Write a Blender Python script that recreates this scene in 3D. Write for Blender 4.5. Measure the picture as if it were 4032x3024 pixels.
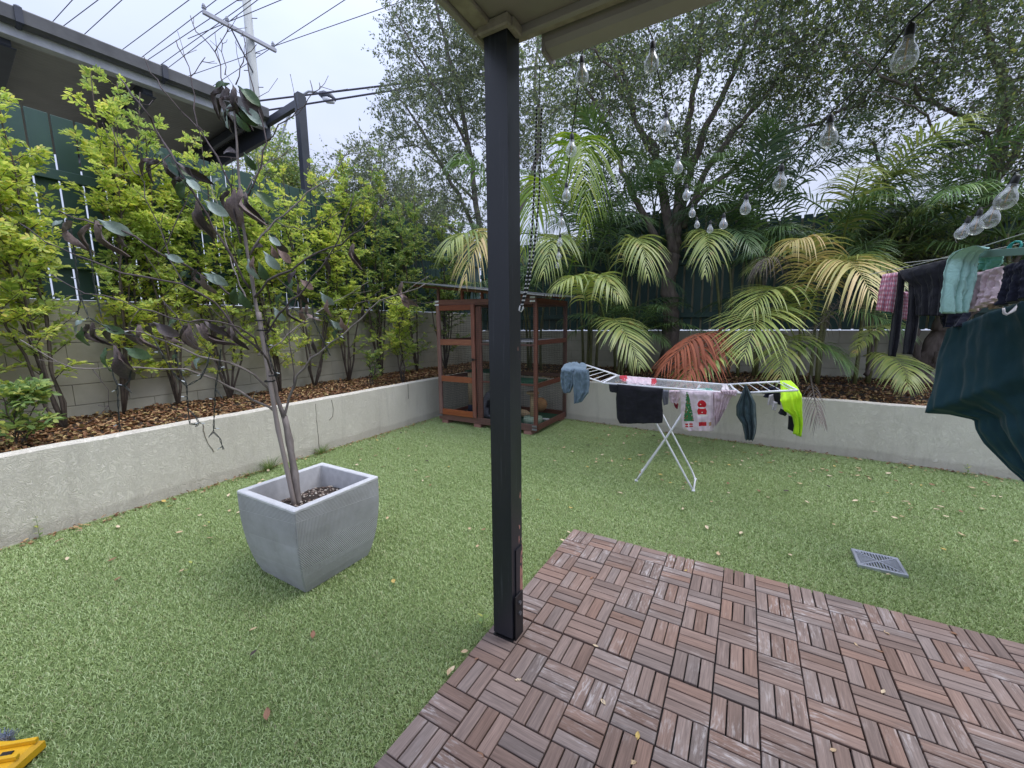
import bpy, bmesh, math, random
import numpy as np
from mathutils import Vector, Matrix
R = random.Random(7)
NR = np.random.RandomState(11)
SC = bpy.context.scene
for o in list(bpy.data.objects): bpy.data.objects.remove(o)
COL = SC.collection

# ------------------------------------------------------------------ camera
RC = np.array([[0.86729186, 0.49772279, -0.00876681],
               [0.06425853, -0.1294008, -0.9895081],
               [-0.49363516, 0.85762898, -0.1442112]])
CP = np.array([0.92281751, -2.41686253, 1.36831398])
F = 1593.93
cam = bpy.data.cameras.new('camera'); cam.sensor_width = 36.0; cam.lens = F/4032*36
cam.clip_start = 0.05; cam.clip_end = 400
cob = bpy.data.objects.new('camera', cam); COL.objects.link(cob)
M = Matrix(((RC[0][0], -RC[1][0], -RC[2][0], CP[0]), (RC[0][1], -RC[1][1], -RC[2][1], CP[1]),
            (RC[0][2], -RC[1][2], -RC[2][2], CP[2]), (0, 0, 0, 1)))
cob.matrix_world = M
SC.camera = cob

# survey helpers: where a sight line of the photograph meets a depth, a level or a vertical plane of the real place
def ray(x, y): return RC.T @ np.array([(x-2016)/F, (y-1512)/F, 1.0])
def at(x, y, d): return Vector(CP+ray(x, y)*d)
def lvl(x, y, z):
    r = ray(x, y); return Vector(CP+r*((z-CP[2])/r[2]))
def pln(x, y, Y):
    r = ray(x, y); return Vector(CP+r*((Y-CP[1])/r[1]))
def plx(x, y, X):
    r = ray(x, y); return Vector(CP+r*((X-CP[0])/r[0]))

# ------------------------------------------------------------------ world, sun, exposure
SUN_EL, SUN_AZ = math.radians(62), math.radians(60)   # azimuth measured clockwise from +Y
W = bpy.data.worlds.new('World'); SC.world = W; W.use_nodes = True
nt = W.node_tree; nt.nodes.clear()
def N(nt, t, **k):
    n = nt.nodes.new(t)
    for a, b in k.items(): setattr(n, a, b)
    return n
def L(nt, a, b): nt.links.new(a, b)
sky = N(nt, 'ShaderNodeTexSky', sky_type='NISHITA'); sky.sun_disc = False
sky.sun_elevation = SUN_EL; sky.sun_rotation = SUN_AZ; sky.dust_density = 3; sky.air_density = 1.0
bg1 = N(nt, 'ShaderNodeBackground'); bg1.inputs[1].default_value = 0.05
L(nt, sky.outputs[0], bg1.inputs[0])
tc = N(nt, 'ShaderNodeTexCoord'); mp = N(nt, 'ShaderNodeMapping'); mp.inputs['Scale'].default_value = (1, 1, 2.2)
L(nt, tc.outputs['Generated'], mp.inputs[0])
nz = N(nt, 'ShaderNodeTexNoise'); nz.inputs['Scale'].default_value = 1.7; nz.inputs['Detail'].default_value = 4
L(nt, mp.outputs[0], nz.inputs['Vector'])
cr = N(nt, 'ShaderNodeValToRGB'); cr.color_ramp.elements[0].position = 0.34; cr.color_ramp.elements[1].position = 0.68
cr.color_ramp.elements[0].color = (0.49, 0.565, 0.79, 1); cr.color_ramp.elements[1].color = (0.61, 0.665, 0.84, 1)
L(nt, nz.outputs[0], cr.inputs[0])
# overcast luminance rises toward the zenith (CIE overcast form)
sz = N(nt, 'ShaderNodeSeparateXYZ'); L(nt, tc.outputs['Generated'], sz.inputs[0])
m1 = N(nt, 'ShaderNodeMath', operation='MULTIPLY'); m1.use_clamp = True; L(nt, sz.outputs[2], m1.inputs[0]); m1.inputs[1].default_value = 1.0
m2 = N(nt, 'ShaderNodeMath', operation='MULTIPLY'); L(nt, m1.outputs[0], m2.inputs[0]); L(nt, m1.outputs[0], m2.inputs[1])
m3 = N(nt, 'ShaderNodeMath', operation='MULTIPLY_ADD'); L(nt, m2.outputs[0], m3.inputs[0]); m3.inputs[1].default_value = 1.5; m3.inputs[2].default_value = .82
bg2 = N(nt, 'ShaderNodeBackground'); L(nt, m3.outputs[0], bg2.inputs[1]); L(nt, cr.outputs[0], bg2.inputs[0])
mx = N(nt, 'ShaderNodeMixShader'); mx.inputs[0].default_value = 0.93
L(nt, bg1.outputs[0], mx.inputs[1]); L(nt, bg2.outputs[0], mx.inputs[2])
wo = N(nt, 'ShaderNodeOutputWorld'); L(nt, mx.outputs[0], wo.inputs[0])
sun = bpy.data.lights.new('sun', 'SUN'); sun.energy = 1.5; sun.angle = math.radians(40); sun.color = (1, 0.97, 0.93)
so = bpy.data.objects.new('sun', sun); COL.objects.link(so)
sd = Vector((math.cos(SUN_EL)*math.sin(SUN_AZ), math.cos(SUN_EL)*math.cos(SUN_AZ), math.sin(SUN_EL)))
so.rotation_euler = sd.to_track_quat('Z', 'Y').to_euler(); so.location = (4, -4, 12)
SC.view_settings.view_transform = 'Standard'; SC.view_settings.look = 'None'
SC.view_settings.exposure = 0.50; SC.view_settings.gamma = 1; SC.view_settings.use_curve_mapping = False
SC.render.engine = 'CYCLES'
SC.cycles.use_denoising = True; SC.cycles.max_bounces = 7; SC.cycles.diffuse_bounces = 4
SC.cycles.transparent_max_bounces = 12; SC.cycles.caustics_reflective = False; SC.cycles.caustics_refractive = False

# ------------------------------------------------------------------ materials
def newmat(name):
    m = bpy.data.materials.new(name); m.use_nodes = True; t = m.node_tree
    return m, t, t.nodes['Principled BSDF']
def noise(t, scale, detail=3, rough=0.5, vec=None, dist=0.0, sc=None, coord='Object'):
    n = N(t, 'ShaderNodeTexNoise'); n.inputs['Scale'].default_value = scale; n.inputs['Detail'].default_value = detail
    n.inputs['Roughness'].default_value = rough; n.inputs['Distortion'].default_value = dist
    if vec is None:
        c = N(t, 'ShaderNodeTexCoord'); vec = c.outputs[coord]
    if sc:
        mpp = N(t, 'ShaderNodeMapping'); mpp.inputs['Scale'].default_value = sc; L(t, vec, mpp.inputs[0]); vec = mpp.outputs[0]
    L(t, vec, n.inputs['Vector']); return n.outputs[0]
def ramp(t, src, stops, interp='LINEAR'):
    r = N(t, 'ShaderNodeValToRGB'); e = r.color_ramp.elements; r.color_ramp.interpolation = interp
    while len(e) < len(stops): e.new(0.5)
    for i, (p, c) in enumerate(stops):
        e[i].position = p; e[i].color = (*c, 1) if len(c) == 3 else c
    L(t, src, r.inputs[0]); return r.outputs[0]
def mixc(t, fac, a, b, mode='MIX'):
    m = N(t, 'ShaderNodeMix', data_type='RGBA', blend_type=mode)
    for s, v in ((0, fac), (6, a), (7, b)):
        if isinstance(v, (int, float)): m.inputs[s].default_value = v
        elif isinstance(v, tuple): m.inputs[s].default_value = (*v, 1)
        else: L(t, v, m.inputs[s])
    return m.outputs[2]
def bump(t, h, strength=0.3, dist=0.01, prev=None):
    b = N(t, 'ShaderNodeBump'); b.inputs['Strength'].default_value = strength; b.inputs['Distance'].default_value = dist
    L(t, h, b.inputs['Height'])
    if prev: L(t, prev, b.inputs['Normal'])
    return b.outputs[0]
def worldco(t):
    return N(t, 'ShaderNodeNewGeometry').outputs['Position']
def mat(name, c1, c2=None, rough=0.6, ns=8, sc=None, bs=0.0, bscale=60, bdist=0.004, metal=0.0, world=False, spec=0.5, lo=.3, hi=.7):
    m, t, p = newmat(name)
    p.inputs['Roughness'].default_value = rough; p.inputs['Metallic'].default_value = metal
    p.inputs['Specular IOR Level'].default_value = spec
    vec = worldco(t) if world else None
    c2 = c2 or tuple(x*.8 for x in c1)
    n = noise(t, ns, 5, .6, vec, sc=sc)
    L(t, ramp(t, n, [(lo, c1), (hi, c2)]), p.inputs['Base Color'])
    if bs:
        L(t, bump(t, noise(t, bscale, 4, .6, vec, sc=sc), bs, bdist), p.inputs['Normal'])
    return m
def leafmat(name, stops, trans=0.35, rough=0.45, big=None, ns=1.2, back=None):
    m = bpy.data.materials.new(name); m.use_nodes = True; t = m.node_tree; t.nodes.clear()
    g = N(t, 'ShaderNodeNewGeometry')
    c = ramp(t, g.outputs['Random Per Island'], stops)
    if big:
        n = noise(t, ns, 2, .5, g.outputs['Position'])
        c = mixc(t, ramp(t, n, [(.45, (0, 0, 0)), (.65, (1, 1, 1))]), c, mixc(t, .6, c, big))
    if back:
        oi_ = N(t, 'ShaderNodeObjectInfo'); hv = N(t, 'ShaderNodeHueSaturation'); mr = N(t, 'ShaderNodeMapRange'); mr.inputs[3].default_value = back[0]; mr.inputs[4].default_value = back[1]
        L(t, oi_.outputs['Random'], mr.inputs[0]); L(t, mr.outputs[0], hv.inputs['Value']); L(t, c, hv.inputs['Color']); c = hv.outputs[0]
        n_ = noise(t, 9, 3, .6, g.outputs['Position']); c = mixc(t, ramp(t, n_, [(.60, (0, 0, 0)), (.74, (.8, .8, .8))]), c, back[2])
    pr = N(t, 'ShaderNodeBsdfPrincipled'); pr.inputs['Roughness'].default_value = rough
    pr.inputs['Specular IOR Level'].default_value = 0.35
    L(t, c, pr.inputs['Base Color'])
    tr = N(t, 'ShaderNodeBsdfTranslucent'); L(t, mixc(t, 1.0, c, (1.1, 1.12, .85), 'MULTIPLY'), tr.inputs[0])
    ms = N(t, 'ShaderNodeMixShader'); ms.inputs[0].default_value = trans
    L(t, pr.outputs[0], ms.inputs[1]); L(t, tr.outputs[0], ms.inputs[2])
    o = N(t, 'ShaderNodeOutputMaterial'); L(t, ms.outputs[0], o.inputs[0]); return m

def render_mat(name, base, stain):
    m, t, p = newmat(name); p.inputs['Roughness'].default_value = .85
    w = worldco(t)
    d = noise(t, 4.5, 2, .5, w)
    wv = N(t, 'ShaderNodeVectorMath', operation='SCALE'); wv.inputs['Scale'].default_value = .55
    cc = N(t, 'ShaderNodeTexNoise'); cc.inputs['Scale'].default_value = 5.0; L(t, w, cc.inputs['Vector'])
    L(t, cc.outputs['Color'], wv.inputs[0])
    ad = N(t, 'ShaderNodeVectorMath', operation='ADD'); L(t, w, ad.inputs[0]); L(t, wv.outputs[0], ad.inputs[1])
    wave = noise(t, 17, 2.0, .55, ad.outputs[0], dist=2.2)
    ridge = ramp(t, wave, [(.40, (0, 0, 0)), (.475, (1, 1, 1)), (.50, (.15, .15, .15)), (.56, (.8, .8, .8)), (.6, (.1, .1, .1))])
    fine = noise(t, 140, 3, .6, w)
    n1 = bump(t, ridge, .55, .006); n2 = bump(t, fine, .18, .002, n1)
    L(t, n2, p.inputs['Normal'])
    n = noise(t, 1.6, 5, .65, w, sc=(1, 1, .5))
    c = ramp(t, n, [(.35, base), (.72, stain)])
    st = noise(t, 9, 4, .7, w, sc=(1, 1, .12))
    c = mixc(t, ramp(t, st, [(.55, (0, 0, 0)), (.8, (.5, .5, .5))]), c, tuple(x*.62 for x in stain))
    # grime along the foot of the wall
    sp = N(t, 'ShaderNodeSeparateXYZ'); L(t, w, sp.inputs[0])
    hh = N(t, 'ShaderNodeMath', operation='MULTIPLY_ADD'); L(t, n, hh.inputs[0]); hh.inputs[1].default_value = -.10
    L(t, sp.outputs[2], hh.inputs[2])
    c = mixc(t, ramp(t, hh.outputs[0], [(-.06+.0, (0, 0, 0)), (.06, (0, 0, 0))]), c, c)
    g = ramp(t, hh.outputs[0], [(0.0, (.22, .22, .22)), (.03, (0, 0, 0))])
    c = mixc(t, g, c, (.16, .13, .09))
    c = mixc(t, mixc(t, .18, (0, 0, 0), ridge), c, tuple(x*.86 for x in base))
    L(t, c, p.inputs['Base Color']); return m

def wood_mat(name, a, b, chalk=0.0, rnd=True, grain=(4, 60, 60), rough=.7):
    # object coordinates: grain runs along local X
    m, t, p = newmat(name); p.inputs['Roughness'].default_value = rough
    c = N(t, 'ShaderNodeTexCoord'); vec = c.outputs['Object']
    oi = N(t, 'ShaderNodeObjectInfo')
    off = N(t, 'ShaderNodeVectorMath', operation='SCALE'); off.inputs['Scale'].default_value = 37.0
    cmb = N(t, 'ShaderNodeCombineXYZ')
    for i in range(3): L(t, oi.outputs['Random'], cmb.inputs[i])
    L(t, cmb.outputs[0], off.inputs[0])
    ad = N(t, 'ShaderNodeVectorMath', operation='ADD'); L(t, vec, ad.inputs[0]); L(t, off.outputs[0], ad.inputs[1])
    g1 = noise(t, 1.0, 5, .65, ad.outputs[0], dist=.8, sc=grain)
    g2 = noise(t, 1.0, 3, .5, ad.outputs[0], sc=(grain[0]*3, grain[1]*5, grain[2]*5))
    col = ramp(t, g1, [(.3, a), (.52, tuple((x+y)/2 for x, y in zip(a, b))), (.72, b)])
    col = mixc(t, ramp(t, g2, [(.35, (0, 0, 0)), (.75, (.55, .55, .55))]), col, tuple(x*.55 for x in b))
    if rnd:
        hs = N(t, 'ShaderNodeHueSaturation')
        v = N(t, 'ShaderNodeMapRange'); v.inputs[3].default_value = .80; v.inputs[4].default_value = 1.16
        L(t, oi.outputs['Random'], v.inputs[0]); L(t, v.outputs[0], hs.inputs['Value'])
        s = N(t, 'ShaderNodeMath', operation='FRACT'); s2 = N(t, 'ShaderNodeMath', operation='MULTIPLY'); s2.inputs[1].default_value = 13.7
        L(t, oi.outputs['Random'], s2.inputs[0]); L(t, s2.outputs[0], s.inputs[0])
        v2 = N(t, 'ShaderNodeMapRange'); v2.inputs[3].default_value = .62; v2.inputs[4].default_value = 1.1
        L(t, s.outputs[0], v2.inputs[0]); L(t, v2.outputs[0], hs.inputs['Saturation'])
        L(t, col, hs.inputs['Color']); col = hs.outputs[0]
    if chalk:
        w = worldco(t)
        n1 = noise(t, 2.3, 3, .6, w); n2 = noise(t, 1.0, 4, .7, ad.outputs[0], sc=(18, 90, 90))
        mu = N(t, 'ShaderNodeMath', operation='MULTIPLY')
        L(t, ramp(t, n1, [(.52, (0, 0, 0)), (.66, (1, 1, 1))]), mu.inputs[0]); L(t, ramp(t, n2, [(.5, (0, 0, 0)), (.68, (1, 1, 1))]), mu.inputs[1])
        sc_ = N(t, 'ShaderNodeMath', operation='MULTIPLY'); sc_.inputs[1].default_value = chalk; L(t, mu.outputs[0], sc_.inputs[0])
        col = mixc(t, sc_.outputs[0], col, (.62, .57, .55))
    L(t, col, p.inputs['Base Color']); L(t, bump(t, g1, .35, .002), p.inputs['Normal']); return m

MT = {}
MT['render'] = render_mat('rendered_wall', (.76, .71, .61), (.64, .59, .50))
MT['blockL'] = mat('cream_block', (.50, .475, .38), (.36, .34, .26), .85, 3, bs=.3, bscale=120, world=True)
MT['mortar'] = mat('mortar', (.30, .285, .23), None, .9, world=True)
MT['soil'] = mat('soil', (.055, .038, .028), (.025, .018, .014), .95, 30, bs=.8, bscale=50, bdist=.02, world=True)
MT['turfbase'] = mat('turf_backing', (.16, .22, .07), (.12, .17, .055), .9, 40, world=True)
MT['ground'] = mat('ground_soil', (.10, .09, .07), (.06, .07, .04), .95, 1.2, world=True)
MT['teal'] = mat('teal_fence_paint', (.038, .090, .080), (.025, .062, .058), .6, 3, world=True, sc=(1, 1, .3))
MT['tealrail'] = mat('teal_rail_paint', (.05, .11, .095), (.03, .07, .065), .55, 3, world=True)
MT['cream'] = mat('cream_batten', (.38, .34, .24), (.24, .21, .14), .7, 6, world=True)
MT['slat'] = wood_mat('deck_wood', (.345, .228, .180), (.190, .122, .096), chalk=.85)
MT['black_plastic'] = mat('black_plastic', (.012, .011, .013), None, .55)
MT['redwood'] = wood_mat('red_stained_timber', (.27, .085, .045), (.14, .04, .024), rnd=True, rough=.5)
MT['orangewood'] = wood_mat('orange_stained_timber', (.38, .14, .065), (.24, .075, .04), rnd=True, rough=.5)
MT['galv'] = mat('galvanised_iron', (.30, .31, .34), (.16, .165, .18), .35, 4, metal=.6, world=True)
MT['wire'] = mat('black_wire', (.012, .012, .012), None, .5)
MT['white_enamel'] = mat('white_enamel', (.80, .80, .82), (.72, .72, .74), .3)
MT['bark'] = mat('rough_bark', (.24, .195, .17), (.085, .066, .056), .9, 14, sc=(1, 1, .3), bs=.9, bscale=18, bdist=.02)
MT['barkpale'] = mat('pale_bark', (.26, .23, .21), (.12, .10, .09), .85, 9, sc=(1, 1, .4), bs=.5, bscale=30, bdist=.01)
MT['barkgrey'] = mat('grey_branch_bark', (.30, .26, .235), (.13, .105, .098), .8, 25, sc=(1, 1, .3), bs=.5, bscale=70, bdist=.004)
MT['twig'] = mat('dark_twig', (.13, .10, .10), (.06, .046, .048), .8, 20, bs=.4, bscale=90)
MT['stem'] = mat('shrub_stem', (.12, .095, .075), (.05, .038, .03), .85, 20, bs=.4, bscale=60)
MT['cane'] = mat('palm_cane', (.17, .18, .06), (.08, .075, .03), .5, 12)
MT['charcoal'] = None

# post paint: charcoal with chips of pink primer low down
def post_mat():
    m, t, p = newmat('charcoal_post_paint'); p.inputs['Roughness'].default_value = .38
    w = worldco(t); n = noise(t, 7, 5, .7, w, sc=(1, 1, .35)); n2 = noise(t, 30, 3, .6, w)
    sp = N(t, 'ShaderNodeSeparateXYZ'); L(t, w, sp.inputs[0])
    base = ramp(t, n, [(.3, (.013, .015, .021)), (.7, (.022, .024, .032))])
    # chips: foot of the post, and a run up its right edge
    foot = ramp(t, sp.outputs[2], [(.0, (.30, .30, .30)), (.085, (0, 0, 0))])
    a = N(t, 'ShaderNodeMath', operation='ADD'); L(t, n2, a.inputs[0]); L(t, foot, a.inputs[1])
    m1 = ramp(t, a.outputs[0], [(.80, (0, 0, 0)), (.82, (1, 1, 1))])
    # the arris chips
    ex = N(t, 'ShaderNodeMath', operation='GREATER_THAN'); L(t, sp.outputs[1], ex.inputs[0]); ex.inputs[1].default_value = -.993
    zz = N(t, 'ShaderNodeMapRange'); L(t, sp.outputs[2], zz.inputs[0]); zz.inputs[1].default_value = .75; zz.inputs[2].default_value = .35
    zz.inputs[3].default_value = 0; zz.inputs[4].default_value = 1
    n3 = noise(t, 17, 4, .65, w, sc=(1, 1, .3)); b = N(t, 'ShaderNodeMath', operation='MULTIPLY_ADD'); L(t, zz.outputs[0], b.inputs[0]); b.inputs[1].default_value = .18; L(t, n3, b.inputs[2])
    m2 = ramp(t, b.outputs[0], [(.63, (0, 0, 0)), (.645, (1, 1, 1))])
    c2 = N(t, 'ShaderNodeMath', operation='MULTIPLY'); L(t, m2, c2.inputs[0]); L(t, ex.outputs[0], c2.inputs[1])
    c = mixc(t, m1, base, (.30, .15, .09)); c = mixc(t, c2.outputs[0], c, (.42, .20, .16))
    sx = noise(t, 22, 4, .7, w, sc=(3, 3, .12)); c = mixc(t, ramp(t, sx, [(.60, (0, 0, 0)), (.8, (.35, .35, .35))]), c, (.15, .16, .19))
    L(t, c, p.inputs['Base Color']); L(t, bump(t, n2, .12, .002), p.inputs['Normal']); return m
MT['charcoal'] = post_mat()

# ------------------------------------------------------------------ object helpers
def link(o, parent=None):
    COL.objects.link(o)
    if parent: o.parent = parent
    return o
def thing(name, label, cat, loc=(0, 0, 0), rz=0, group=None):
    o = bpy.data.objects.new(name, None); o.empty_display_size = .1; COL.objects.link(o); o.location = loc; o.rotation_euler = (0, 0, rz)
    return tag(o, label, cat, group)
def tag(o, label=None, cat=None, group=None, kind=None):
    if label: o['label'] = label
    if cat: o['category'] = cat
    if group: o['group'] = group
    if kind: o['kind'] = kind
    return o
class MB:
    def __init__(s): s.v = []; s.f = []; s.mi = []
    def add(s, vs, fs, mi=0):
        b = len(s.v); s.v += [tuple(v) for v in vs]; s.f += [tuple(b+i for i in f) for f in fs]; s.mi += [mi]*len(fs)
    def box(s, lo, hi, mi=0, mtx=None, bev=0):
        (a, b, c), (d, e, f) = lo, hi
        if bev:
            x = min(bev, (d-a)/2.01, (e-b)/2.01, (f-c)/2.01)
            vs = []
            # bevelled box: two inset rings and four side rings
            def ring(i, z): return [(a+i, b+i, z), (d-i, b+i, z), (d-i, e-i, z), (a+i, e-i, z)]
            vs = ring(x, c)+ring(0, c+x)+ring(0, f-x)+ring(x, f)
            fs = [(3, 2, 1, 0), (12, 13, 14, 15)]
            for k in range(3):
                for j in range(4):
                    fs.append((4*k+j, 4*k+(j+1) % 4, 4*k+4+(j+1) % 4, 4*k+4+j))
        else:
            vs = [(a, b, c), (d, b, c), (d, e, c), (a, e, c), (a, b, f), (d, b, f), (d, e, f), (a, e, f)]
            fs = [(3, 2, 1, 0), (4, 5, 6, 7), (0, 1, 5, 4), (1, 2, 6, 5), (2, 3, 7, 6), (3, 0, 4, 7)]
        if mtx is not None: vs = [tuple(mtx @ Vector(v)) for v in vs]
        s.add(vs, fs, mi); return s
    def bar(s, p, q, w, h=None, mi=0, up=(0, 0, 1)):
        h = h or w; p = Vector(p); q = Vector(q); d = q-p; ln = d.length; d.normalize()
        u = Vector(up)
        if abs(d.dot(u)) > .98: u = Vector((0, 1, 0))
        sd = d.cross(u).normalized(); u = sd.cross(d).normalized()
        m = Matrix((( d.x, sd.x, u.x, p.x), (d.y, sd.y, u.y, p.y), (d.z, sd.z, u.z, p.z), (0, 0, 0, 1)))
        return s.box((0, -w/2, -h/2), (ln, w/2, h/2), mi, m, bev=min(w, h)*.08)
    def tube(s, pts, rad, sides=6, mi=0, cap=True):
        pts = [Vector(p) for p in pts]; n = len(pts)
        if not hasattr(rad, '__len__'): rad = [rad]*n
        ref = None; rings = []
        for i in range(n):
            t = (pts[min(i+1, n-1)]-pts[max(i-1, 0)])
            if t.length < 1e-9: t = Vector((0, 0, 1))
            t.normalize()
            if ref is None:
                ref = t.orthogonal().normalized()
            ref = (ref-t*ref.dot(t)); ref = ref.normalized() if ref.length > 1e-6 else t.orthogonal().normalized()
            bn = t.cross(ref)
            rings.append([pts[i]+(ref*math.cos(2*math.pi*k/sides)+bn*math.sin(2*math.pi*k/sides))*rad[i] for k in range(sides)])
        vs = [v for r in rings for v in r]; fs = []
        for i in range(n-1):
            for k in range(sides):
                a = i*sides+k; b = i*sides+(k+1) % sides
                fs.append((a, b, b+sides, a+sides))
        if cap:
            fs.append(tuple(range(sides-1, -1, -1))); fs.append(tuple(range((n-1)*sides, n*sides)))
        s.add(vs, fs, mi); return s
    def lathe(s, prof, seg=20, mi=0, c=(0, 0, 0), mtx=None):
        vs = []; fs = []; n = len(prof)
        for r, z in prof:
            for k in range(seg):
                a = 2*math.pi*k/seg; v = Vector((c[0]+r*math.cos(a), c[1]+r*math.sin(a), c[2]+z))
                vs.append(tuple(mtx @ v) if mtx is not None else tuple(v))
        for i in range(n-1):
            for k in range(seg):
                a = i*seg+k; b = i*seg+(k+1) % seg; fs.append((a, b, b+seg, a+seg))
        s.add(vs, fs, mi); return s
    def mesh(s, name, mats, smooth=False):
        me = bpy.data.meshes.new(name); me.from_pydata(s.v, [], s.f)
        if not isinstance(mats, (list, tuple)): mats = [mats]
        for m in mats: me.materials.append(m)
        if len(mats) > 1: me.polygons.foreach_set('material_index', s.mi)
        if smooth: me.polygons.foreach_set('use_smooth', [True]*len(s.f))
        me.update(); return me
    def build(s, name, mats, parent=None, smooth=False):
        return link(bpy.data.objects.new(name, s.mesh(name, mats, smooth)), parent)
def inst(name, me, parent=None, loc=(0, 0, 0), rot=(0, 0, 0), sc=1):
    o = bpy.data.objects.new(name, me); link(o, parent); o.location = loc; o.rotation_euler = rot
    o.scale = (sc, sc, sc) if not hasattr(sc, '__len__') else sc
    return o
def boxobj(name, lo, hi, m, parent=None, bev=.003):
    # mesh centred on itself with the long side on local X when asked through rotation elsewhere
    b = MB(); b.box(lo, hi, bev=bev); return b.build(name, m, parent)
def timber(name, p, q, w, h, m, parent, up=(0, 0, 1)):
    # a timber with its grain on local X
    p = Vector(p); q = Vector(q); d = q-p; ln = d.length; d.normalize(); u = Vector(up)
    if abs(d.dot(u)) > .98: u = Vector((0, 1, 0))
    sd = d.cross(u).normalized(); u = sd.cross(d).normalized()
    b = MB(); b.box((0, -w/2, -h/2), (ln, w/2, h/2), bev=.0025); o = b.build(name, m, parent)
    o.matrix_local = Matrix(((d.x, sd.x, u.x, p.x), (d.y, sd.y, u.y, p.y), (d.z, sd.z, u.z, p.z), (0, 0, 0, 1)))
    return o
def fastmesh(name, V, Fq, m, smooth=False):
    # V (n,3), Fq (k,c) all the same corner count
    V = np.asarray(V, dtype=np.float32); Fq = np.asarray(Fq, dtype=np.int32); c = Fq.shape[1]
    me = bpy.data.meshes.new(name); me.vertices.add(len(V)); me.vertices.foreach_set('co', V.ravel())
    me.loops.add(Fq.size); me.loops.foreach_set('vertex_index', Fq.ravel())
    me.polygons.add(len(Fq)); me.polygons.foreach_set('loop_start', np.arange(0, Fq.size, c, dtype=np.int32))
    me.polygons.foreach_set('loop_total', np.full(len(Fq), c, dtype=np.int32))
    if smooth: me.polygons.foreach_set('use_smooth', np.ones(len(Fq), dtype=bool))
    me.materials.append(m); me.update(calc_edges=True); me.validate(); return me
def unit(a): return a/(np.linalg.norm(a, axis=-1, keepdims=True)+1e-9)
def scatter(T, TF, P, D, S, rs, upb=0.6):
    """copies of template T (k,3; length on +X, face on +Z) at P, along D, size S"""
    n = len(P); D = unit(np.asarray(D, float)); up = rs.normal(size=(n, 3))*(1-upb)+np.array([0, 0, 1.0])*upb
    Y = unit(np.cross(up, D)); Z = np.cross(D, Y)
    Mx = np.stack([D, Y, Z], 2)  # columns
    V = np.einsum('nij,kj->nki', Mx, T)*np.asarray(S).reshape(n, 1, 1)+np.asarray(P)[:, None, :]
    k = len(T); Fx = (np.asarray(TF)[None]+np.arange(n)[:, None, None]*k).reshape(-1, np.asarray(TF).shape[1])
    return V.reshape(-1, 3), Fx
LEAF4 = np.array([[0, 0, 0], [.45, .26, .06], [1, 0, -.05], [.45, -.26, .06]]); LEAF4F = np.array([[0, 3, 2, 1]])
LEAF6 = np.array([[0, 0, 0], [.3, .22, .05], [.7, .2, .03], [1, 0, -.08], [.7, -.2, .03], [.3, -.22, .05]])
LEAF6F = np.array([[0, 5, 4, 3], [0, 3, 2, 1]])
def sprig(n, l=.3, w=1.0):
    """a short twig of n leaflets, unit length"""
    V = []; Fz = []
    rs = np.random.RandomState(n)
    for i in range(n):
        t = .15+.85*(i/(n-1)) if n > 1 else .5
        side = (i % 2)*2-1 if i < n-1 else 0
        a = side*(.95+.2*rs.rand()); b = rs.uniform(-.35, .35)
        Rz = np.array([[math.cos(a), -math.sin(a), 0], [math.sin(a), math.cos(a), 0], [0, 0, 1]])
        Ry = np.array([[math.cos(b), 0, math.sin(b)], [0, 1, 0], [-math.sin(b), 0, math.cos(b)]])
        Rx0 = rs.uniform(-.5, .5); Rx = np.array([[1, 0, 0], [0, math.cos(Rx0), -math.sin(Rx0)], [0, math.sin(Rx0), math.cos(Rx0)]])
        v = (LEAF6*np.array([l*1.25, l*w, l])) @ (Rz @ Ry @ Rx).T + np.array([t*.8, 0, -.12*t*t])
        Fz.append(LEAF6F+len(V)*6); V.append(v)
    return np.concatenate(V), np.concatenate(Fz)

# ==================================================================== THE SETTING
TZ = -.025                                   # level of the turf backing
# retaining wall lines (inner faces)
LW = -3.13
def BW(x): return 3.235-.078*(x+3.13)       # back retaining wall face runs very slightly off square
b = MB(); b.add([(-60, -40, -.30), (60, -40, -.30), (60, 80, -.30), (-60, 80, -.30)], [(0, 1, 2, 3)])
tag(b.build('ground', MT['ground']), kind='structure')
b = MB(); b.box((-3.6, -5.2, -.28), (5.2, 3.6, TZ)); tb = tag(b.build('turf_backing', MT['turfbase']), kind='structure')

# artificial turf: blades
def turf_material():
    m = bpy.data.materials.new('artificial_turf'); m.use_nodes = True; t = m.node_tree; p = t.nodes['Principled BSDF']
    g = N(t, 'ShaderNodeNewGeometry')
    c = ramp(t, g.outputs['Random Per Island'], [(0, (.195, .275, .09)), (.3, (.33, .435, .155)), (.6, (.46, .575, .23)), (.86, (.61, .74, .40)), (.95, (.52, .48, .28)), (1, (.35, .30, .17))])
    n = noise(t, .9, 4, .6, g.outputs['Position'], sc=(1, .6, 1))
    c = mixc(t, ramp(t, n, [(.35, (.0, .0, .0)), (.7, (.45, .45, .45))]), c, (.28, .37, .12))
    L(t, c, p.inputs['Base Color']); p.inputs['Roughness'].default_value = .42; p.inputs['Specular IOR Level'].default_value = .5
    return m
MT['turf'] = turf_material()
PS = .30
rs = np.random.RandomState(3)
nb = 3000
bx = rs.uniform(-PS/2, PS/2, nb); by = rs.uniform(-PS/2, PS/2, nb); az = rs.uniform(0, 2*math.pi, nb)
ht = rs.uniform(.007, .014, nb); ln = rs.uniform(.004, .011, nb); az2 = az+rs.uniform(-1.6, 1.6, nb)
w = rs.uniform(.0008, .0014, nb)
dx = np.cos(az); dy = np.sin(az); sx = -dy*w; sy = dx*w
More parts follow.
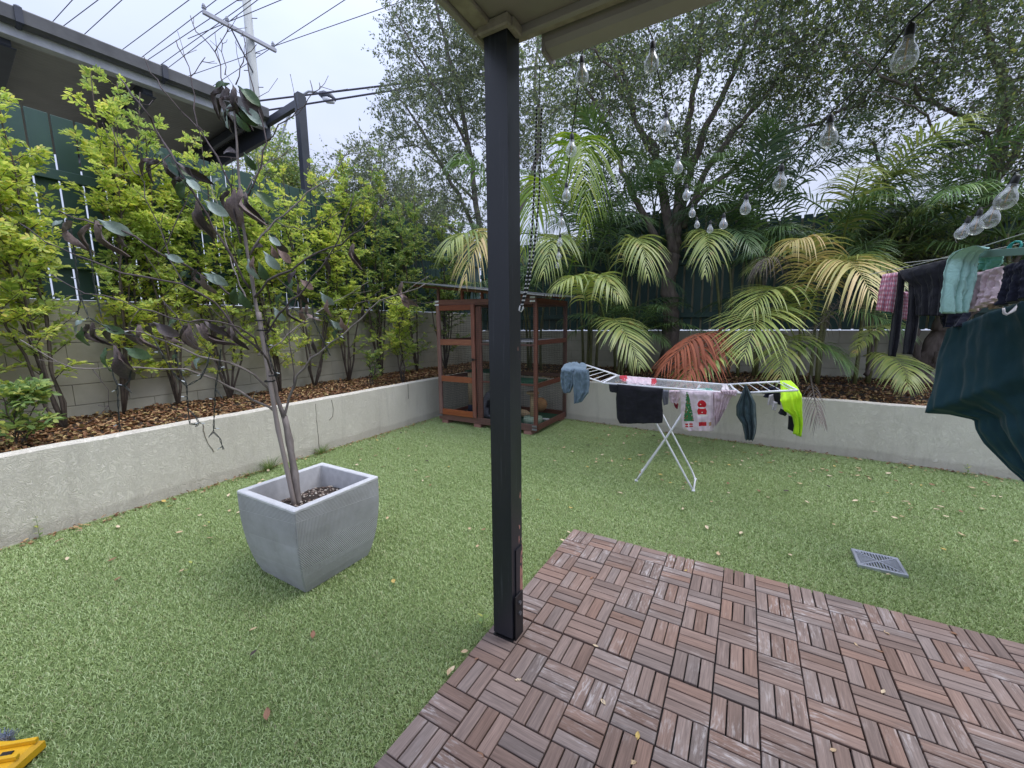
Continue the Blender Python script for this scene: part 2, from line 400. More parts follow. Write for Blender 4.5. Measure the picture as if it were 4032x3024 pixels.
P0 = np.stack([bx, by, np.zeros(nb)], 1); P1 = P0+np.stack([dx*ln*.4, dy*ln*.4, ht*.62], 1); P2 = P1+np.stack([np.cos(az2)*ln*.9, np.sin(az2)*ln*.9, ht*.38], 1)
S = np.stack([sx, sy, np.zeros(nb)], 1)
V = np.stack([P0-S, P0+S, P1+S, P1-S, P2+S*.5, P2-S*.5], 1).reshape(-1, 3)
Fq = (np.array([[0, 1, 2, 3], [3, 2, 4, 5]])[None]+np.arange(nb)[:, None, None]*6).reshape(-1, 4)
patch = bpy.data.objects.new('turf_patch', fastmesh('turf_patch', V, Fq, MT['turf']))
pts = []
y = -4.8
while y < 3.4:
    x = -3.1+PS/2-.02
    while x < 5.0:
        if y < BW(x)-.10 and not (x > -.08 and y < -.10+.0):
            pts.append((x, y, TZ))
        x += PS*.96
    y += PS*.96
# strip hugging the deck edge and the walls
for k in range(18): pts.append((-.02-PS/2, -.15-k*PS*.96, TZ))
for k in range(18): pts.append((.12+k*PS*.96, PS/2-.005, TZ))
for k in range(28): pts.append((-2.98+k*PS*.96, BW(-2.98+k*PS*.96)-PS/2-.01, TZ))
pm = bpy.data.meshes.new('artificial_turf'); pm.from_pydata(pts, [], []); turf = bpy.data.objects.new('artificial_turf', pm); COL.objects.link(turf)
tag(turf, 'green artificial turf with a short curly pile covering the yard', 'artificial turf', kind='stuff')
gn = bpy.data.node_groups.new('turf_blades', 'GeometryNodeTree')
gn.interface.new_socket('Geometry', in_out='INPUT', socket_type='NodeSocketGeometry'); gn.interface.new_socket('Geometry', in_out='OUTPUT', socket_type='NodeSocketGeometry')
gi = N(gn, 'NodeGroupInput'); go = N(gn, 'NodeGroupOutput'); ip = N(gn, 'GeometryNodeInstanceOnPoints'); oi = N(gn, 'GeometryNodeObjectInfo'); oi.inputs[0].default_value = patch
rv = N(gn, 'FunctionNodeRandomValue', data_type='INT')
rv.inputs[4].default_value = 0; rv.inputs[5].default_value = 3
mm = N(gn, 'ShaderNodeMath', operation='MULTIPLY'); mm.inputs[1].default_value = math.pi/2
cx = N(gn, 'ShaderNodeCombineXYZ')
L(gn, gi.outputs[0], ip.inputs['Points']); L(gn, oi.outputs['Geometry'], ip.inputs['Instance'])
L(gn, rv.outputs[2], mm.inputs[0]); L(gn, mm.outputs[0], cx.inputs[2]); L(gn, cx.outputs[0], ip.inputs['Rotation'])
L(gn, ip.outputs[0], go.inputs[0])
md = turf.modifiers.new('blades', 'NODES'); md.node_group = gn

# garden beds (surface of dark soil), leaf litter
b = MB(); 
def grid_surface(x0, x1, y0, y1, zf, nx, ny):
    b = MB(); vs = []; fs = []
    for j in range(ny+1):
        for i in range(nx+1):
            x = x0+(x1-x0)*i/nx; y = y0+(y1-y0)*j/ny; vs.append((x, y, zf(x, y)))
    for j in range(ny):
        for i in range(nx):
            a = j*(nx+1)+i; fs.append((a, a+1, a+nx+2, a+nx+1))
    b.add(vs, fs); return b
from mathutils import noise as mn
def bedz(x, y): return .515+.025*mn.noise(Vector((x*2.1, y*2.1, 0)))+.012*mn.noise(Vector((x*9, y*9, 3)))
tag(grid_surface(-4.66, -3.2, -4.2, 5.9, bedz, 22, 140).build('garden_bed_left', MT['soil']), kind='structure')
def bedzb(x, y): return bedz(x, y)-.004
bb_ = grid_surface(-3.2, 6.2, 0, 1, lambda x, y: 0, 110, 50)
bb_.v = [(x, BW(x)+.03+(5.95-BW(x)-.03)*y, bedzb(x, BW(x)+.03+(5.95-BW(x)-.03)*y)+(.035*max(0, 1-(y*2.7)/.25))) for x, y, z in bb_.v]
tag(bb_.build('garden_bed_back', MT['soil']), kind='structure')
MT['litter'] = leafmat('dry_leaf_litter', [(0, (.10, .045, .025)), (.3, (.22, .10, .05)), (.55, (.36, .20, .10)), (.8, (.48, .31, .16)), (.92, (.55, .42, .18)), (1, (.08, .04, .03))], trans=.1, rough=.7)
def litter(name, label, n, xf, size=(.025, .055)):
    P = []; rs = np.random.RandomState(n)
    while len(P) < n:
        x, y = xf(rs); 
        P.append((x, y, bedz(x, y)+rs.uniform(.003, .02)+(.03*max(0, 1-(y-BW(x))/.25) if x > -3.15 else 0)))
    P = np.array(P); D = rs.normal(size=(n, 3)); D[:, 2] *= .3
    V, Fx = scatter(LEAF6*np.array([1, 1.1, 2.5]), LEAF6F, P, D, rs.uniform(*size, n), rs, .85)
    o = link(bpy.data.objects.new(name, fastmesh(name, V, Fx, MT['litter']))); tag(o, label, 'leaf litter', kind='stuff')
litter('leaf_litter', 'tan and brown fallen leaves covering the left garden bed', 16000, lambda r: (r.uniform(-4.6, -3.19), r.uniform(-3.0, 5.6)))
def bx_(r):
    x = r.uniform(-3.2, 5.5); return x, BW(x)+.045+(5.6-BW(x))*r.uniform(0, 1)**1.3
litter('leaf_litter', 'dark brown fallen leaves covering the back garden bed', 14000, bx_)

# ---------------------------------------------------------------- retaining walls
def wall_strip(name, pts_in, thick, z0, z1, side, label, cat='wall'):
    """rendered wall along inner face points; side=+1 body lies to the left of travel"""
    b = MB()
    P = [Vector((p[0], p[1], 0)) for p in pts_in]; n = len(P); out = []
    for i in range(n):
        d = (P[min(i+1, n-1)]-P[max(i-1, 0)]).normalized(); nn = Vector((-d.y, d.x, 0))*side
        out.append(nn)
    ch = .012
    prof = [(0, z0), (0, z1-ch), (ch, z1), (thick-ch, z1+.004), (thick, z1-ch), (thick, z0)]
    vs = []; fs = []
    for i in range(n):
        for o_, z_ in prof:
            wob = .004*mn.noise(Vector((P[i].x*3, P[i].y*3, z_*2)))
            vs.append(tuple(P[i]+out[i]*(o_+wob)+Vector((0, 0, z_+(wob*1.5 if z_ > .3 else 0)))))
    k = len(prof)
    for i in range(n-1):
        for j in range(k-1): 
            q = (i*k+j, (i+1)*k+j, (i+1)*k+j+1, i*k+j+1); fs.append(q if side < 0 else q[::-1])
    fs.append(tuple(range(k))); fs.append(tuple((n-1)*k+j for j in range(k))[::-1])
    b.add(vs, fs); o = b.build(name, MT['render']); tag(o, label, cat); return o
wl = wall_strip('retaining_wall', [(LW, -4.2+i*.1) for i in range(75)], .085, TZ-.1, .575, +1, 'pale rendered retaining wall along the left garden bed')
wb = wall_strip('retaining_wall', [(LW+.0+i*.1, BW(LW+i*.1)) for i in range(88)], .05, TZ-.1, .566, +1, 'rendered retaining wall of the back garden bed behind the clothes airer')
# cracks in the left wall
MT['crack'] = mat('crack_dark', (.10, .085, .07), (.2, .15, .1), .9)
def crack(pxs, par):
    b = MB(); P = []
    for x, y in pxs:
        p = plx(x, y, LW+.0015); P.append(p)
    Q = []
    for i in range(len(P)-1):
        for t in (0, .33, .66): Q.append(P[i].lerp(P[i+1], t)+Vector((0, R.uniform(-.004, .004), 0)))
    Q.append(P[-1]); b.tube(Q, [.0022+.0012*R.random() for _ in Q], 4)
    b.build('crack', MT['crack'], par)
crack([(1243, 1590), (1246, 1650), (1252, 1700), (1258, 1768)], wl)
crack([(799, 1670), (803, 1705), (820, 1745), (842, 1780)], wl)
crack([(1305, 1575), (1312, 1605), (1310, 1640), (1296, 1655)], wl)
crack([(1606, 1512), (1608, 1570)], wl)

# ---------------------------------------------------------------- block walls of separate blocks
def block_wall(name, label, o0, d, length, z0, z1, thick, course=.20, blk=.40, top=None):
    t = thing(name, label, 'wall', (0, 0, 0))
    d = Vector(d).normalized(); nn = Vector((-d.y, d.x, 0)); ang = math.atan2(d.y, d.x)
    core = MB(); core.box((0, .012, z0), (length, thick-.01, z1-.005)); c = core.build('mortar', MT['mortar'], t); c.location = o0; c.rotation_euler = (0, 0, ang)
    nrow = round((z1-z0)/course); hgt = (z1-z0)/nrow
    me = MB().box((.002, 0, .002), (blk-.002, thick, hgt-.003), bev=.003).mesh('block', MT['blockL'])
    half = MB().box((.002, 0, .002), (blk/2-.002, thick, hgt-.003), bev=.003).mesh('block', MT['blockL'])
    for r in range(nrow):
        x = 0.0
        if r % 2:
            p = Vector(o0)+d*x; inst('block', half, t, (p.x, p.y, z0+r*hgt), (0, 0, ang)); x = blk/2
        while x < length-.05:
            if x+blk > length+.001:
                if x+blk/2 <= length+.03:
                    p = Vector(o0)+d*x; inst('block', half, t, (p.x, p.y, z0+r*hgt), (0, 0, ang))
                break
            p = Vector(o0)+d*x+nn*R.uniform(-.0015, .0015); inst('block', me, t, (p.x, p.y, z0+r*hgt), (0, 0, ang)); x += blk
    return t
RW = -4.60
block_wall('block_wall', 'cream block wall behind the left garden bed, under the green fence', (RW, -1.40, 0), (0, 1, 0), 7.2, .44, 1.64, .18)
block_wall('block_pillar_wall', 'tall cream block wall at the far left edge behind the shrubs', (RW+.0, -3.77, 0), (0, 1, 0), 2.4, .44, 3.04, .20)
BA = Vector((-4.4, 5.42, 0)); BB = Vector((6.6, 5.86, 0)); BD = (BB-BA).normalized(); BN = Vector((-BD.y, BD.x, 0))
block_wall('block_wall', 'shaded block wall behind the palms of the back garden bed', tuple(BA), tuple(BD), 10.8, .44, 1.24, .18)

# ---------------------------------------------------------------- fences: palings, rails, posts
def fence(label, o0, d, length, z0, z1, pw, gap, rails, battens=False, zvar=0.0, skip=(), off=.05):
    t = thing('paling_fence', label, 'fence'); d = Vector(d).normalized(); nn = Vector((-d.y, d.x, 0)); ang = math.atan2(d.y, d.x)
    pal = MB().box((0, 0, 0), (pw, .016, 1), bev=.002).mesh('paling', MT['teal'])
    bat = MB().box((0, 0, 0), (gap+.035, .014, 1), bev=.002).mesh('batten', MT['cream'])
    x = 0; k = 0
    while x < length:
        h = z1-z0
        if callable(zvar): h += zvar(x)
        if not any(a < x < b_ for a, b_ in skip):
            p = Vector(o0)+d*x+nn*(off+R.uniform(-.002, .002))
            o = inst('paling', pal, t, (p.x, p.y, z0+R.uniform(-.004, .004)), (0, 0, ang)); o.scale = (1, 1, h)
            if battens:
                p = Vector(o0)+d*(x+pw-.0175)+nn*(off+.034); o = inst('batten', bat, t, (p.x, p.y, z0+.01), (0, 0, ang)); o.scale = (1, 1, h-.05)
        x += pw+gap; k += 1
    for z in rails:
        b = MB().box((0, off-.045, -.045), (length, off-.004, .045), bev=.004); o = b.build('rail', MT['tealrail'], t); o.location = (o0[0], o0[1], z); o.rotation_euler = (0, 0, ang)
    x = 1.2
    while x < length:
        b = MB().box((0, off+.06, 0), (.09, off+.15, z1-z0-.05), bev=.004); o = b.build('post', MT['tealrail'], t); p = Vector(o0)+d*x; o.location = (p.x, p.y, z0+.002); o.rotation_euler = (0, 0, ang); x += 2.4
    return t
fence('teal paling fence on top of the left block wall, behind the yellow green shrubs', (RW, -1.368, 0), (0, 1, 0), 7.1, 1.645, 3.28, .142, .016, (1.97, 2.75), off=.02)
fence('dark teal paling fence with cream battens behind the palms', tuple(BA), tuple(BD), 7.25, 1.252, 3.05, .120, .034, (1.52, 2.45), True, zvar=lambda x: .35 if 2.6 < x < 5.2 else 0)
fence('short dark teal fence section right of the bright gap behind the palms', tuple(BA+BD*7.32), tuple(BD), 3.6, 1.252, 2.92, .120, .034, (1.52, 2.72), True)

# ==================================================================== DECK OF CLICK TILES
deck = MB().box((.004, -2.10, TZ), (2.40, -.004, TZ+.004)).build('deck', MT['black_plastic']); tag(deck, kind='structure')
Q = .15
slatm = []
for k in range(6):
    rr = R.uniform(-.0005, .0005)
    slatm.append(MB().box((-.0728, -.0222, 0), (.0728, .0222, .018), bev=.0018).mesh('slat', MT['slat']))
gridm = MB()
for a in (-.1475, -.05, .0, .05, .1475): gridm.box((-.149, a-.004, 0), (.149, a+.004, .010)); gridm.box((a-.004, -.149, .0005), (a+.004, .149, .0105))
gridme = gridm.mesh('deck_tile', MT['black_plastic'])
for ti in range(8):
    for tj in range(7):
        cx = ti*.3+.15; cy = -(tj*.3+.15)-(.0045 if tj >= 3 else 0)
        tl = inst('deck_tile', gridme, deck, (cx+R.uniform(-.001, .001), cy+R.uniform(-.001, .001), TZ+.005), (R.uniform(-.004, .004), R.uniform(-.004, .004), R.uniform(-.004, .004)))
        for qi in range(2):
            for qj in range(2):
                i = ti*2+qi; j = tj*2+qj; vert = (i+j) % 2 == 0
                for s in (-1, 0, 1):
                    ox = (qi-.5)*Q; oy = -(qj-.5)*Q
                    if vert: loc = (ox+s*.0496, oy, .0105); rz = math.pi/2+(math.pi if R.random() > .5 else 0)
                    else: loc = (ox, oy+s*.0496, .0105); rz = 0+(math.pi if R.random() > .5 else 0)
                    inst('slat', R.choice(slatm), tl, (loc[0]+R.uniform(-.0006, .0006), loc[1]+R.uniform(-.0006, .0006), loc[2]+R.uniform(-.0008, .001)), (0, 0, rz+R.uniform(-.006, .006)))

# ==================================================================== PATIO POST AND ROOF
pp = thing('patio_post', 'square charcoal painted patio post with chipped paint at its foot', 'post', (.0825, -1.01, 0))
b = MB(); b.box((-.0475, -.045, .018), (.0475, .045, 2.43), bev=.004); b.build('post_shaft', MT['charcoal'], pp)
b = MB(); b.box((.0478, -.016, .018), (.053, .040, .42)); b.build('cover_strip', MT['charcoal'], pp)
b = MB(); b.box((.0535, -.034, .006), (.0595, .030, .215), bev=.002); br = b.build('bracket', MT['black_plastic'], pp)
for z in (.175, .125):
    bb = MB(); bb.lathe([(0, 0), (.009, 0), (.009, .008), (0, .008)], 6, mtx=Matrix.Translation((.0597, -.004, z)) @ Matrix.Rotation(math.pi/2, 4, 'Y')); bb.build('bolt', MT['galv'], br)
b = MB(); b.box((-.05, -.047, -.006), (.05, .047, .012)); b.build('stirrup', MT['black_plastic'], pp)
MT['soffit'] = mat('beige_soffit_paint', (.36, .30, .315), (.29, .245, .255), .75, 1.2, world=True)
MT['gutterp'] = mat('beige_gutter_paint', (.42, .355, .375), (.34, .29, .305), .45, 2.5, world=True)
MT['trimp'] = mat('weathered_white_trim', (.50, .42, .39), (.24, .19, .17), .8, 9, world=True, bs=.4, bscale=60)
pr = thing('patio_roof', 'corner of the beige patio roof with gutter above the dark post', 'roof', (0, 0, 2.40))
b = MB(); b.box((.075, -3.6, .028), (4.6, -.995, .042)); b.build('soffit', MT['soffit'], pr)
b = MB(); b.box((-.012, -3.6, 0), (.012, -.93, .20), bev=.003); b.build('barge_board', MT['gutterp'], pr)
b = MB(); b.box((.0125, -3.6, .012), (.074, -.995, .030), bev=.003); b.build('soffit_board', MT['trimp'], pr)
b = MB(); b.box((.0125, -.993, .002), (4.6, -.972, .19), bev=.003); b.build('fascia', MT['gutterp'], pr)
b = MB(); b.box((.0125, -.971, .012), (4.6, -.935, .20), bev=.003); b.build('fascia_board', MT['trimp'], pr)
# gutter: half-open profile with a rolled front lip, extruded along X
prof = [(-.930, .150), (-.930, -.012), (-.918, -.030), (-.862, -.036), (-.846, -.030), (-.838, -.014), (-.845, .004), (-.852, .018), (-.850, .060), (-.842, .110), (-.828, .125), (-.830, .133), (-.850, .118), (-.858, .060), (-.860, -.020), (-.915, -.018), (-.922, .0), (-.922, .150)]
vs = [(x, y_, z_) for x in (.215, 4.6) for y_, z_ in prof]; n = len(prof)
fs = [(k, (k+1) % n, (k+1) % n+n, k+n) for k in range(n)]
b = MB(); b.add(vs, fs); b.build('gutter', MT['gutterp'], pr)
b = MB(); b.add([(x, y_, z_) for x in (.205, .2145) for y_, z_ in [(-.932, .15), (-.932, -.045), (-.86, -.05), (-.828, -.03), (-.83, .02), (-.82, .13)]], [(0, 1, 2, 3, 4, 5), (11, 10, 9, 8, 7, 6)]+[(k, k+6, (k+1) % 6+6, (k+1) % 6) for k in range(6)]); b.build('gutter_end', MT['gutterp'], pr)
b = MB(); b.box((-.06, -3.65, .205), (4.7, -.80, .235)); b.build('roof_sheet', MT['galv'], pr)
for lo, hi in (((.026, -1.083, -.012), (.150, -1.057, .026)), ((.132, -1.056, -.012), (.158, -.994, .026)), ((.008, -1.083, -.012), (.0255, -.994, .0115))):
    b = MB(); b.box(lo, hi, bev=.005); b.build('post_trim', MT['trimp'], pr)

# ==================================================================== PLANTER WITH ITS TREE
def planter_mat():
    m, t, p = newmat('ribbed_concrete'); p.inputs['Roughness'].default_value = .75
    c = N(t, 'ShaderNodeTexCoord'); s = N(t, 'ShaderNodeSeparateXYZ'); L(t, c.outputs['Object'], s.inputs[0])
    g = N(t, 'ShaderNodeNewGeometry'); sn = N(t, 'ShaderNodeSeparateXYZ'); L(t, g.outputs['Normal'], sn.inputs[0])
    def mth(op, a, b_, cc=None):
        q = N(t, 'ShaderNodeMath', operation=op)
        for i, v in enumerate((a, b_, cc)):
            if v is None: continue
            if isinstance(v, (int, float)): q.inputs[i].default_value = v
            else: L(t, v, q.inputs[i])
        return q.outputs[0]
    X, Y, Z = s.outputs
    isx = mth('GREATER_THAN', mth('ABSOLUTE', sn.outputs[0], 0), .6)
    U = mth('ADD', mth('MULTIPLY', isx, Y), mth('MULTIPLY', mth('SUBTRACT', 1.0, isx), X))
    # bands: boundaries tilt across the face
    zt = mth('ADD', Z, mth('MULTIPLY', U, mth('MULTIPLY', isx, .10)))
    zt = mth('ADD', zt, mth('MULTIPLY', U, mth('MULTIPLY', mth('SUBTRACT', 1.0, isx), -.08)))
    def rib(v, f): return mth('SINE', mth('MULTIPLY', v, f), 0)
    hz = rib(zt, 900); vt = rib(U, 800); dg = rib(mth('ADD', U, mth('MULTIPLY', zt, .75)), 620); fg = rib(mth('ADD', U, mth('MULTIPLY', zt, 3.2)), 330)
    def step(a): return mth('GREATER_THAN', zt, a)
    def mixf(f, a, b_): return mth('ADD', mth('MULTIPLY', f, b_), mth('MULTIPLY', mth('SUBTRACT', 1.0, f), a))
    dgx = mixf(isx, mth('MULTIPLY', dg, .12), dg)
    h = mixf(step(.10), mth('MULTIPLY', fg, .35), mth('MULTIPLY', vt, .5)); h = mixf(step(.135), h, dgx); h = mixf(step(.27), h, vt); h = mixf(step(.405), h, hz)
    n = noise(t, 6, 5, .7, c.outputs['Object']); n2 = noise(t, 90, 3, .6, c.outputs['Object'])
    seam = mth('SUBTRACT', 1.0, mth('MINIMUM', mth('MULTIPLY', mth('MINIMUM', mth('ABSOLUTE', mth('SUBTRACT', zt, .405), 0), mth('MINIMUM', mth('ABSOLUTE', mth('SUBTRACT', zt, .27), 0), mth('ABSOLUTE', mth('SUBTRACT', zt, .135), 0))), 300.0), 1.0))
    col = ramp(t, n, [(.3, (.50, .505, .52)), (.7, (.36, .36, .355))])
    col = mixc(t, mth('MULTIPLY_ADD', h, -.16, .2), col, (.12, .12, .125))
    col = mixc(t, mth('MULTIPLY', seam, .35), col, (.5, .5, .5))
    col = mixc(t, ramp(t, n2, [(.62, (0, 0, 0)), (.7, (.4, .4, .4))]), col, (.5, .5, .5))
    L(t, col, p.inputs['Base Color']); L(t, bump(t, h, .5, .0025), p.inputs['Normal']); return m
MT['planter'] = planter_mat(); MT['planter_rim'] = mat('pale_concrete_rim', (.66, .66, .67), (.54, .54, .55), .7, 25, bs=.2, bscale=150)
PX, PY = -1.205, -1.065
pt = thing('planter', 'square grey ribbed concrete planter with tapering curved sides on the turf', 'planter', (PX, PY, TZ+.006), 0)
prof = [(.205, .0), (.222, .05), (.237, .11), (.249, .18), (.258, .26), (.264, .35), (.2655, .44), (.2655, .478)]
def sqring(r, z, rc=.006):
    r2 = r-rc; return [(r2, -r, z), (r, -r2, z), (r, r2, z), (r2, r, z), (-r2, r, z), (-r, r2, z), (-r, -r2, z), (-r2, -r, z)]
b = MB(); rings = [sqring(r, z) for r, z in prof]; vs = [v for r in rings for v in r]; fs = [tuple(range(7, -1, -1))]
for i in range(len(prof)-1):
    for k in range(8): a_ = i*8+k; c_ = i*8+(k+1) % 8; fs.append((a_, c_, c_+8, a_+8))
b.add(vs, fs); b.build('planter_body', MT['planter'], pt)
b = MB(); rings = [sqring(.2655, .479), sqring(.266, .490), sqring(.262, .494), sqring(.232, .494), sqring(.228, .490), sqring(.226, .33)]
vs = [v for r in rings for v in r]; fs = []
for i in range(5):
    for k in range(8): a_ = i*8+k; c_ = i*8+(k+1) % 8; fs.append((a_, c_, c_+8, a_+8))
b.add(vs, fs); b.build('rim', MT['planter_rim'], pt)
def potz(x, y): return .395+.03*mn.noise(Vector((x*8, y*8, 5)))-.05*((x*x+y*y)/.08)
b = grid_surface(-.228, .228, -.228, .228, potz, 24, 24); b.build('soil', MT['soil'], pt)
MT['pebble'] = leafmat('pale_pebble', [(0, (.6, .56, .5)), (.3, (.4, .33, .27)), (.6, (.15, .1, .08)), (1, (.05, .035, .03))], trans=0, rough=.7)
rs = np.random.RandomState(5); n = 420
P = rs.uniform(-.21, .21, (n, 2)); P = np.array([(x, y, potz(x, y)+.003) for x, y in P]); D = rs.normal(size=(n, 3)); D[:, 2] *= .2
T8 = np.array([[1, 0, 0], [0, 1, 0], [-1, 0, 0], [0, -1, 0], [0, 0, .6], [0, 0, -.6]])*.5; T8F = np.array([[0, 1, 4], [1, 2, 4], [2, 3, 4], [3, 0, 4], [1, 0, 5], [2, 1, 5], [3, 2, 5], [0, 3, 5]])
V, Fx = scatter(T8, T8F, P, D, rs.uniform(.008, .026, n), rs, .8)
ch = link(bpy.data.objects.new('bark_chips', fastmesh('bark_chips', V, Fx, MT['pebble'])), pt); ch['kind'] = 'stuff'

# the sparse tree: limbs surveyed as (photo x, y) with their distance
TR0 = at(1172, 1992, 2.33)
tree = thing('magnolia_tree', 'sparse young tree with drooping brown leaves growing in the grey planter', 'tree', tuple(TR0))
def limb(pts, r0, r1, name='branch', m='twig', jit=.006, sides=6, knob=True):
    P = [at(x, y, d) for x, y, d in pts]; Qs = []
    for i in range(len(P)-1):
        seg = max(2, int((P[i+1]-P[i]).length/.06))
        a0 = P[max(i-1, 0)]; a1 = P[i]; a2 = P[i+1]; a3 = P[min(i+2, len(P)-1)]
        for k in range(seg):
            t = k/seg; q = .5*((2*a1)+(-a0+a2)*t+(2*a0-5*a1+4*a2-a3)*t*t+(-a0+3*a1-3*a2+a3)*t**3)
            Qs.append(q+Vector((R.uniform(-jit, jit), R.uniform(-jit, jit), R.uniform(-jit, jit)))*(.5 if r0 > .01 else 1))
    Qs.append(P[-1]); n = len(Qs)
    rad = [(r0+(r1-r0)*i/(n-1))*(1.25 if knob and i % 3 == 0 else 1) for i in range(n)]
    b = MB(); b.tube([q-TR0 for q in Qs], rad, sides)
    if name == 'branch':
        for k in range(max(2, n//5)):
            i = R.randint(2, n-2) if n > 4 else 1; d = (Qs[i]-Qs[i-1]).normalized()*.8+Vector((R.gauss(0, .6), R.gauss(0, .6), R.gauss(.25, .5))); d.normalize(); l2 = R.uniform(.05, .20); q0 = Qs[i]-TR0; r2 = max(.0016, rad[i]*.5)
            d2 = (d+Vector((R.gauss(0, .3), R.gauss(0, .3), R.gauss(.2, .3)))).normalized(); b.tube([q0, q0+d*l2*.5, q0+d*l2*.5+d2*l2*.45, q0+d*l2*.5+d2*l2*.5], [r2, r2*.8, r2*.7, r2*1.1], 5)
    b.build(name, MT[m], tree, smooth=True)
    return Qs
limb([(1178, 2000, 2.33), (1160, 1870, 2.33), (1140, 1740, 2.33), (1120, 1640, 2.33)], .0195, .017, 'trunk', 'barkgrey', .002, 10)
limb([(1120, 1642, 2.33), (1090, 1560, 2.32), (1060, 1420, 2.3), (1018, 1250, 2.28), (985, 1060, 2.25), (960, 900, 2.22), (944, 740, 2.2), (932, 560, 2.18), (922, 430, 2.17)], .0125, .0045, 'leader', 'barkgrey', .003, 8)
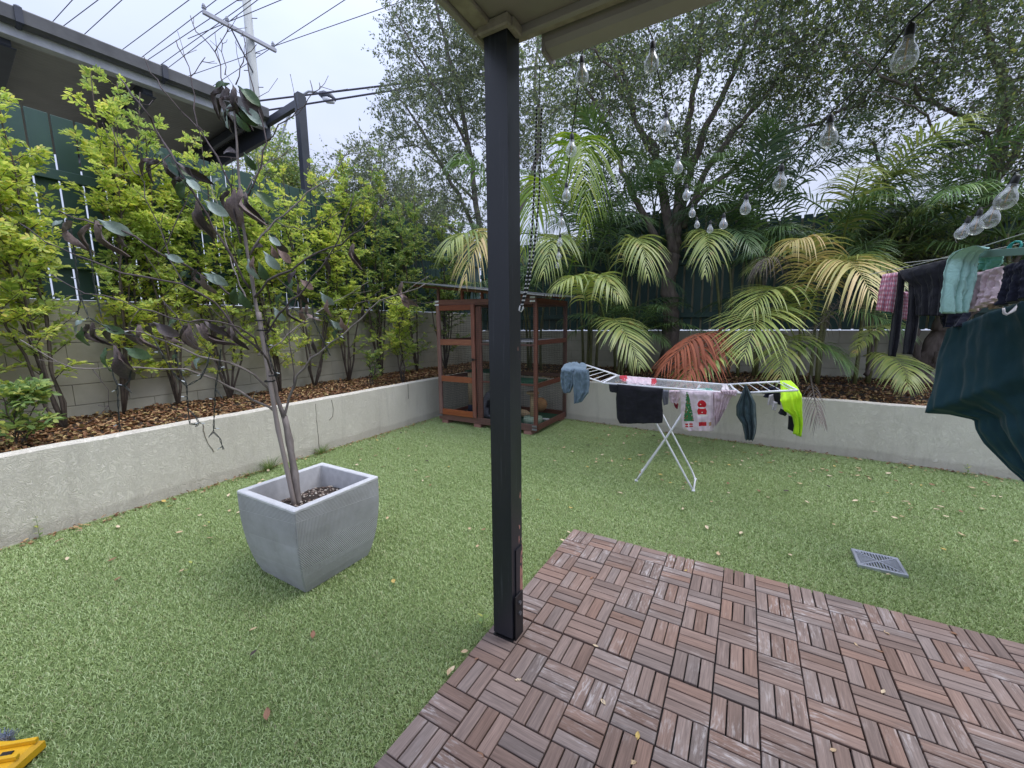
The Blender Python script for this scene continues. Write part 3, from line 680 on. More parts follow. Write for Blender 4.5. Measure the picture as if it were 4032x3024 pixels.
BR = [
 ([(1121, 1647, 2.33), (1155, 1514, 2.3), (1258, 1386, 2.25), (1344, 1319, 2.2), (1420, 1250, 2.2), (1502, 1182, 2.2), (1600, 1150, 2.2), (1678, 1115, 2.2)], .010, .002, 'barkgrey'),
 ([(1084, 1623, 2.33), (899, 1517, 2.2), (723, 1459, 2.05), (540, 1452, 1.95), (358, 1456, 1.85), (225, 1422, 1.8), (80, 1337, 1.75)], .010, .002, 'barkgrey'),
 ([(1069, 1538, 2.32), (948, 1447, 2.2), (784, 1404, 2.1), (650, 1350, 2.05), (577, 1313, 2.0), (470, 1300, 1.95), (370, 1295, 1.9)], .009, .0025, 'barkgrey'),
 ([(1033, 1392, 2.3), (948, 1319, 2.2), (850, 1192, 2.1), (717, 1125, 2.0), (560, 1090, 1.95), (425, 1052, 1.9), (300, 1010, 1.85), (176, 949, 1.8), (80, 880, 1.8)], .009, .002, 'twig'),
 ([(985, 1210, 2.27), (850, 1120, 2.2), (740, 1050, 2.1), (632, 996, 2.0), (535, 930, 1.95), (389, 881, 1.9), (310, 863, 1.9), (230, 830, 1.85)], .009, .003, 'twig'),
 ([(955, 960, 2.23), (925, 850, 2.2), (911, 735, 2.15), (860, 620, 2.1), (790, 516, 2.1), (710, 430, 2.05), (638, 340, 2.0), (590, 280, 2.0), (565, 219, 2.0)], .007, .002, 'twig'),
 ([(980, 1140, 2.26), (900, 990, 2.15), (820, 850, 2.1), (772, 766, 2.05), (715, 690, 2.0), (668, 608, 2.0), (607, 498, 2.0), (583, 450, 1.95), (523, 365, 1.95), (474, 310, 1.95)], .008, .004, 'twig'),
 ([(796, 516, 2.1), (772, 474, 2.1), (760, 380, 2.1), (753, 298, 2.1), (723, 231, 2.1), (693, 158, 2.1)], .004, .0022, 'twig'),
 ([(753, 298, 2.1), (780, 262, 2.1), (808, 225, 2.1)], .003, .002, 'twig'),
 ([(924, 425, 2.17), (890, 360, 2.15), (875, 310, 2.15), (845, 200, 2.15), (800, 150, 2.15), (765, 95, 2.15), (750, 62, 2.15)], .0045, .002, 'twig'),
 ([(845, 200, 2.15), (872, 150, 2.15), (900, 95, 2.15)], .0035, .002, 'twig'),
 ([(893, 298, 2.15), (880, 210, 2.15), (868, 150, 2.15)], .003, .002, 'twig'),
 ([(924, 330, 2.17), (950, 270, 2.17), (964, 225, 2.17), (1010, 175, 2.17)], .004, .002, 'twig'),
 ([(984, 770, 2.21), (1020, 650, 2.2), (1045, 559, 2.2), (1027, 474, 2.2), (1005, 400, 2.2), (996, 340, 2.2), (975, 240, 2.2), (966, 182, 2.2), (955, 128, 2.2)], .006, .002, 'twig'),
 ([(1045, 559, 2.2), (1100, 500, 2.2), (1154, 462, 2.2), (1200, 415, 2.2), (1233, 371, 2.2), (1221, 316, 2.2)], .005, .002, 'twig'),
 ([(1233, 371, 2.2), (1250, 345, 2.2), (1257, 325, 2.2)], .003, .0018, 'twig'),
 ([(972, 745, 2.2), (1033, 656, 2.25), (1100, 620, 2.3), (1154, 577, 2.3)], .005, .002, 'barkgrey'),
 ([(984, 1000, 2.25), (1030, 930, 2.25), (1088, 869, 2.3), (1150, 820, 2.3), (1215, 760, 2.35), (1290, 710, 2.35), (1344, 638, 2.4), (1398, 580, 2.4)], .008, .002, 'barkgrey'),
 ([(1010, 1170, 2.26), (1060, 1110, 2.2), (1150, 1060, 2.15), (1250, 990, 2.1), (1344, 955, 2.05), (1420, 910, 2.0), (1475, 850, 2.0), (1525, 765, 2.0)], .009, .002, 'twig'),
 ([(1038, 1330, 2.29), (1100, 1230, 2.2), (1200, 1130, 2.1), (1290, 1010, 2.05), (1344, 900, 2.0), (1370, 830, 2.0), (1395, 760, 2.0)], .008, .002, 'twig'),
 ([(1000, 1230, 2.28), (920, 1060, 2.4), (880, 900, 2.5), (845, 760, 2.5), (800, 690, 2.5)], .006, .002, 'barkgrey'),
 ([(1050, 1400, 2.3), (1140, 1310, 2.4), (1230, 1250, 2.5), (1340, 1180, 2.6), (1450, 1110, 2.6)], .006, .002, 'barkgrey'),
 ([(1075, 1480, 2.32), (1000, 1330, 2.0), (860, 1270, 1.85), (740, 1260, 1.8), (600, 1230, 1.75), (480, 1190, 1.7), (330, 1150, 1.7), (200, 1080, 1.7)], .007, .002, 'twig'),
 ([(1155, 1514, 2.3), (1150, 1400, 2.3), (1135, 1300, 2.3), (1150, 1200, 2.3), (1190, 1120, 2.3)], .004, .002, 'twig'),
 ([(1344, 1319, 2.2), (1390, 1230, 2.3), (1440, 1180, 2.3), (1560, 1195, 2.3), (1640, 1180, 2.3)], .004, .002, 'twig'),
 ([(717, 1125, 2.0), (650, 960, 2.0), (600, 850, 2.0), (560, 720, 2.0), (545, 670, 2.0)], .004, .002, 'twig'),
 ([(632, 996, 2.0), (690, 900, 2.0), (735, 800, 2.0), (745, 720, 2.0)], .004, .0018, 'twig'),
 ([(899, 1517, 2.2), (830, 1400, 2.15), (740, 1330, 2.1), (700, 1240, 2.1), (640, 1180, 2.1)], .004, .002, 'twig'),
 ([(358, 1456, 1.85), (420, 1540, 1.85), (440, 1640, 1.9)], .002, .001, 'twig'),
 ([(668, 608, 2.0), (560, 700, 2.0), (500, 640, 2.0), (440, 500, 2.0)], .004, .0018, 'twig'),
 ([(1088, 869, 2.3), (1160, 900, 2.2), (1240, 900, 2.1), (1330, 840, 2.1)], .004, .0018, 'twig'),
]
for pts, r0, r1, m in BR: limb(pts, r0*.72, r1*.85, 'branch', m, .009)
# large drooping leaves
MT['bl_brown'] = mat('withered_brown_leaf', (.27, .205, .19), (.15, .11, .105), .55, 22, bs=.5, bscale=40, bdist=.004)
MT['bl_green'] = mat('dull_green_leaf', (.085, .15, .055), (.05, .095, .04), .4, 16, bs=.3, bscale=40)
MT['bl_pale'] = mat('silvery_leaf_underside', (.38, .46, .40), (.26, .33, .28), .45, 18, bs=.3, bscale=40)
MT['bl_dark'] = mat('dark_dead_leaf', (.12, .092, .09), (.06, .047, .048), .5, 22, bs=.4, bscale=40)
MT['bl_pink'] = mat('pinkish_dry_leaf', (.36, .24, .20), (.20, .13, .11), .6, 18, bs=.4, bscale=40)
def bigleaf_mesh(mt, fold, curl, seed):
    rr = random.Random(seed); V = []; Fz = []; nx = 7
    ws = [.03, .14, .27, .38, .43, .36, .10]
    for i in range(nx):
        t = i/(nx-1); w_ = ws[i]*.55; z0 = -curl*t*t*.9; x = t*(1-.25*curl*t)
        for j in (-1, -.5, 0, .5, 1):
            yy = j*w_*math.cos(fold*abs(j)); zz = z0+abs(j)*w_*math.sin(fold)+.03*rr.uniform(-1, 1)+.05*math.sin(9*t+3*j)+(.08*math.sin(5*t-2*j) if fold > 1 else 0); yy += .05*math.sin(6*t+seed)*(1 if fold > 1 else .4)
            V.append((x, yy, zz))
    for i in range(nx-1):
        for j in range(4): a_ = i*5+j; Fz.append((a_, a_+5, a_+6, a_+1))
    b = MB(); b.add(V, Fz); me = b.mesh('leaf', MT[mt], True); return me
LM = {k: [bigleaf_mesh(k, f, c_, s) for f, c_, s in ((.5, .35, 1), (1.1, .7, 2), (.3, .55, 3))] for k in ('bl_brown', 'bl_green', 'bl_pale', 'bl_dark', 'bl_pink')}
LV = [ # x, y, distance, kind, length m, hang angle (deg from straight down), side lean
 (250, 870, 1.84, 'p', .10, 70, -1), (275, 865, 1.84, 'b', .13, 35, -1), (385, 865, 1.88, 'p', .11, 65, 1), (375, 870, 1.9, 'b', .15, 12, 1), (350, 880, 1.9, 'b', .12, 20, -1), (490, 925, 1.95, 'd', .08, 70, -1),
 (925, 745, 2.16, 'b', .14, 10, -1), (945, 745, 2.15, 'b', .16, 6, 1), (900, 750, 2.18, 'd', .13, 35, -1), (965, 760, 2.2, 'd', .13, 20, 1), (985, 745, 2.2, 'g', .15, 60, 1), (905, 740, 2.2, 'g', .12, 75, -1),
 (775, 790, 2.04, 'b', .14, 5, -1), (770, 800, 2.06, 'd', .15, 22, 1), (800, 790, 2.05, 'p', .12, 60, 1), (730, 700, 2.0, 'g', .12, 25, -1), (728, 702, 2.0, 'p', .10, 60, 1), (720, 700, 2.0, 'd', .10, 75, -1),
 (625, 630, 2.0, 'd', .11, 50, -1), (640, 630, 2.0, 'd', .12, 25, 1), (600, 640, 2.0, 'p', .07, 80, -1), (610, 628, 2.0, 'b', .10, 70, -1), (660, 640, 2.0, 'g', .12, 70, 1), (690, 640, 2.0, 'd', .14, 62, 1), (650, 610, 2.0, 'g', .09, 110, -1),
 (905, 330, 2.15, 'g', .12, 80, -1), (880, 345, 2.15, 'd', .13, 45, -1), (900, 350, 2.15, 'd', .15, 25, -1), (920, 345, 2.15, 'd', .15, 8, 1), (935, 340, 2.15, 'g', .15, 58, 1), (940, 350, 2.15, 'd', .15, 40, 1), (925, 420, 2.16, 'd', .12, 55, -1), (930, 410, 2.16, 'g', .14, 35, 1), (915, 410, 2.16, 'p', .12, 40, -1), (935, 415, 2.16, 'p', .12, 62, 1), (930, 450, 2.16, 'g', .11, 25, 1), (910, 385, 2.15, 'd', .12, 72, -1), (930, 380, 2.15, 'd', .10, 0, 1),
 (870, 700, 2.16, 'p', .08, 60, -1), (960, 600, 2.2, 'g', .11, 25, 1), (940, 600, 2.2, 'd', .08, 100, -1),
 (330, 1262, 1.9, 'p', .09, 70, -1), (345, 1275, 1.9, 'd', .10, 22, -1), (360, 1270, 1.9, 'd', .12, 8, 1), (320, 1285, 1.9, 'g', .12, 12, -1), (400, 1280, 1.9, 'g', .10, 70, 1),
 (545, 1280, 2.0, 'b', .12, 12, 1), (530, 1285, 2.0, 'd', .11, 55, -1), (470, 1290, 1.95, 'd', .12, 75, -1), (455, 1360, 1.86, 'b', .10, 5, 1), (450, 1370, 1.86, 'd', .14, 15, 1), (490, 1370, 1.86, 'g', .12, 70, 1), (420, 1370, 1.86, 'g', .14, 20, -1),
 (670, 1275, 2.05, 'p', .09, 28, -1), (660, 1280, 2.05, 'b', .10, 20, -1), (740, 1270, 2.1, 'b', .13, 3, 1), (730, 1280, 2.1, 'd', .13, 15, -1), (790, 1275, 2.1, 'b', .15, 30, 1), (770, 1280, 2.1, 'b', .12, 48, 1), (800, 1262, 2.1, 'd', .11, 65, 1), (900, 1290, 2.15, 'b', .10, 5, -1), (905, 1290, 2.15, 'd', .13, 30, 1), (890, 1285, 2.15, 'd', .12, 65, -1), (700, 1262, 2.1, 'g', .09, 80, -1), (600, 1270, 2.02, 'd', .12, 60, 1), (615, 1275, 2.02, 'd', .09, 75, -1),
 (740, 1070, 2.02, 'g', .09, 70, -1), (790, 1080, 2.1, 'b', .10, 8, 1), (800, 1075, 2.1, 'p', .12, 65, 1), (830, 1070, 2.1, 'p', .10, 40, 1), (650, 1000, 2.0, 'p', .07, 68, 1), (770, 1060, 2.1, 'd', .10, 20, -1),
 (925, 1130, 2.2, 'g', .14, 12, -1), (935, 1140, 2.2, 'g', .12, 25, 1), (980, 1020, 2.22, 'p', .11, 5, 1), (1000, 1010, 2.2, 'k', .10, 20, -1), (1015, 1030, 2.2, 'g', .12, 20, 1), (1065, 965, 2.2, 'k', .08, 20, 1), (1055, 930, 2.25, 'p', .08, 60, 1), (1035, 990, 2.2, 'p', .12, 40, 1), (1090, 980, 2.2, 'k', .11, 50, 1), (1080, 930, 2.3, 'd', .10, 25, 1), (960, 980, 2.25, 'g', .10, 60, -1), (1040, 970, 2.25, 'd', .09, 100, -1),
 (1150, 1100, 2.15, 'g', .12, 10, -1), (1170, 1120, 2.15, 'd', .11, 20, 1), (1180, 1100, 2.15, 'k', .09, 60, 1), (1205, 1200, 2.3, 'b', .10, 2, 1), (1190, 1210, 2.3, 'k', .08, 12, -1), (1110, 1150, 2.25, 'g', .12, 35, -1), (1130, 1200, 2.25, 'd', .10, 15, 1), (1165, 1060, 2.2, 'd', .09, 30, -1),
 (1280, 1010, 2.1, 'd', .08, 20, 1), (1260, 1150, 2.2, 'p', .10, 40, 1), (1290, 1180, 2.2, 'k', .11, 15, -1), (1390, 960, 2.02, 'b', .09, 8, -1), (1385, 975, 2.02, 'd', .08, 22, 1), (1575, 1150, 2.2, 'k', .10, 35, 1), (1580, 1110, 2.2, 'b', .10, 5, -1), (1570, 1160, 2.2, 'b', .08, 60, 1), (1425, 1200, 2.2, 'd', .10, 10, 1), (1330, 1290, 2.2, 'g', .10, 30, -1), (1340, 1250, 2.2, 'k', .09, 12, 1), (1300, 1260, 2.25, 'p', .08, 50, 1),
 (790, 1400, 2.1, 'p', .08, 30, -1), (755, 1420, 2.1, 'k', .07, 10, 1), (700, 1395, 2.05, 'g', .09, 60, -1), (1230, 1330, 2.3, 'd', .08, 15, 1), (1075, 1210, 2.25, 'p', .09, 35, 1), (1060, 1250, 2.25, 'd', .09, 5, -1),
]
KM = {'b': 'bl_brown', 'g': 'bl_green', 'p': 'bl_pale', 'd': 'bl_dark', 'k': 'bl_pink'}
RT = Vector(RC[0]); FWD = Vector((RC[2][0], RC[2][1], 0)).normalized()
for x, y, d, k, ln, ang, sgn in LV:
    a = math.radians(ang); P = at(x, y, d)-TR0
    dirv = (Vector((0, 0, -1))*math.cos(a)+RT*sgn*math.sin(a)+FWD*R.uniform(-.35, .2)).normalized()
    nrm = (-FWD+RT*R.uniform(-.6, .6)+Vector((0, 0, .5))).normalized(); sdv = nrm.cross(dirv).normalized(); nrm = dirv.cross(sdv)
    me = LM[KM[k]][1 if (k in 'bd' and R.random() < .7) else R.choice((0, 2))]; o = inst('leaf', me, tree); s = ln*R.uniform(.95, 1.2)*({'b': 1.2, 'd': 1.05, 'g': .85, 'p': .95, 'k': .9}[k])
    o.matrix_local = Matrix(((dirv.x*s, sdv.x*s, nrm.x*s, P.x), (dirv.y*s, sdv.y*s, nrm.y*s, P.y), (dirv.z*s, sdv.z*s, nrm.z*s, P.z), (0, 0, 0, 1)))
# stake tied to it
sp = [at(x, y, d) for x, y, d in ((1162, 2003, 2.30), (1130, 1850, 2.29), (1095, 1690, 2.28), (1062, 1500, 2.27), (1035, 1330, 2.25), (1018, 1230, 2.24))]
stk = thing('bamboo_stake', 'grey bamboo stake standing beside the trunk of the planter tree', 'stake', tuple(sp[0]))
st = MB(); q = []
for i in range(len(sp)-1):
    for k in range(4): q.append(sp[i].lerp(sp[i+1], k/4)-sp[0])
q.append(sp[-1]-sp[0]); st.tube(q, [.0125*(1.12 if i % 4 == 0 else 1) for i in range(len(q))], 8)
MT['bamboo'] = mat('weathered_bamboo', (.32, .27, .24), (.19, .16, .15), .6, 10, sc=(1, 1, .2))
st.build('cane', MT['bamboo'], stk, smooth=True)
for x, y, d in ((1062, 1500, 2.26), (1075, 1478, 2.26), (1025, 1262, 2.23), (1032, 1300, 2.23)):
    c = at(x, y, d+.02)-sp[0]; tie = MB(); tie.lathe([(.026, -.004), (.029, 0), (.026, .004)], 10, c=tuple(c)); tie.build('tie', MT['wire'], stk, smooth=True)

# fairy lights in the lower branches
MT['fairywire'] = mat('dark_green_flex', (.012, .02, .018), None, .5); MT['led'] = mat('clear_led_tip', (.75, .78, .80), None, .2)
def fairy(lines, label):
    b = MB(); leds = []
    for ln in lines:
        P = [at(*p) for p in ln]; Qs = []
        for i in range(len(P)-1):
            n_ = max(2, int((P[i+1]-P[i]).length/.018))
            for k in range(n_): Qs.append(P[i].lerp(P[i+1], k/n_))
        Qs.append(P[-1])
        for ph in (0, math.pi):
            b.tube([q+RT*.0035*math.cos(i*1.1+ph)+Vector((0, 0, .0035*math.sin(i*1.1+ph))) for i, q in enumerate(Qs)], .0018, 4)
        for i in range(5, len(Qs), 8):
            dd = (RT*R.choice((-1, 1))+Vector((0, 0, R.uniform(-.6, .3)))).normalized(); leds.append((Qs[i], dd))
    t = b.build('fairy_lights', MT['fairywire']); tag(t, label, 'fairy lights')
    for q_, dd in leds:
        led = MB(); led.tube([q_, q_+dd*.014], .0024, 5); led.tube([q_+dd*.014, q_+dd*.030], .0024, 5, mi=1); led.build('led_tip', [MT['fairywire'], MT['led']], t)
fairy([[(441, 1435, 1.86), (446, 1480, 1.86), (462, 1514, 1.86), (466, 1600, 1.86), (472, 1700, 1.86)], [(516, 1454, 1.9), (509, 1500, 1.9), (492, 1520, 1.9), (462, 1518, 1.87)], [(492, 1520, 1.9), (516, 1545, 1.9)],
       [(280, 900, 1.9), (300, 1050, 1.9), (318, 1180, 1.9), (305, 1240, 1.9)], [(352, 960, 1.9), (372, 1120, 1.9), (400, 1250, 1.9)], [(318, 1170, 1.9), (350, 1250, 1.9), (440, 1300, 1.9), (560, 1330, 2.0)]],
      'dark fairy light strand looping down from the leftmost low branches of the planter tree')
fairy([[(687, 1376, 2.05), (705, 1450, 2.05), (735, 1515, 2.05), (740, 1610, 2.05), (770, 1640, 2.05), (783, 1665, 2.05), (772, 1680, 2.05)], [(740, 1610, 2.05), (748, 1668, 2.05), (772, 1672, 2.05)], [(735, 1520, 2.05), (790, 1490, 2.05), (815, 1440, 2.05), (825, 1390, 2.08)],
       [(600, 1320, 2.0), (640, 1400, 2.0), (690, 1480, 2.03), (735, 1520, 2.05)]],
      'dark fairy light strand hanging in loops left of the planter tree trunk')
fairy([[(870, 1375, 2.12), (862, 1450, 2.12), (850, 1515, 2.12), (845, 1600, 2.12), (841, 1700, 2.12), (822, 1720, 2.12)], [(841, 1702, 2.12), (866, 1725, 2.12), (872, 1745, 2.12), (880, 1770, 2.12)], [(850, 1530, 2.12), (876, 1568, 2.12)], [(845, 1610, 2.12), (876, 1617, 2.12)],
       [(1030, 1290, 2.24), (1052, 1360, 2.25), (1070, 1440, 2.25), (1090, 1490, 2.27)], [(1100, 1180, 2.2), (1180, 1230, 2.2), (1280, 1240, 2.2), (1340, 1330, 2.2)], [(1228, 1180, 2.2), (1235, 1260, 2.2), (1300, 1400, 2.2)]],
      'dark fairy light strand hanging lowest, ending beside the planter tree trunk')

# ==================================================================== CAT ENCLOSURE
X0, X1, Y0, Y1, Z0, Z1 = -2.86, -1.29, 2.04, 3.02, .03, 1.70
ce = thing('cat_enclosure', 'red timber cat enclosure with wire mesh and corrugated roof in the yard corner', 'cat enclosure', ((X0+X1)/2, (Y0+Y1)/2, TZ))
CO = Vector(((X0+X1)/2, (Y0+Y1)/2, TZ))
def T(p, q, w, h, m='redwood', name='rail', par=ce, up=(0, 0, 1)): return timber(name, Vector(p)-CO, Vector(q)-CO, w, h, MT[m], par, up)
a = .045
for x in (X0+a/2, X1-a/2):
    for y_ in (Y0+a/2, Y1-a/2):
        T((x, y_, Z0), (x, y_, Z1-.05 if x > -2 else Z1), a, a, name='corner_post', up=(0, 1, 0))
T((X0+.715, Y0+.012, Z0+.085), (X0+.715, Y0+.012, Z1-.085), .085, .024, name='mullion', up=(0, 1, 0))
for y_ in (Y0+.010, Y1-.010):
    T((X0, y_-.003, Z0+.045), (X1, y_-.003, Z0+.045), .026, .085, name='bottom_rail'); T((X0, y_-.003, 1.685), (X1, y_-.003, 1.655), .026, .075, name='top_rail')
for x in (X0+.012, X1-.012):
    for z, h in ((Z0+.04, .07), (.61, .06), (1.15, .06), (1.66, .07)):
        T((x, Y0+a+.002, z), (x, Y1-a-.002, z), .024, h, name='side_rail')
T((X0+.76, Y0+.010, .62), (X1-a, Y0+.010, .62), .018, .022, name='shelf_rail'); T((X0+.76, Y0+.010, 1.12), (X1-a, Y0+.010, 1.12), .018, .026, name='shelf_rail')
T((X0+a, Y1-.02, .64), (X1-a, Y1-.02, .64), .02, .045, name='shelf_rail')
# door
dr = bpy.data.objects.new('door', None); link(dr, ce); DY = Y0-.016
dr.location = Vector((X0+.03, DY, .115))-CO
def TD(p, q, w, h, m='redwood', name='stile'):
    return timber(name, Vector(p)-Vector((X0+.03, DY, .115)), Vector(q)-Vector((X0+.03, DY, .115)), w, h, MT[m], dr, (0, 0, 1))
dl, dR = X0+.03, X0+.665
TD((dl+.027, DY, .115), (dl+.027, DY, 1.64), .054, .030); TD((dR-.027, DY, .115), (dR-.027, DY, 1.64), .054, .030)
for z0_, z1_, m_ in ((.115, .195, 'orangewood'), (.59, .67, 'orangewood'), (1.10, 1.18, 'orangewood'), (1.57, 1.64, 'redwood')):
    TD((dl+.055, DY-.001, (z0_+z1_)/2), (dR-.055, DY-.001, (z0_+z1_)/2), .028, z1_-z0_, m_, 'door_rail')
for zz in (.92,):
    b = MB(); b.box((.615, -.034, zz-.115-.012), (.665, -.018, zz-.115+.002)); b.box((.60, -.040, zz-.115-.020), (.618, -.018, zz-.115+.012)); b.build('latch', MT['black_plastic'], dr)
# wire mesh, one grid per face
def wiregrid(name, o, u, v, lu, lv, step=.0255, r=.0011, par=ce):
    o = Vector(o)-CO; u = Vector(u); v = Vector(v); b = MB(); n_ = u.cross(v)
    def strip(p, d, ln, w):
        q = p+d*ln; s = d.cross(n_).normalized()*r; t_ = n_*r
        b.add([p-s, p+t_, p+s, q-s, q+t_, q+s], [(0, 1, 4, 3), (1, 2, 5, 4), (2, 0, 3, 5)])
    k = 0
    while k*step < lu: strip(o+u*(k*step), v, lv, r); k += 1
    k = 0
    while k*step < lv: strip(o+v*(k*step)+n_*.0006, u, lu, r); k += 1
    ob = b.build(name, MT['wire'], par); return ob
wiregrid('wire_mesh', (X0+.675, Y0-.008, Z0+.02), (1, 0, 0), (0, 0, 1), X1-X0-.68, 1.62)
wiregrid('wire_mesh', (X1+.003, Y0+.01, Z0+.02), (0, 1, 0), (0, 0, 1), .96, 1.62)
wiregrid('wire_mesh', (X0-.003, Y0+.01, Z0+.02), (0, 1, 0), (0, 0, 1), .96, 1.66)
wiregrid('wire_mesh', (X0+.02, Y1+.004, Z0+.02), (1, 0, 0), (0, 0, 1), 1.53, 1.62)
w_ = wiregrid('wire_mesh', (dl+.03, DY+.018, .14), (1, 0, 0), (0, 0, 1), dR-dl-.06, 1.48, par=dr); w_.location = CO-Vector((X0+.03, DY, .115))
# shelves and floor
MT['shelfgrey'] = mat('pale_grey_shelf', (.50, .50, .52), (.38, .38, .40), .7, 4); MT['astro'] = mat('green_carpet', (.02, .10, .05), (.012, .06, .03), .95, 60, bs=.6, bscale=200)
MT['ply'] = mat('dark_ply', (.10, .05, .035), None, .7)
b = MB(); b.box((X0+.05-CO.x, Y0+.03-CO.y, .05), (X1-.05-CO.x, Y1-.03-CO.y, .085)); b.build('floor_carpet', MT['astro'], ce)
b = MB(); b.box((X0+.75-CO.x, Y0+.05-CO.y, 1.155-TZ), (X1-.03-CO.x, Y1-.06-CO.y, 1.172-TZ)); b.build('shelf', MT['shelfgrey'], ce)
b = MB(); b.box((X1-.55-CO.x, Y0+.03-CO.y, .635-TZ), (X1-.05-CO.x, Y0+.42-CO.y, .65-TZ)); b.build('shelf', MT['astro'], ce)
b = MB(); b.box((X0+.05-CO.x, Y1-.42-CO.y, .665-TZ), (X0+.75-CO.x, Y1-.05-CO.y, .68-TZ)); b.build('shelf', MT['astro'], ce)
# corrugated roof, fixings, feet, corner brackets
b = MB(); vs = []; fs = []; ny = 150; A = [(-3.37, 1.985), (-1.13, 1.700)]
for i, (x, z) in enumerate(A):
    for j in range(ny+1):
        y_ = 1.86+1.52*j/ny; vs.append((x-CO.x, y_-CO.y, z+.055*(j/ny)+.009*math.sin(2*math.pi*(y_)/.076)-CO.z))
for j in range(ny): fs.append((j, j+1, ny+2+j, ny+1+j))
b.add(vs, fs); o = b.build('corrugated_sheet', MT['galv'], ce, smooth=True); md = o.modifiers.new('thick', 'SOLIDIFY'); md.thickness = .0012
for x in (-2.83, -2.42, -2.1):
    z = 1.985+(x+3.37)/2.24*-.285-.022
    if z-Z1 > .03: T((x, Y0+.03, Z1+.0), (x, Y0+.03, z), .035, .035, name='roof_strut', up=(0, 1, 0))
T((-3.28, Y0+.03, 1.945), (-1.32, Y0+.03, 1.700), .03, .03, name='rafter'); T((-3.28, Y1-.03, 1.985), (-1.32, Y1-.03, 1.735), .03, .03, name='rafter')
MT['brick'] = mat('pink_brick', (.36, .19, .15), (.27, .14, .11), .85, 12, bs=.4, bscale=60)
for x, y_ in ((X0+.10, Y0+.05), (X0+.66, Y0+.05), (X1-.13, Y0+.05), (X1-.10, Y1-.08), (X0+.10, Y1-.08)):
    b = MB(); b.box((x-.055-CO.x, y_-.10-CO.y+.05, 0), (x+.055-CO.x, y_+.12-CO.y, Z0-TZ-.001), bev=.004); b.build('brick', MT['brick'], ce)
for x, y_, z in ((X0-.005, Y0-.014, 1.70), (X0-.005, Y0-.014, 1.655), (X1-.085, Y0-.014, 1.70), (X1-.085, Y0-.014, 1.655), (X0-.005, Y0-.014, .095), (X1-.06, Y0-.014, .10), (X1-.06, Y0-.014, .06)):
    b = MB(); b.box((x-CO.x, y_-CO.y, z-.013-CO.z), (x+.07-CO.x, y_+.0035-CO.y, z+.010-CO.z), bev=.001); b.build('corner_bracket', MT['white_enamel'] if z > 1 else MT['galv'], ce)
# things inside the enclosure
ZF = .085+TZ+.002
MT['sisal'] = mat('sisal_rope', (.50, .38, .23), (.36, .26, .15), .9, 60, sc=(1, 1, 6), bs=.9, bscale=60, bdist=.006)
MT['navy'] = mat('navy_cloth', (.02, .03, .06), None, .9); MT['greyplush'] = mat('grey_plush', (.16, .16, .19), (.09, .09, .11), .95, 30, bs=.6, bscale=120)
MT['greenplush'] = mat('sage_plush', (.30, .38, .28), (.2, .27, .2), .95, 30, bs=.6, bscale=120); MT['tan'] = mat('tan_plush', (.48, .34, .20), (.36, .25, .14), .95, 30)
MT['orangeball'] = mat('cork_orange', (.45, .24, .10), (.3, .15, .07), .8, 20)
p1 = thing('scratching_post', 'tall sisal scratching post with navy foot behind the enclosure door', 'scratching post', (-2.62, 2.50, ZF))
b = MB(); b.lathe([(0, .12), (.045, .12), (.045, .60), (0, .60)], 18); b.build('sisal_column', MT['sisal'], p1, True)
b = MB(); b.lathe([(0, .0), (.05, 0), (.052, .12), (.046, .121)], 18); b.build('foot', MT['navy'], p1, True)
b = MB(); b.box((-.16, -.14, 0), (.17, .14, .02), bev=.006); b.build('base', MT['black_plastic'], p1)
p2 = thing('scratching_post', 'short sisal scratching post on a round sage green base, near the enclosure corner', 'scratching post', (-1.475, 2.30, ZF))
b = MB(); b.lathe([(0, 0), (.10, 0), (.125, .02), (.13, .06), (.12, .095), (.05, .10), (0, .10)], 26); b.build('base', MT['greenplush'], p2, True)
b = MB(); b.lathe([(0, .10), (.038, .10), (.038, .40), (0, .40)], 16); b.build('sisal_column', MT['sisal'], p2, True)
b = MB(); b.lathe([(0, .40), (.085, .402), (.09, .415), (.08, .43), (0, .435)], 22); b.build('top_pad', MT['tan'], p2, True)
b = MB(); b.lathe([(0, 0), (.20, 0), (.225, .06), (.21, .16), (.17, .26), (.12, .345), (.05, .39), (0, .40)], 26)
vs = [(x, y_, z) for x, y_, z in b.v]; bed = MB()
# igloo bed with an opening toward the front right
cen = Vector((.10, -.19, .14)); keep = [f for f in b.f if (Vector(vs[f[0]])-cen).length > .13 or vs[f[0]][1] > -.05]
bed.add(vs, keep); o = bed.build('cat_bed', MT['greyplush'], smooth=True); o.location = (-2.17, 2.45, ZF); md = o.modifiers.new('t', 'SOLIDIFY'); md.thickness = .02
tag(o, 'grey plush igloo cat bed inside the red enclosure, beside its door', 'cat bed')
b = MB(); b.lathe([(0, 0), (.05, .01), (.09, .05), (.105, .105), (.09, .16), (.05, .2), (0, .21)], 22); o = b.build('wicker_ball', MT['orangeball'], smooth=True); o.location = (-1.62, 2.82, ZF+.05)
tag(o, 'round orange brown cat toy ball inside the enclosure at the back', 'cat toy')
tb_ = thing('plush_toy', 'tan plush toy lying on green carpet inside the enclosure', 'plush toy', (-1.75, 2.52, ZF))
b = MB(); b.tube([(-.09, 0, .06), (-.03, 0, .075), (.05, .01, .07), (.10, .02, .06)], [.03, .055, .05, .025], 12); b.build('body', MT['tan'], tb_, True)
for x, y_ in ((-.06, -.04), (-.05, .05), (.06, -.03), (.07, .05)):
    b = MB(); b.tube([(x, y_*.4, .06), (x, y_, .03), (x, y_*1.2, .012)], [.02, .018, .016], 8); b.build('leg', MT['tan'], tb_, True)
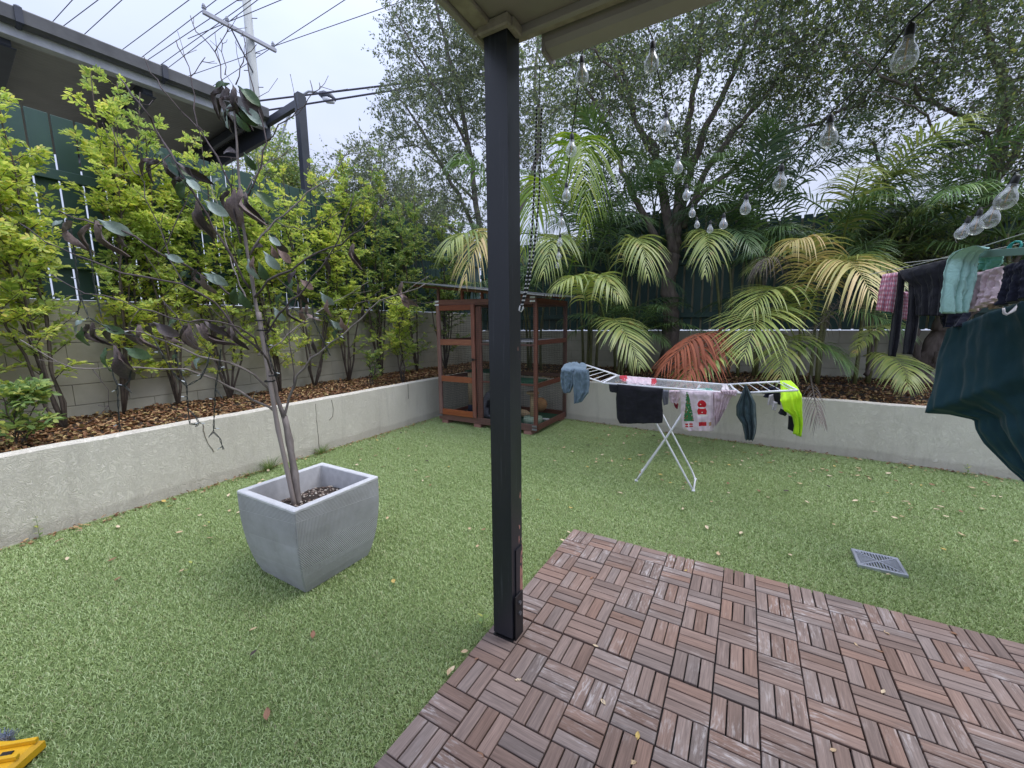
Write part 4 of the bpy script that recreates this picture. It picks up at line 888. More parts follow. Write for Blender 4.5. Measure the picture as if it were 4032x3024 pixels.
b = MB(); b.tube([(-.08, 0, .08), (-.11, -.01, .12), (-.14, -.01, .12)], [.03, .036, .02], 10); b.build('head', MT['tan'], tb_, True)
b = MB(); b.box((-.05, -.025, 0), (.05, .025, .025), bev=.008); o = b.build('food_dish', MT['white_enamel']); o.location = (-1.40, 2.55, ZF); tag(o, 'small white dish on the enclosure floor beside its right edge', 'dish')
b = MB(); b.lathe([(0, .006), (.035, .006), (.05, .04), (.054, .04), (.05, 0), (0, 0)], 18); o = b.build('food_bowl', mat('teal_plastic', (.05, .30, .32), None, .35), smooth=True); o.location = (-1.78, 2.20, ZF); tag(o, 'small teal bowl on the enclosure floor near the front rail', 'bowl')
b = MB(); b.tube([(-2.10, 2.30, 1.665), (-2.02, 2.28, 1.55), (-2.06, 2.27, 1.47), (-2.03, 2.26, 1.42)], .006, 6); b.tube([(-2.03, 2.28, 1.56), (-1.96, 2.28, 1.585), (-1.88, 2.28, 1.60)], [.02, .028, .012], 8)
tag(b.build('rope_toy', MT['tan'], smooth=True), 'tan rope toy hanging from the enclosure ceiling beside the post', 'rope toy')

# ==================================================================== CLOTHES AIRER
ar = thing('clothes_airer', 'white folding clothes airer with two raised wings standing on the turf', 'clothes airer', (.38, 1.28, TZ))
AO = Vector((.38, 1.28, TZ))
def AT(pts, r, name, par=ar, sides=8):
    P = [Vector(p)-AO for p in pts]; b = MB(); b.tube(P, r, sides); return b.build(name, MT['white_enamel'], par, True)
FY, BY = 1.10, 1.52; TZ2 = .845
GY0, GY1 = 1.10, 1.435
LG0 = [(.885-.40, GY1+.02, TZ2-.01), (.40, GY1, .43), (.19, GY1-.005, .10), (.148, GY1-.02, -.015), (.155, GY0+.02, -.015), (.20, GY0+.0, .05), (.40, GY0, .43), (.50, GY0+.01, TZ2-.16), (.60, GY0+.01, TZ2-.01)]
AT([(.60, GY1+.03, TZ2-.01), (.385, GY1+.005, .40), (.19, GY1-.0, .06), (.150, GY1-.02, -.015), (.158, GY0+.02, -.015), (.195, GY0+.005, .05), (.385, GY0, .40), (.62, GY0, TZ2-.01)], .0085, 'leg_frame')
AT([(.13, GY1+.03, TZ2-.01), (.385, GY1-.018, .40), (.575, GY1-.02, .06), (.612, GY1-.03, -.015), (.625, GY0+.02, -.015), (.585, GY0+.022, .05), (.385, GY0+.018, .40), (.11, GY0+.02, TZ2-.01)], .0085, 'leg_frame')
for p in ((.150, GY1-.02), (.158, GY0+.02), (.612, GY1-.03), (.625, GY0+.02)):
    b = MB(); b.tube([Vector((p[0]-.012, p[1], -.015))-AO, Vector((p[0]+.012, p[1], -.015))-AO], .0115, 8); b.build('foot_cap', MT['white_enamel'], ar)
fl, fr = Vector((-.168, FY, TZ2)), Vector((.897, FY, .832)); bl, br_ = Vector((-.14, BY, .862)), Vector((.805, BY, .838))
AT([fl, fr, fr+Vector((0, .02, 0)), br_+Vector((.03, -.01, 0)), br_, bl, bl+Vector((-.02, -.01, 0)), fl], .0085, 'top_frame')
for k in range(1, 7):
    t = k/7; AT([fl.lerp(bl, t), fr.lerp(br_, t)], .0024, 'rail', sides=6)
def wing(a0, a1, b0, b1, n):
    w = bpy.data.objects.new('wing', None); link(w, ar); w.location = (0, 0, 0)
    AT([a0, a1], .0085, 'wing_tube', w); AT([b0, b1], .0085, 'wing_tube', w); AT([a1, b1], .0075, 'wing_tube', w)
    for k in range(n):
        t = (k+.6)/n; AT([a0.lerp(a1, t), b0.lerp(b1, t)], .0032, 'wing_rail', w, 6)
wing(fl+Vector((.02, 0, 0)), Vector((-.56, FY, .952)), bl+Vector((.02, 0, 0)), Vector((-.47, BY, .958)), 6)
wing(fr+Vector((-.02, 0, 0)), Vector((1.27, FY, .885)), br_+Vector((-.02, 0, 0)), Vector((1.19, BY, .89)), 6)

# ==================================================================== LAUNDRY
def clothmat(name, c, c2=None, ns=6, rough=.9, wr=.35):
    m, t, p = newmat(name); p.inputs['Roughness'].default_value = rough; p.inputs['Sheen Weight'].default_value = .15; p.inputs['Specular IOR Level'].default_value = .2
    c2 = c2 or tuple(x*.75 for x in c); n = noise(t, ns, 4, .6); L(t, ramp(t, n, [(.35, c), (.7, c2)]), p.inputs['Base Color'])
    L(t, bump(t, noise(t, 14, 5, .65, dist=1.2), wr, .02, bump(t, noise(t, 500, 2), .15, .001)), p.inputs['Normal']); return m
def lerp_poly(pts, v):
    n_ = len(pts)-1; 
    L_ = [0]
    for i in range(n_): L_.append(L_[-1]+math.hypot(pts[i+1][0]-pts[i][0], pts[i+1][1]-pts[i][1]))
    s = v*L_[-1]
    for i in range(n_):
        if s <= L_[i+1] or i == n_-1:
            t = (s-L_[i])/max(1e-6, L_[i+1]-L_[i]); return tuple(pts[i][k]+(pts[i+1][k]-pts[i][k])*t for k in range(len(pts[i])))
def drape(name, left, right, where, m, label, cat, folds=3, amp=.014, thick=.03, nu=36, nv=34, seed=0, group=None, parent=None, open_back=.9, bulge=None):
    """cloth hanging over a rail: `left` and `right` edges run top to hem; where(x, y, d) places them; closed front and back layers"""
    rr = random.Random(seed); ph = [rr.uniform(0, 6.28) for _ in range(6)]
    rows = []; 
    for j in range(nv+1):
        v = j/nv; l = where(*lerp_poly(left, v)); r = where(*lerp_poly(right, v)); row = []
        for i in range(nu+1):
            u = i/nu; p = l.lerp(r, u); g = .25+.75*v
            dsp = amp*g*(math.sin(2*math.pi*(folds*u+.25*v)+ph[0])+.5*math.sin(2*math.pi*(folds*1.9*u-.2*v)+ph[1])+.25*math.sin(2*math.pi*(folds*3.7*u+.5*v)+ph[2]))
            dsp += .35*amp*mn.noise(Vector((u*7, v*8, seed*3.1)))*2+.2*amp*mn.noise(Vector((u*19, v*17, seed*1.7)))*2
            if bulge: dsp += bulge*math.sin(math.pi*u)*math.sin(math.pi*min(1, v*1.1))
            row.append((p, dsp))
        rows.append(row)
    # outward = toward the camera side of the cloth plane
    a_, b_, c_ = rows[0][0][0], rows[0][-1][0], rows[-1][nu//2][0]
    nn = (b_-a_).cross(c_-a_).normalized()
    if nn.dot(Vector(CP)-a_) < 0: nn = -nn
    nn = Vector((nn.x, nn.y, nn.z*.3)).normalized()
    V = []; Fz = []
    for layer in (0, 1):
        for j, row in enumerate(rows):
            v = j/nv
            for i, (p, dsp) in enumerate(row):
                u = i/nu; edge = min(1, min(u, 1-u)*9)*min(1, v*8+.35); side = thick*.5*edge*(1 if layer == 0 else -1)
                top = 0
                V.append(tuple(p+nn*(dsp*(1 if layer == 0 else .8)+side)+Vector((0, 0, (.004 if (layer and j == nv) else 0)))))
    k = nu+1; n0 = k*(nv+1)
    for j in range(nv):
        for i in range(nu):
            q = j*k+i; Fz.append((q, q+k, q+k+1, q+1)); q2 = n0+q; Fz.append((q2, q2+1, q2+k+1, q2+k))
    for j in range(nv): Fz.append((j*k, n0+j*k, n0+(j+1)*k, (j+1)*k)); Fz.append((j*k+nu, (j+1)*k+nu, n0+(j+1)*k+nu, n0+j*k+nu))
    for i in range(nu): Fz.append((i, i+1, n0+i+1, n0+i)); q = nv*k; Fz.append((q+i, n0+q+i, n0+q+i+1, q+i+1))
    o0_ = Vector(V[0]); V = [tuple(Vector(p)-o0_) for p in V]
    b = MB(); b.add(V, Fz); o = b.build(name, m, parent, True)
    if parent is None: o.location = o0_
    else: o.location = o0_-Vector(parent.location)
    # UV from the sheet parameters (front layer), for printed patterns
    uv = o.data.uv_layers.new(name='UVMap'); co = []
    for lp in o.data.loops:
        q = lp.vertex_index % n0; co += [(q % k)/nu, 1-(q//k)/nv]
    uv.data.foreach_set('uv', co)
    if cat: tag(o, label, cat, group)
    elif label: o['label'] = label
    return o
def AF(y0=FY-.012):
    return lambda x, y, d=0: pln(x, y, y0+d)
z2 = lambda x, y, d=0: (2150+x*.4747, 1380+y*.4747, d)     # reading of the enlarged crop in photo pixels
def Z(l): return [z2(*q) for q in l]
MT['c_black'] = clothmat('black_cotton', (.010, .010, .014), (.018, .018, .024)); MT['c_blue'] = clothmat('blue_grey_cotton', (.15, .21, .26), (.09, .13, .165)); MT['c_slate'] = clothmat('dark_slate_cotton', (.045, .075, .085), (.028, .048, .056))
MT['c_hivis'] = clothmat('fluoro_yellow', (.52, .86, .02), (.44, .74, .02)); MT['c_grey'] = clothmat('grey_cotton', (.20, .21, .24)); MT['c_maroon'] = clothmat('maroon_cotton', (.20, .015, .03)); MT['c_white'] = clothmat('white_cotton', (.66, .62, .62), (.5, .46, .47)); MT['c_mint'] = clothmat('mint_towelling', (.42, .66, .60), (.33, .55, .50), wr=.5); MT['c_pinkish'] = clothmat('pale_pink_cotton', (.66, .52, .56), (.52, .40, .44)); MT['c_sheet'] = clothmat('dark_teal_sheet', (.018, .055, .068), (.012, .040, .052), 1.5, wr=.15); MT['c_aqua'] = clothmat('seafoam_cotton', (.15, .40, .32), (.11, .30, .25)); MT['c_navy'] = clothmat('navy_cotton', (.012, .014, .028)); MT['c_red'] = clothmat('red_cotton', (.5, .03, .05), (.36, .02, .035))
# printed shirt: white jersey with a christmas tree, baubles and wrapped boxes
def print_mat():
    m, t, p = newmat('printed_jersey'); p.inputs['Roughness'].default_value = .9; p.inputs['Specular IOR Level'].default_value = .2
    uv = N(t, 'ShaderNodeUVMap'); s = N(t, 'ShaderNodeSeparateXYZ'); L(t, uv.outputs[0], s.inputs[0]); U, V, _ = s.outputs
    def mth(op, a, b_=None, cc=None):
        q = N(t, 'ShaderNodeMath', operation=op)
        for i, v in enumerate((a, b_, cc)):
            if v is None: continue
            if isinstance(v, (int, float)): q.inputs[i].default_value = v
            else: L(t, v, q.inputs[i])
        return q.outputs[0]
    n1 = noise(t, 26, 3, .7, uv.outputs[0])
    def box_(u0, u1, v0, v1):
        return mth('MULTIPLY', mth('MULTIPLY', mth('GREATER_THAN', U, u0), mth('LESS_THAN', U, u1)), mth('MULTIPLY', mth('GREATER_THAN', V, v0), mth('LESS_THAN', V, v1)))
    # tree: a ragged triangle, apex up
    half = mth('ADD', mth('MULTIPLY', mth('SUBTRACT', 1.0, V), .19), mth('MULTIPLY_ADD', n1, .16, -.06))
    inside = mth('LESS_THAN', mth('ABSOLUTE', mth('SUBTRACT', U, .24)), half)
    tree_ = mth('MULTIPLY', inside, mth('MULTIPLY', mth('GREATER_THAN', V, .26), mth('LESS_THAN', V, .97)))
    vo = N(t, 'ShaderNodeTexVoronoi'); vo.inputs['Scale'].default_value = 24; L(t, uv.outputs[0], vo.inputs['Vector'])
    dots = mth('LESS_THAN', vo.outputs['Distance'], .26)
    base = ramp(t, noise(t, 5, 4, .6, uv.outputs[0]), [(.35, (.70, .60, .63)), (.7, (.58, .47, .52))])
    gr = ramp(t, noise(t, 60, 2, .6, uv.outputs[0]), [(.35, (.02, .10, .035)), (.65, (.07, .24, .09))])
    dc = ramp(t, vo.outputs['Color'], [(0, (.6, .03, .04)), (.45, (.7, .7, .6)), (.7, (.6, .05, .05)), (1, (.7, .5, .15))], 'CONSTANT')
    col = mixc(t, tree_, base, mixc(t, dots, gr, dc))
    for (uc, vc, ru, rv, c_) in ((.66, .68, .135, .105, (.50, .02, .03)), (.66, .50, .145, .12, (.56, .03, .04)), (.66, .59, .10, .02, (.7, .66, .62)), (.66, .40, .17, .03, (.74, .70, .66)), (.62, .68, .02, .015, (.75, .7, .66)), (.66, .48, .02, .015, (.75, .7, .66))):
        e_ = mth('ADD', mth('POWER', mth('ABSOLUTE', mth('DIVIDE', mth('SUBTRACT', U, uc), ru)), 2.0), mth('POWER', mth('ABSOLUTE', mth('DIVIDE', mth('SUBTRACT', V, vc), rv)), 2.0))
        col = mixc(t, mth('LESS_THAN', mth('MULTIPLY_ADD', n1, .5, e_), 1.2), col, c_)
    for (u0, u1, v0, v1, c_) in ((.12, .36, .12, .21, (.50, .03, .04)), (.22, .25, .12, .21, (.75, .7, .65)), (.12, .36, .155, .17, (.75, .7, .65)), (.55, .78, .14, .24, (.50, .03, .04)), (.65, .68, .14, .24, (.6, .04, .05)), (.86, .93, .15, .24, (.42, .26, .14))):
        col = mixc(t, box_(u0, u1, v0, v1), col, c_)
    L(t, col, p.inputs['Base Color']); L(t, bump(t, noise(t, 14, 5, .65, dist=1.2), .35, .02), p.inputs['Normal']); return m
MT['c_print'] = print_mat()
drape('trousers', Z([(128, 150), (118, 230), (125, 290), (150, 352)]), Z([(245, 150), (240, 200), (235, 280), (205, 348)]), AF(), MT['c_blue'], 'blue grey trousers folded over the left wing tip of the airer', 'trousers', 2, .012, .05, seed=1)
tr_ = bpy.data.objects['trousers']
drape('trouser_leg', Z([(232, 150), (222, 220), (228, 330), (238, 440)]), Z([(355, 160), (362, 260), (355, 350), (300, 425)]), AF(FY-.03), MT['c_blue'], None, None, 2, .012, .05, seed=2, parent=tr_)
def AFs(x, y, d=0): return pln(x, y, FY+d)
drape('waist_flap', [z2(128, 152, -.01), z2(150, 118, .2), z2(195, 100, .42)], [z2(330, 160, -.01), z2(340, 135, .2), z2(325, 112, .42)], AFs, MT['c_blue'], None, None, 2, .006, .02, nv=14, seed=3, parent=tr_)
drape('black_shirt', Z([(590, 278), (580, 400), (588, 560), (610, 605)]), Z([(972, 318), (962, 420), (972, 540), (965, 600)]), AF(), MT['c_black'], 'black T-shirt hanging over the front of the airer', 'T-shirt', 3, .006, .035, seed=4)
drape('sleeve', Z([(520, 280), (522, 310), (528, 340)]), Z([(600, 284), (598, 320), (590, 352)]), AF(FY-.018), MT['c_black'], None, None, 1, .004, .025, 10, 10, seed=5, parent=bpy.data.objects['black_shirt'])
drape('grey_sock', Z([(968, 325), (960, 380), (975, 455)]), Z([(1018, 330), (1016, 380), (1012, 445)]), AF(FY+.09), MT['c_grey'], 'grey sock hanging between the black T-shirt and the printed shirt', 'sock', 1, .006, .02, 12, 16, seed=6)
drape('child_top', Z([(1022, 328), (1018, 380), (1030, 430)]), Z([(1120, 330), (1110, 400), (1090, 445)]), AF(FY+.05), MT['c_pinkish'], 'pale pink top with maroon cuff hanging left of the printed shirt', 'top', 2, .010, .03, 18, 18, seed=7)
drape('cuff', Z([(1060, 430), (1062, 455), (1070, 470)]), Z([(1098, 440), (1096, 465), (1090, 486)]), AF(FY+.045), MT['c_maroon'], None, None, 1, .004, .02, 8, 8, seed=8, parent=bpy.data.objects['child_top'])
drape('printed_shirt', Z([(1105, 330), (1118, 420), (1120, 540), (1128, 640), (1150, 665)]), Z([(1385, 342), (1388, 430), (1392, 540), (1392, 625), (1388, 668)]), AF(FY-.02), MT['c_print'], 'white shirt printed with a decorated christmas tree and red wrapped presents', 'shirt', 3, .008, .035, 40, 40, seed=9)
drape('pale_shirt', Z([(1380, 342), (1388, 430), (1392, 560), (1398, 632)]), Z([(1580, 345), (1530, 400), (1500, 470), (1445, 575)]), AF(FY-.012), MT['c_pinkish'], 'pale pink lace edged shirt hanging right of the christmas print', 'shirt', 5, .014, .035, seed=10)
drape('frill', Z([(1440, 330), (1450, 345), (1470, 362)]), Z([(1586, 330), (1588, 350), (1575, 380)]), AF(FY-.03), MT['c_pinkish'], None, None, 6, .010, .02, 30, 8, seed=11, parent=bpy.data.objects['pale_shirt'])
drape('work_trousers', Z([(1650, 285), (1612, 380), (1577, 460), (1578, 540), (1625, 610), (1645, 700), (1648, 735)]), Z([(1662, 285), (1705, 370), (1740, 440), (1745, 540), (1748, 620), (1740, 690), (1722, 742)]), AF(), MT['c_slate'], 'dark slate trousers hanging from the right wing of the airer', 'trousers', 3, .016, .05, seed=12)
drape('hi_vis_shirt', Z([(1940, 250, .40), (1945, 330, .2), (1945, 420, .02), (1970, 500, 0), (2010, 520, 0), (2045, 545, 0), (2062, 620, 0), (2050, 690, 0)]), Z([(2030, 250, .42), (2095, 320, .12), (2118, 370, 0), (2122, 440, 0), (2124, 540, 0), (2124, 620, 0), (2118, 690, 0), (2115, 720, 0)]), AFs, MT['c_hivis'], 'fluorescent yellow work shirt draped over the right wing tip of the airer', 'work shirt', 2, .012, .035, seed=13)
drape('black_panel', Z([(2010, 540), (2008, 600), (2003, 650)]), Z([(2062, 545), (2062, 610), (2052, 672)]), AF(FY+.03), MT['c_black'], None, None, 1, .004, .02, 10, 10, seed=14, parent=bpy.data.objects['hi_vis_shirt'])
for (l, r_, m_, lab, yy, s_) in (([(1845, 300), (1830, 340), (1800, 385)], [(1905, 300), (1905, 345), (1880, 400)], 'c_navy', 'navy sock on the right wing of the airer, leftmost of its bundle', .12, 20), ([(1880, 320), (1885, 380), (1900, 440)], [(1940, 325), (1945, 390), (1945, 450)], 'c_black', 'black sock on the right wing beside the fluorescent shirt', .08, 21),
                              ([(1850, 370), (1842, 410), (1835, 450)], [(1895, 360), (1890, 410), (1880, 455)], 'c_white', 'white sock hanging under the right wing of the airer', .10, 22), ([(1885, 420), (1878, 450), (1870, 490)], [(1920, 430), (1922, 460), (1905, 500)], 'c_white', 'white sock with grey toe, lowest on the right wing', .07, 23),
                              ([(1945, 480), (1935, 505), (1925, 520)], [(1990, 500), (2000, 530), (1985, 545)], 'c_black', 'black sock with orange band beside the hi-vis sleeve', .02, 24)):
    drape('sock', Z(l), Z(r_), AF(FY+yy), MT[m_], lab, 'sock', 1, .006, .022, 10, 14, seed=s_)
drape('pink_towel', [z2(610, 212, .38), z2(640, 235, .30), z2(680, 285, .12)], [z2(905, 232, .38), z2(915, 260, .28), z2(905, 300, .12)], lambda x, y, d=0: pln(x, y, FY+d)+Vector((0, 0, .0)), MT['c_pinkish'], 'pink and red child garment lying flat across the airer top', 'garment', 4, .008, .02, seed=15)
for l, r_ in ((([(608, 214, .37), (612, 240, .30), (640, 272, .2)]), ([(670, 214, .37), (676, 240, .30), (668, 275, .2)])), (([(868, 240, .36), (872, 262, .28), (866, 300, .13)]), ([(912, 238, .36), (920, 262, .28), (902, 304, .13)]))):
    drape('red_trim', [z2(*q) for q in l], [z2(*q) for q in r_], lambda x, y, d=0: pln(x, y, FY+d-.014)+Vector((0, 0, .006)), MT['c_red'], None, None, 2, .005, .018, 12, 10, seed=16, parent=bpy.data.objects['pink_towel'])
for l, r_, nm, mm_, lab in (([(1455, 290, .36), (1462, 310, .25), (1450, 335, .06)], [(1500, 282, .38), (1510, 300, .28), (1520, 330, .08)], 'face_cloth', 'c_white', 'white cloth folded at the right end of the airer top'), ([(1230, 325, .1), (1235, 332, .08), (1240, 336, .05)], [(1380, 322, .1), (1385, 330, .08), (1390, 336, .05)], 'mint_garment', 'c_aqua', 'seafoam garment lying on the airer behind the printed shirt')):
    drape(nm, [z2(*q) for q in l], [z2(*q) for q in r_], AFs, MT[mm_], lab, 'cloth', 2, .004, .02, 14, 10, seed=17)

# clothesline at the right with its laundry
def CL(x, y, d): return at(x, y, d)
cl = thing('clothesline', 'green metal arm of a clothesline with cords, at the right edge', 'clothesline', tuple(at(3830, 990, 2.15)))
CLO = Vector(cl.location)
MT['armg'] = mat('pale_green_enamel', (.16, .26, .22), (.11, .19, .165), .4, 5); MT['cord'] = mat('white_cord', (.55, .55, .52), None, .6)
A0 = at(3822, 1003, 2.15); A1 = at(4200, 975, 1.75); A2 = at(4560, 955, 1.45)
b = MB(); b.bar(A0-CLO, A2-CLO, .022, .036); b.build('arm', MT['armg'], cl)
b = MB(); b.box((-.025, -.025, TZ), (.025, .025, A2.z+.05)); o = b.build('mast', MT['armg'], cl); o.location = Vector((A2.x, A2.y, 0))-CLO
LN = [((3425, 1080, 2.75), (4120, 890, 1.95)), ((3560, 1035, 2.85), (4160, 925, 2.1))]
for p, q in LN:
    b = MB(); P, Q_ = at(*p), at(*q); b.tube([P.lerp(Q_, t/8)-CLO-Vector((0, 0, .02*math.sin(math.pi*t/8))) for t in range(9)], .0022, 5); b.build('cord', MT['cord'], cl)
b = MB(); c_ = at(3996, 972, 1.955); 
for k in range(3): b.tube([c_+Vector((.0, .004*k-.004, 0))+RT*(.006*math.sin(a_*.9+k))+Vector((0, 0, .026*math.cos(a_*.7)))+FWD*.024*math.sin(a_*.7) for a_ in range(10)], .004, 5)
tag(b.build('rope_tie', mat('teal_rope', (.02, .28, .24), None, .6), smooth=True), 'teal rope tied round the clothesline arm', 'rope')
z6 = lambda x, y, d: (3400+x*.60305, 900+y*.60277, d)
def Z6(l): return [z6(*q) for q in l]
def plaid():
    m, t, p = newmat('plaid_cotton'); p.inputs['Roughness'].default_value = .9; uv = N(t, 'ShaderNodeUVMap')
    def band(sc, bands, d):
        w = N(t, 'ShaderNodeTexWave', bands_direction=d); w.inputs['Scale'].default_value = sc; L(t, uv.outputs[0], w.inputs[0]); return ramp(t, w.outputs['Fac'], bands)
    a_ = band(1.9, [(.3, (0, 0, 0)), (.4, (1, 1, 1))], 'X'); c_ = band(2.6, [(.45, (0, 0, 0)), (.55, (1, 1, 1))], 'Y'); d_ = band(3.9, [(.82, (0, 0, 0)), (.88, (1, 1, 1))], 'X')
    col = mixc(t, mixc(t, .5, (0, 0, 0), a_), (.66, .50, .52), (.05, .05, .16)); col = mixc(t, mixc(t, .55, (0, 0, 0), c_), col, (.32, .05, .10)); col = mixc(t, d_, col, (.55, .10, .15))
    L(t, col, p.inputs['Base Color']); return m
MT['c_plaid'] = plaid()
drape('plaid_shirt', Z6([(125, 300, 2.72), (100, 400, 2.7), (78, 535, 2.7)]), Z6([(225, 285, 2.66), (215, 400, 2.66), (190, 550, 2.66)]), CL, MT['c_plaid'], 'pink checked shirt at the far left end of the clothesline', 'shirt', 2, .014, .03, seed=30)
drape('green_hem', Z6([(118, 520, 2.72), (120, 540, 2.72), (125, 552, 2.72)]), Z6([(185, 540, 2.70), (184, 555, 2.7), (180, 562, 2.7)]), CL, MT['c_aqua'], None, None, 1, .004, .02, 8, 6, seed=31, parent=bpy.data.objects['plaid_shirt'])
hood = drape('black_jumper', Z6([(235, 275, 2.66), (260, 330, 2.62), (330, 380, 2.58), (345, 470, 2.56), (350, 570, 2.56)]), Z6([(552, 198, 2.4), (552, 300, 2.4), (545, 400, 2.4), (530, 500, 2.4), (520, 570, 2.4)]), CL, MT['c_black'], 'black jumper with hanging sleeves on the clothesline', 'jumper', 3, .008, .04, seed=32)
drape('sleeve', Z6([(222, 285, 2.68), (210, 420, 2.68), (185, 600, 2.68), (165, 760, 2.68), (160, 832, 2.68)]), Z6([(275, 275, 2.66), (262, 420, 2.66), (255, 560, 2.66), (240, 720, 2.66), (212, 838, 2.66)]), CL, MT['c_black'], None, None, 2, .010, .05, 16, 40, seed=33, parent=hood)
drape('sleeve', Z6([(290, 268, 2.62), (300, 420, 2.6), (285, 600, 2.6), (268, 720, 2.6), (258, 820, 2.6)]), Z6([(350, 262, 2.6), (352, 420, 2.58), (362, 620, 2.58), (340, 740, 2.58), (318, 824, 2.58)]), CL, MT['c_black'], None, None, 2, .010, .05, 16, 40, seed=34, parent=hood)
drape('striped_garment', Z6([(262, 410, 2.7), (268, 470, 2.7), (258, 595, 2.7)]), Z6([(288, 415, 2.7), (290, 500, 2.7), (276, 605, 2.7)]), CL, MT['c_plaid'], 'narrow striped garment showing between the black jumper sleeves', 'garment', 1, .006, .02, 10, 16, seed=35)
drape('dark_shorts', Z6([(500, 540, 2.5), (500, 590, 2.5), (512, 650, 2.5)]), Z6([(720, 480, 2.35), (700, 560, 2.35), (640, 640, 2.35)]), CL, MT['c_navy'], 'navy garment hanging behind the mint towel on the clothesline', 'garment', 2, .012, .03, 24, 20, seed=36)
drape('mint_towel', Z6([(720, 110, 2.02), (620, 150, 2.1), (560, 200, 2.16), (535, 330, 2.16), (520, 450, 2.16), (520, 555, 2.16)]), Z6([(808, 128, 2.05), (760, 140, 2.06), (725, 170, 2.1), (712, 260, 2.12), (700, 400, 2.12), (640, 545, 2.14)]), CL, MT['c_mint'], 'pale mint towel slung over the clothesline arm', 'towel', 3, .014, .05, seed=37)
drape('seafoam_cloth', Z6([(735, 185, 2.2), (760, 210, 2.2), (770, 265, 2.2)]), Z6([(910, 165, 2.05), (905, 210, 2.07), (840, 272, 2.12)]), CL, MT['c_aqua'], 'seafoam green cloth hanging behind the clothesline arm', 'cloth', 2, .012, .03, 24, 16, seed=38)
drape('white_tea_towel', Z6([(715, 298, 2.15), (705, 400, 2.15), (695, 548, 2.15)]), Z6([(920, 242, 2.0), (905, 330, 2.02), (885, 455, 2.02)]), CL, MT['c_pinkish'], 'pinkish white cloth hanging between mint towel and black garment', 'cloth', 4, .018, .03, seed=39)
drape('beige_cloth', Z6([(800, 480, 2.12), (805, 505, 2.12), (820, 530, 2.12)]), Z6([(925, 450, 2.04), (920, 490, 2.04), (900, 520, 2.04)]), CL, clothmat('beige_cotton', (.36, .30, .22)), 'beige cloth edge showing under the pinkish white cloth', 'cloth', 2, .008, .02, 14, 10, seed=40)
drape('black_garment', Z6([(925, 250, 1.98), (915, 350, 1.98), (900, 430, 1.98), (880, 515, 1.98)]), Z6([(1120, 180, 1.84), (1115, 290, 1.84), (1110, 380, 1.84), (1100, 450, 1.84)]), CL, MT['c_navy'], 'black garment at the right end of the clothesline, cut by the frame', 'garment', 3, .014, .04, seed=41)
drape('strap', Z6([(905, 520, 2.02), (908, 560, 2.02), (935, 568, 2.02), (985, 545, 2.02)]), Z6([(925, 518, 2.02), (925, 548, 2.02), (945, 552, 2.02), (1002, 498, 2.02)]), CL, MT['c_white'], None, None, 1, .001, .008, 4, 14, seed=42, parent=bpy.data.objects['black_garment'])
drape('bed_sheet', Z6([(540, 655, 2.45), (500, 800, 2.5), (470, 950, 2.5), (440, 1080, 2.5), (408, 1205, 2.5), (560, 1215, 2.45), (745, 1250, 2.35), (752, 1320, 2.33), (800, 1400, 2.3), (860, 1470, 2.28), (960, 1570, 2.22), (1080, 1660, 2.15), (1200, 1760, 2.1)]),
      Z6([(1120, 440, 2.0), (1150, 500, 1.98), (1200, 560, 1.96), (1240, 640, 1.95), (1260, 760, 1.95), (1280, 880, 1.95), (1300, 1000, 1.95), (1310, 1100, 1.94), (1320, 1200, 1.94), (1330, 1300, 1.93), (1340, 1400, 1.93), (1350, 1560, 1.92), (1360, 1760, 1.92)]),
      CL, MT['c_sheet'], 'large dark teal bed sheet hanging down at the right edge', 'bed sheet', 2.3, .020, .02, 60, 60, seed=43)

# ==================================================================== LEFT BED SHRUBS
MT['shrub'] = leafmat('yellow_green_shrub_leaf', [(0, (.30, .42, .10)), (.3, (.50, .62, .14)), (.6, (.70, .76, .18)), (.85, (.86, .86, .26)), (.95, (.90, .74, .20)), (1, (.40, .52, .15))], .52, .4, big=(.34, .48, .17), ns=1.5)
MT['shrub2'] = leafmat('mid_green_shrub_leaf', [(0, (.14, .24, .09)), (.4, (.24, .36, .12)), (.75, (.40, .50, .15)), (.93, (.62, .64, .18)), (1, (.68, .60, .18))], .4, .4)
SPR = sprig(9, .42, 1.15)
def zt(y):
    K = [(-2.4, 3.2), (-1.7, 3.3), (-1.3, 3.2), (-.95, 3.76), (-.62, 3.35), (-.3, 3.26), (.1, 3.5), (.6, 3.4), (1.0, 3.35), (1.5, 3.65), (2.1, 4.15), (2.8, 3.95), (3.4, 3.6), (4.4, 3.3)]
    for (a_, b_), (c_, d_) in zip(K, K[1:]):
        if a_ <= y <= c_: return b_+(d_-b_)*(y-a_)/(c_-a_)
    return 3.2
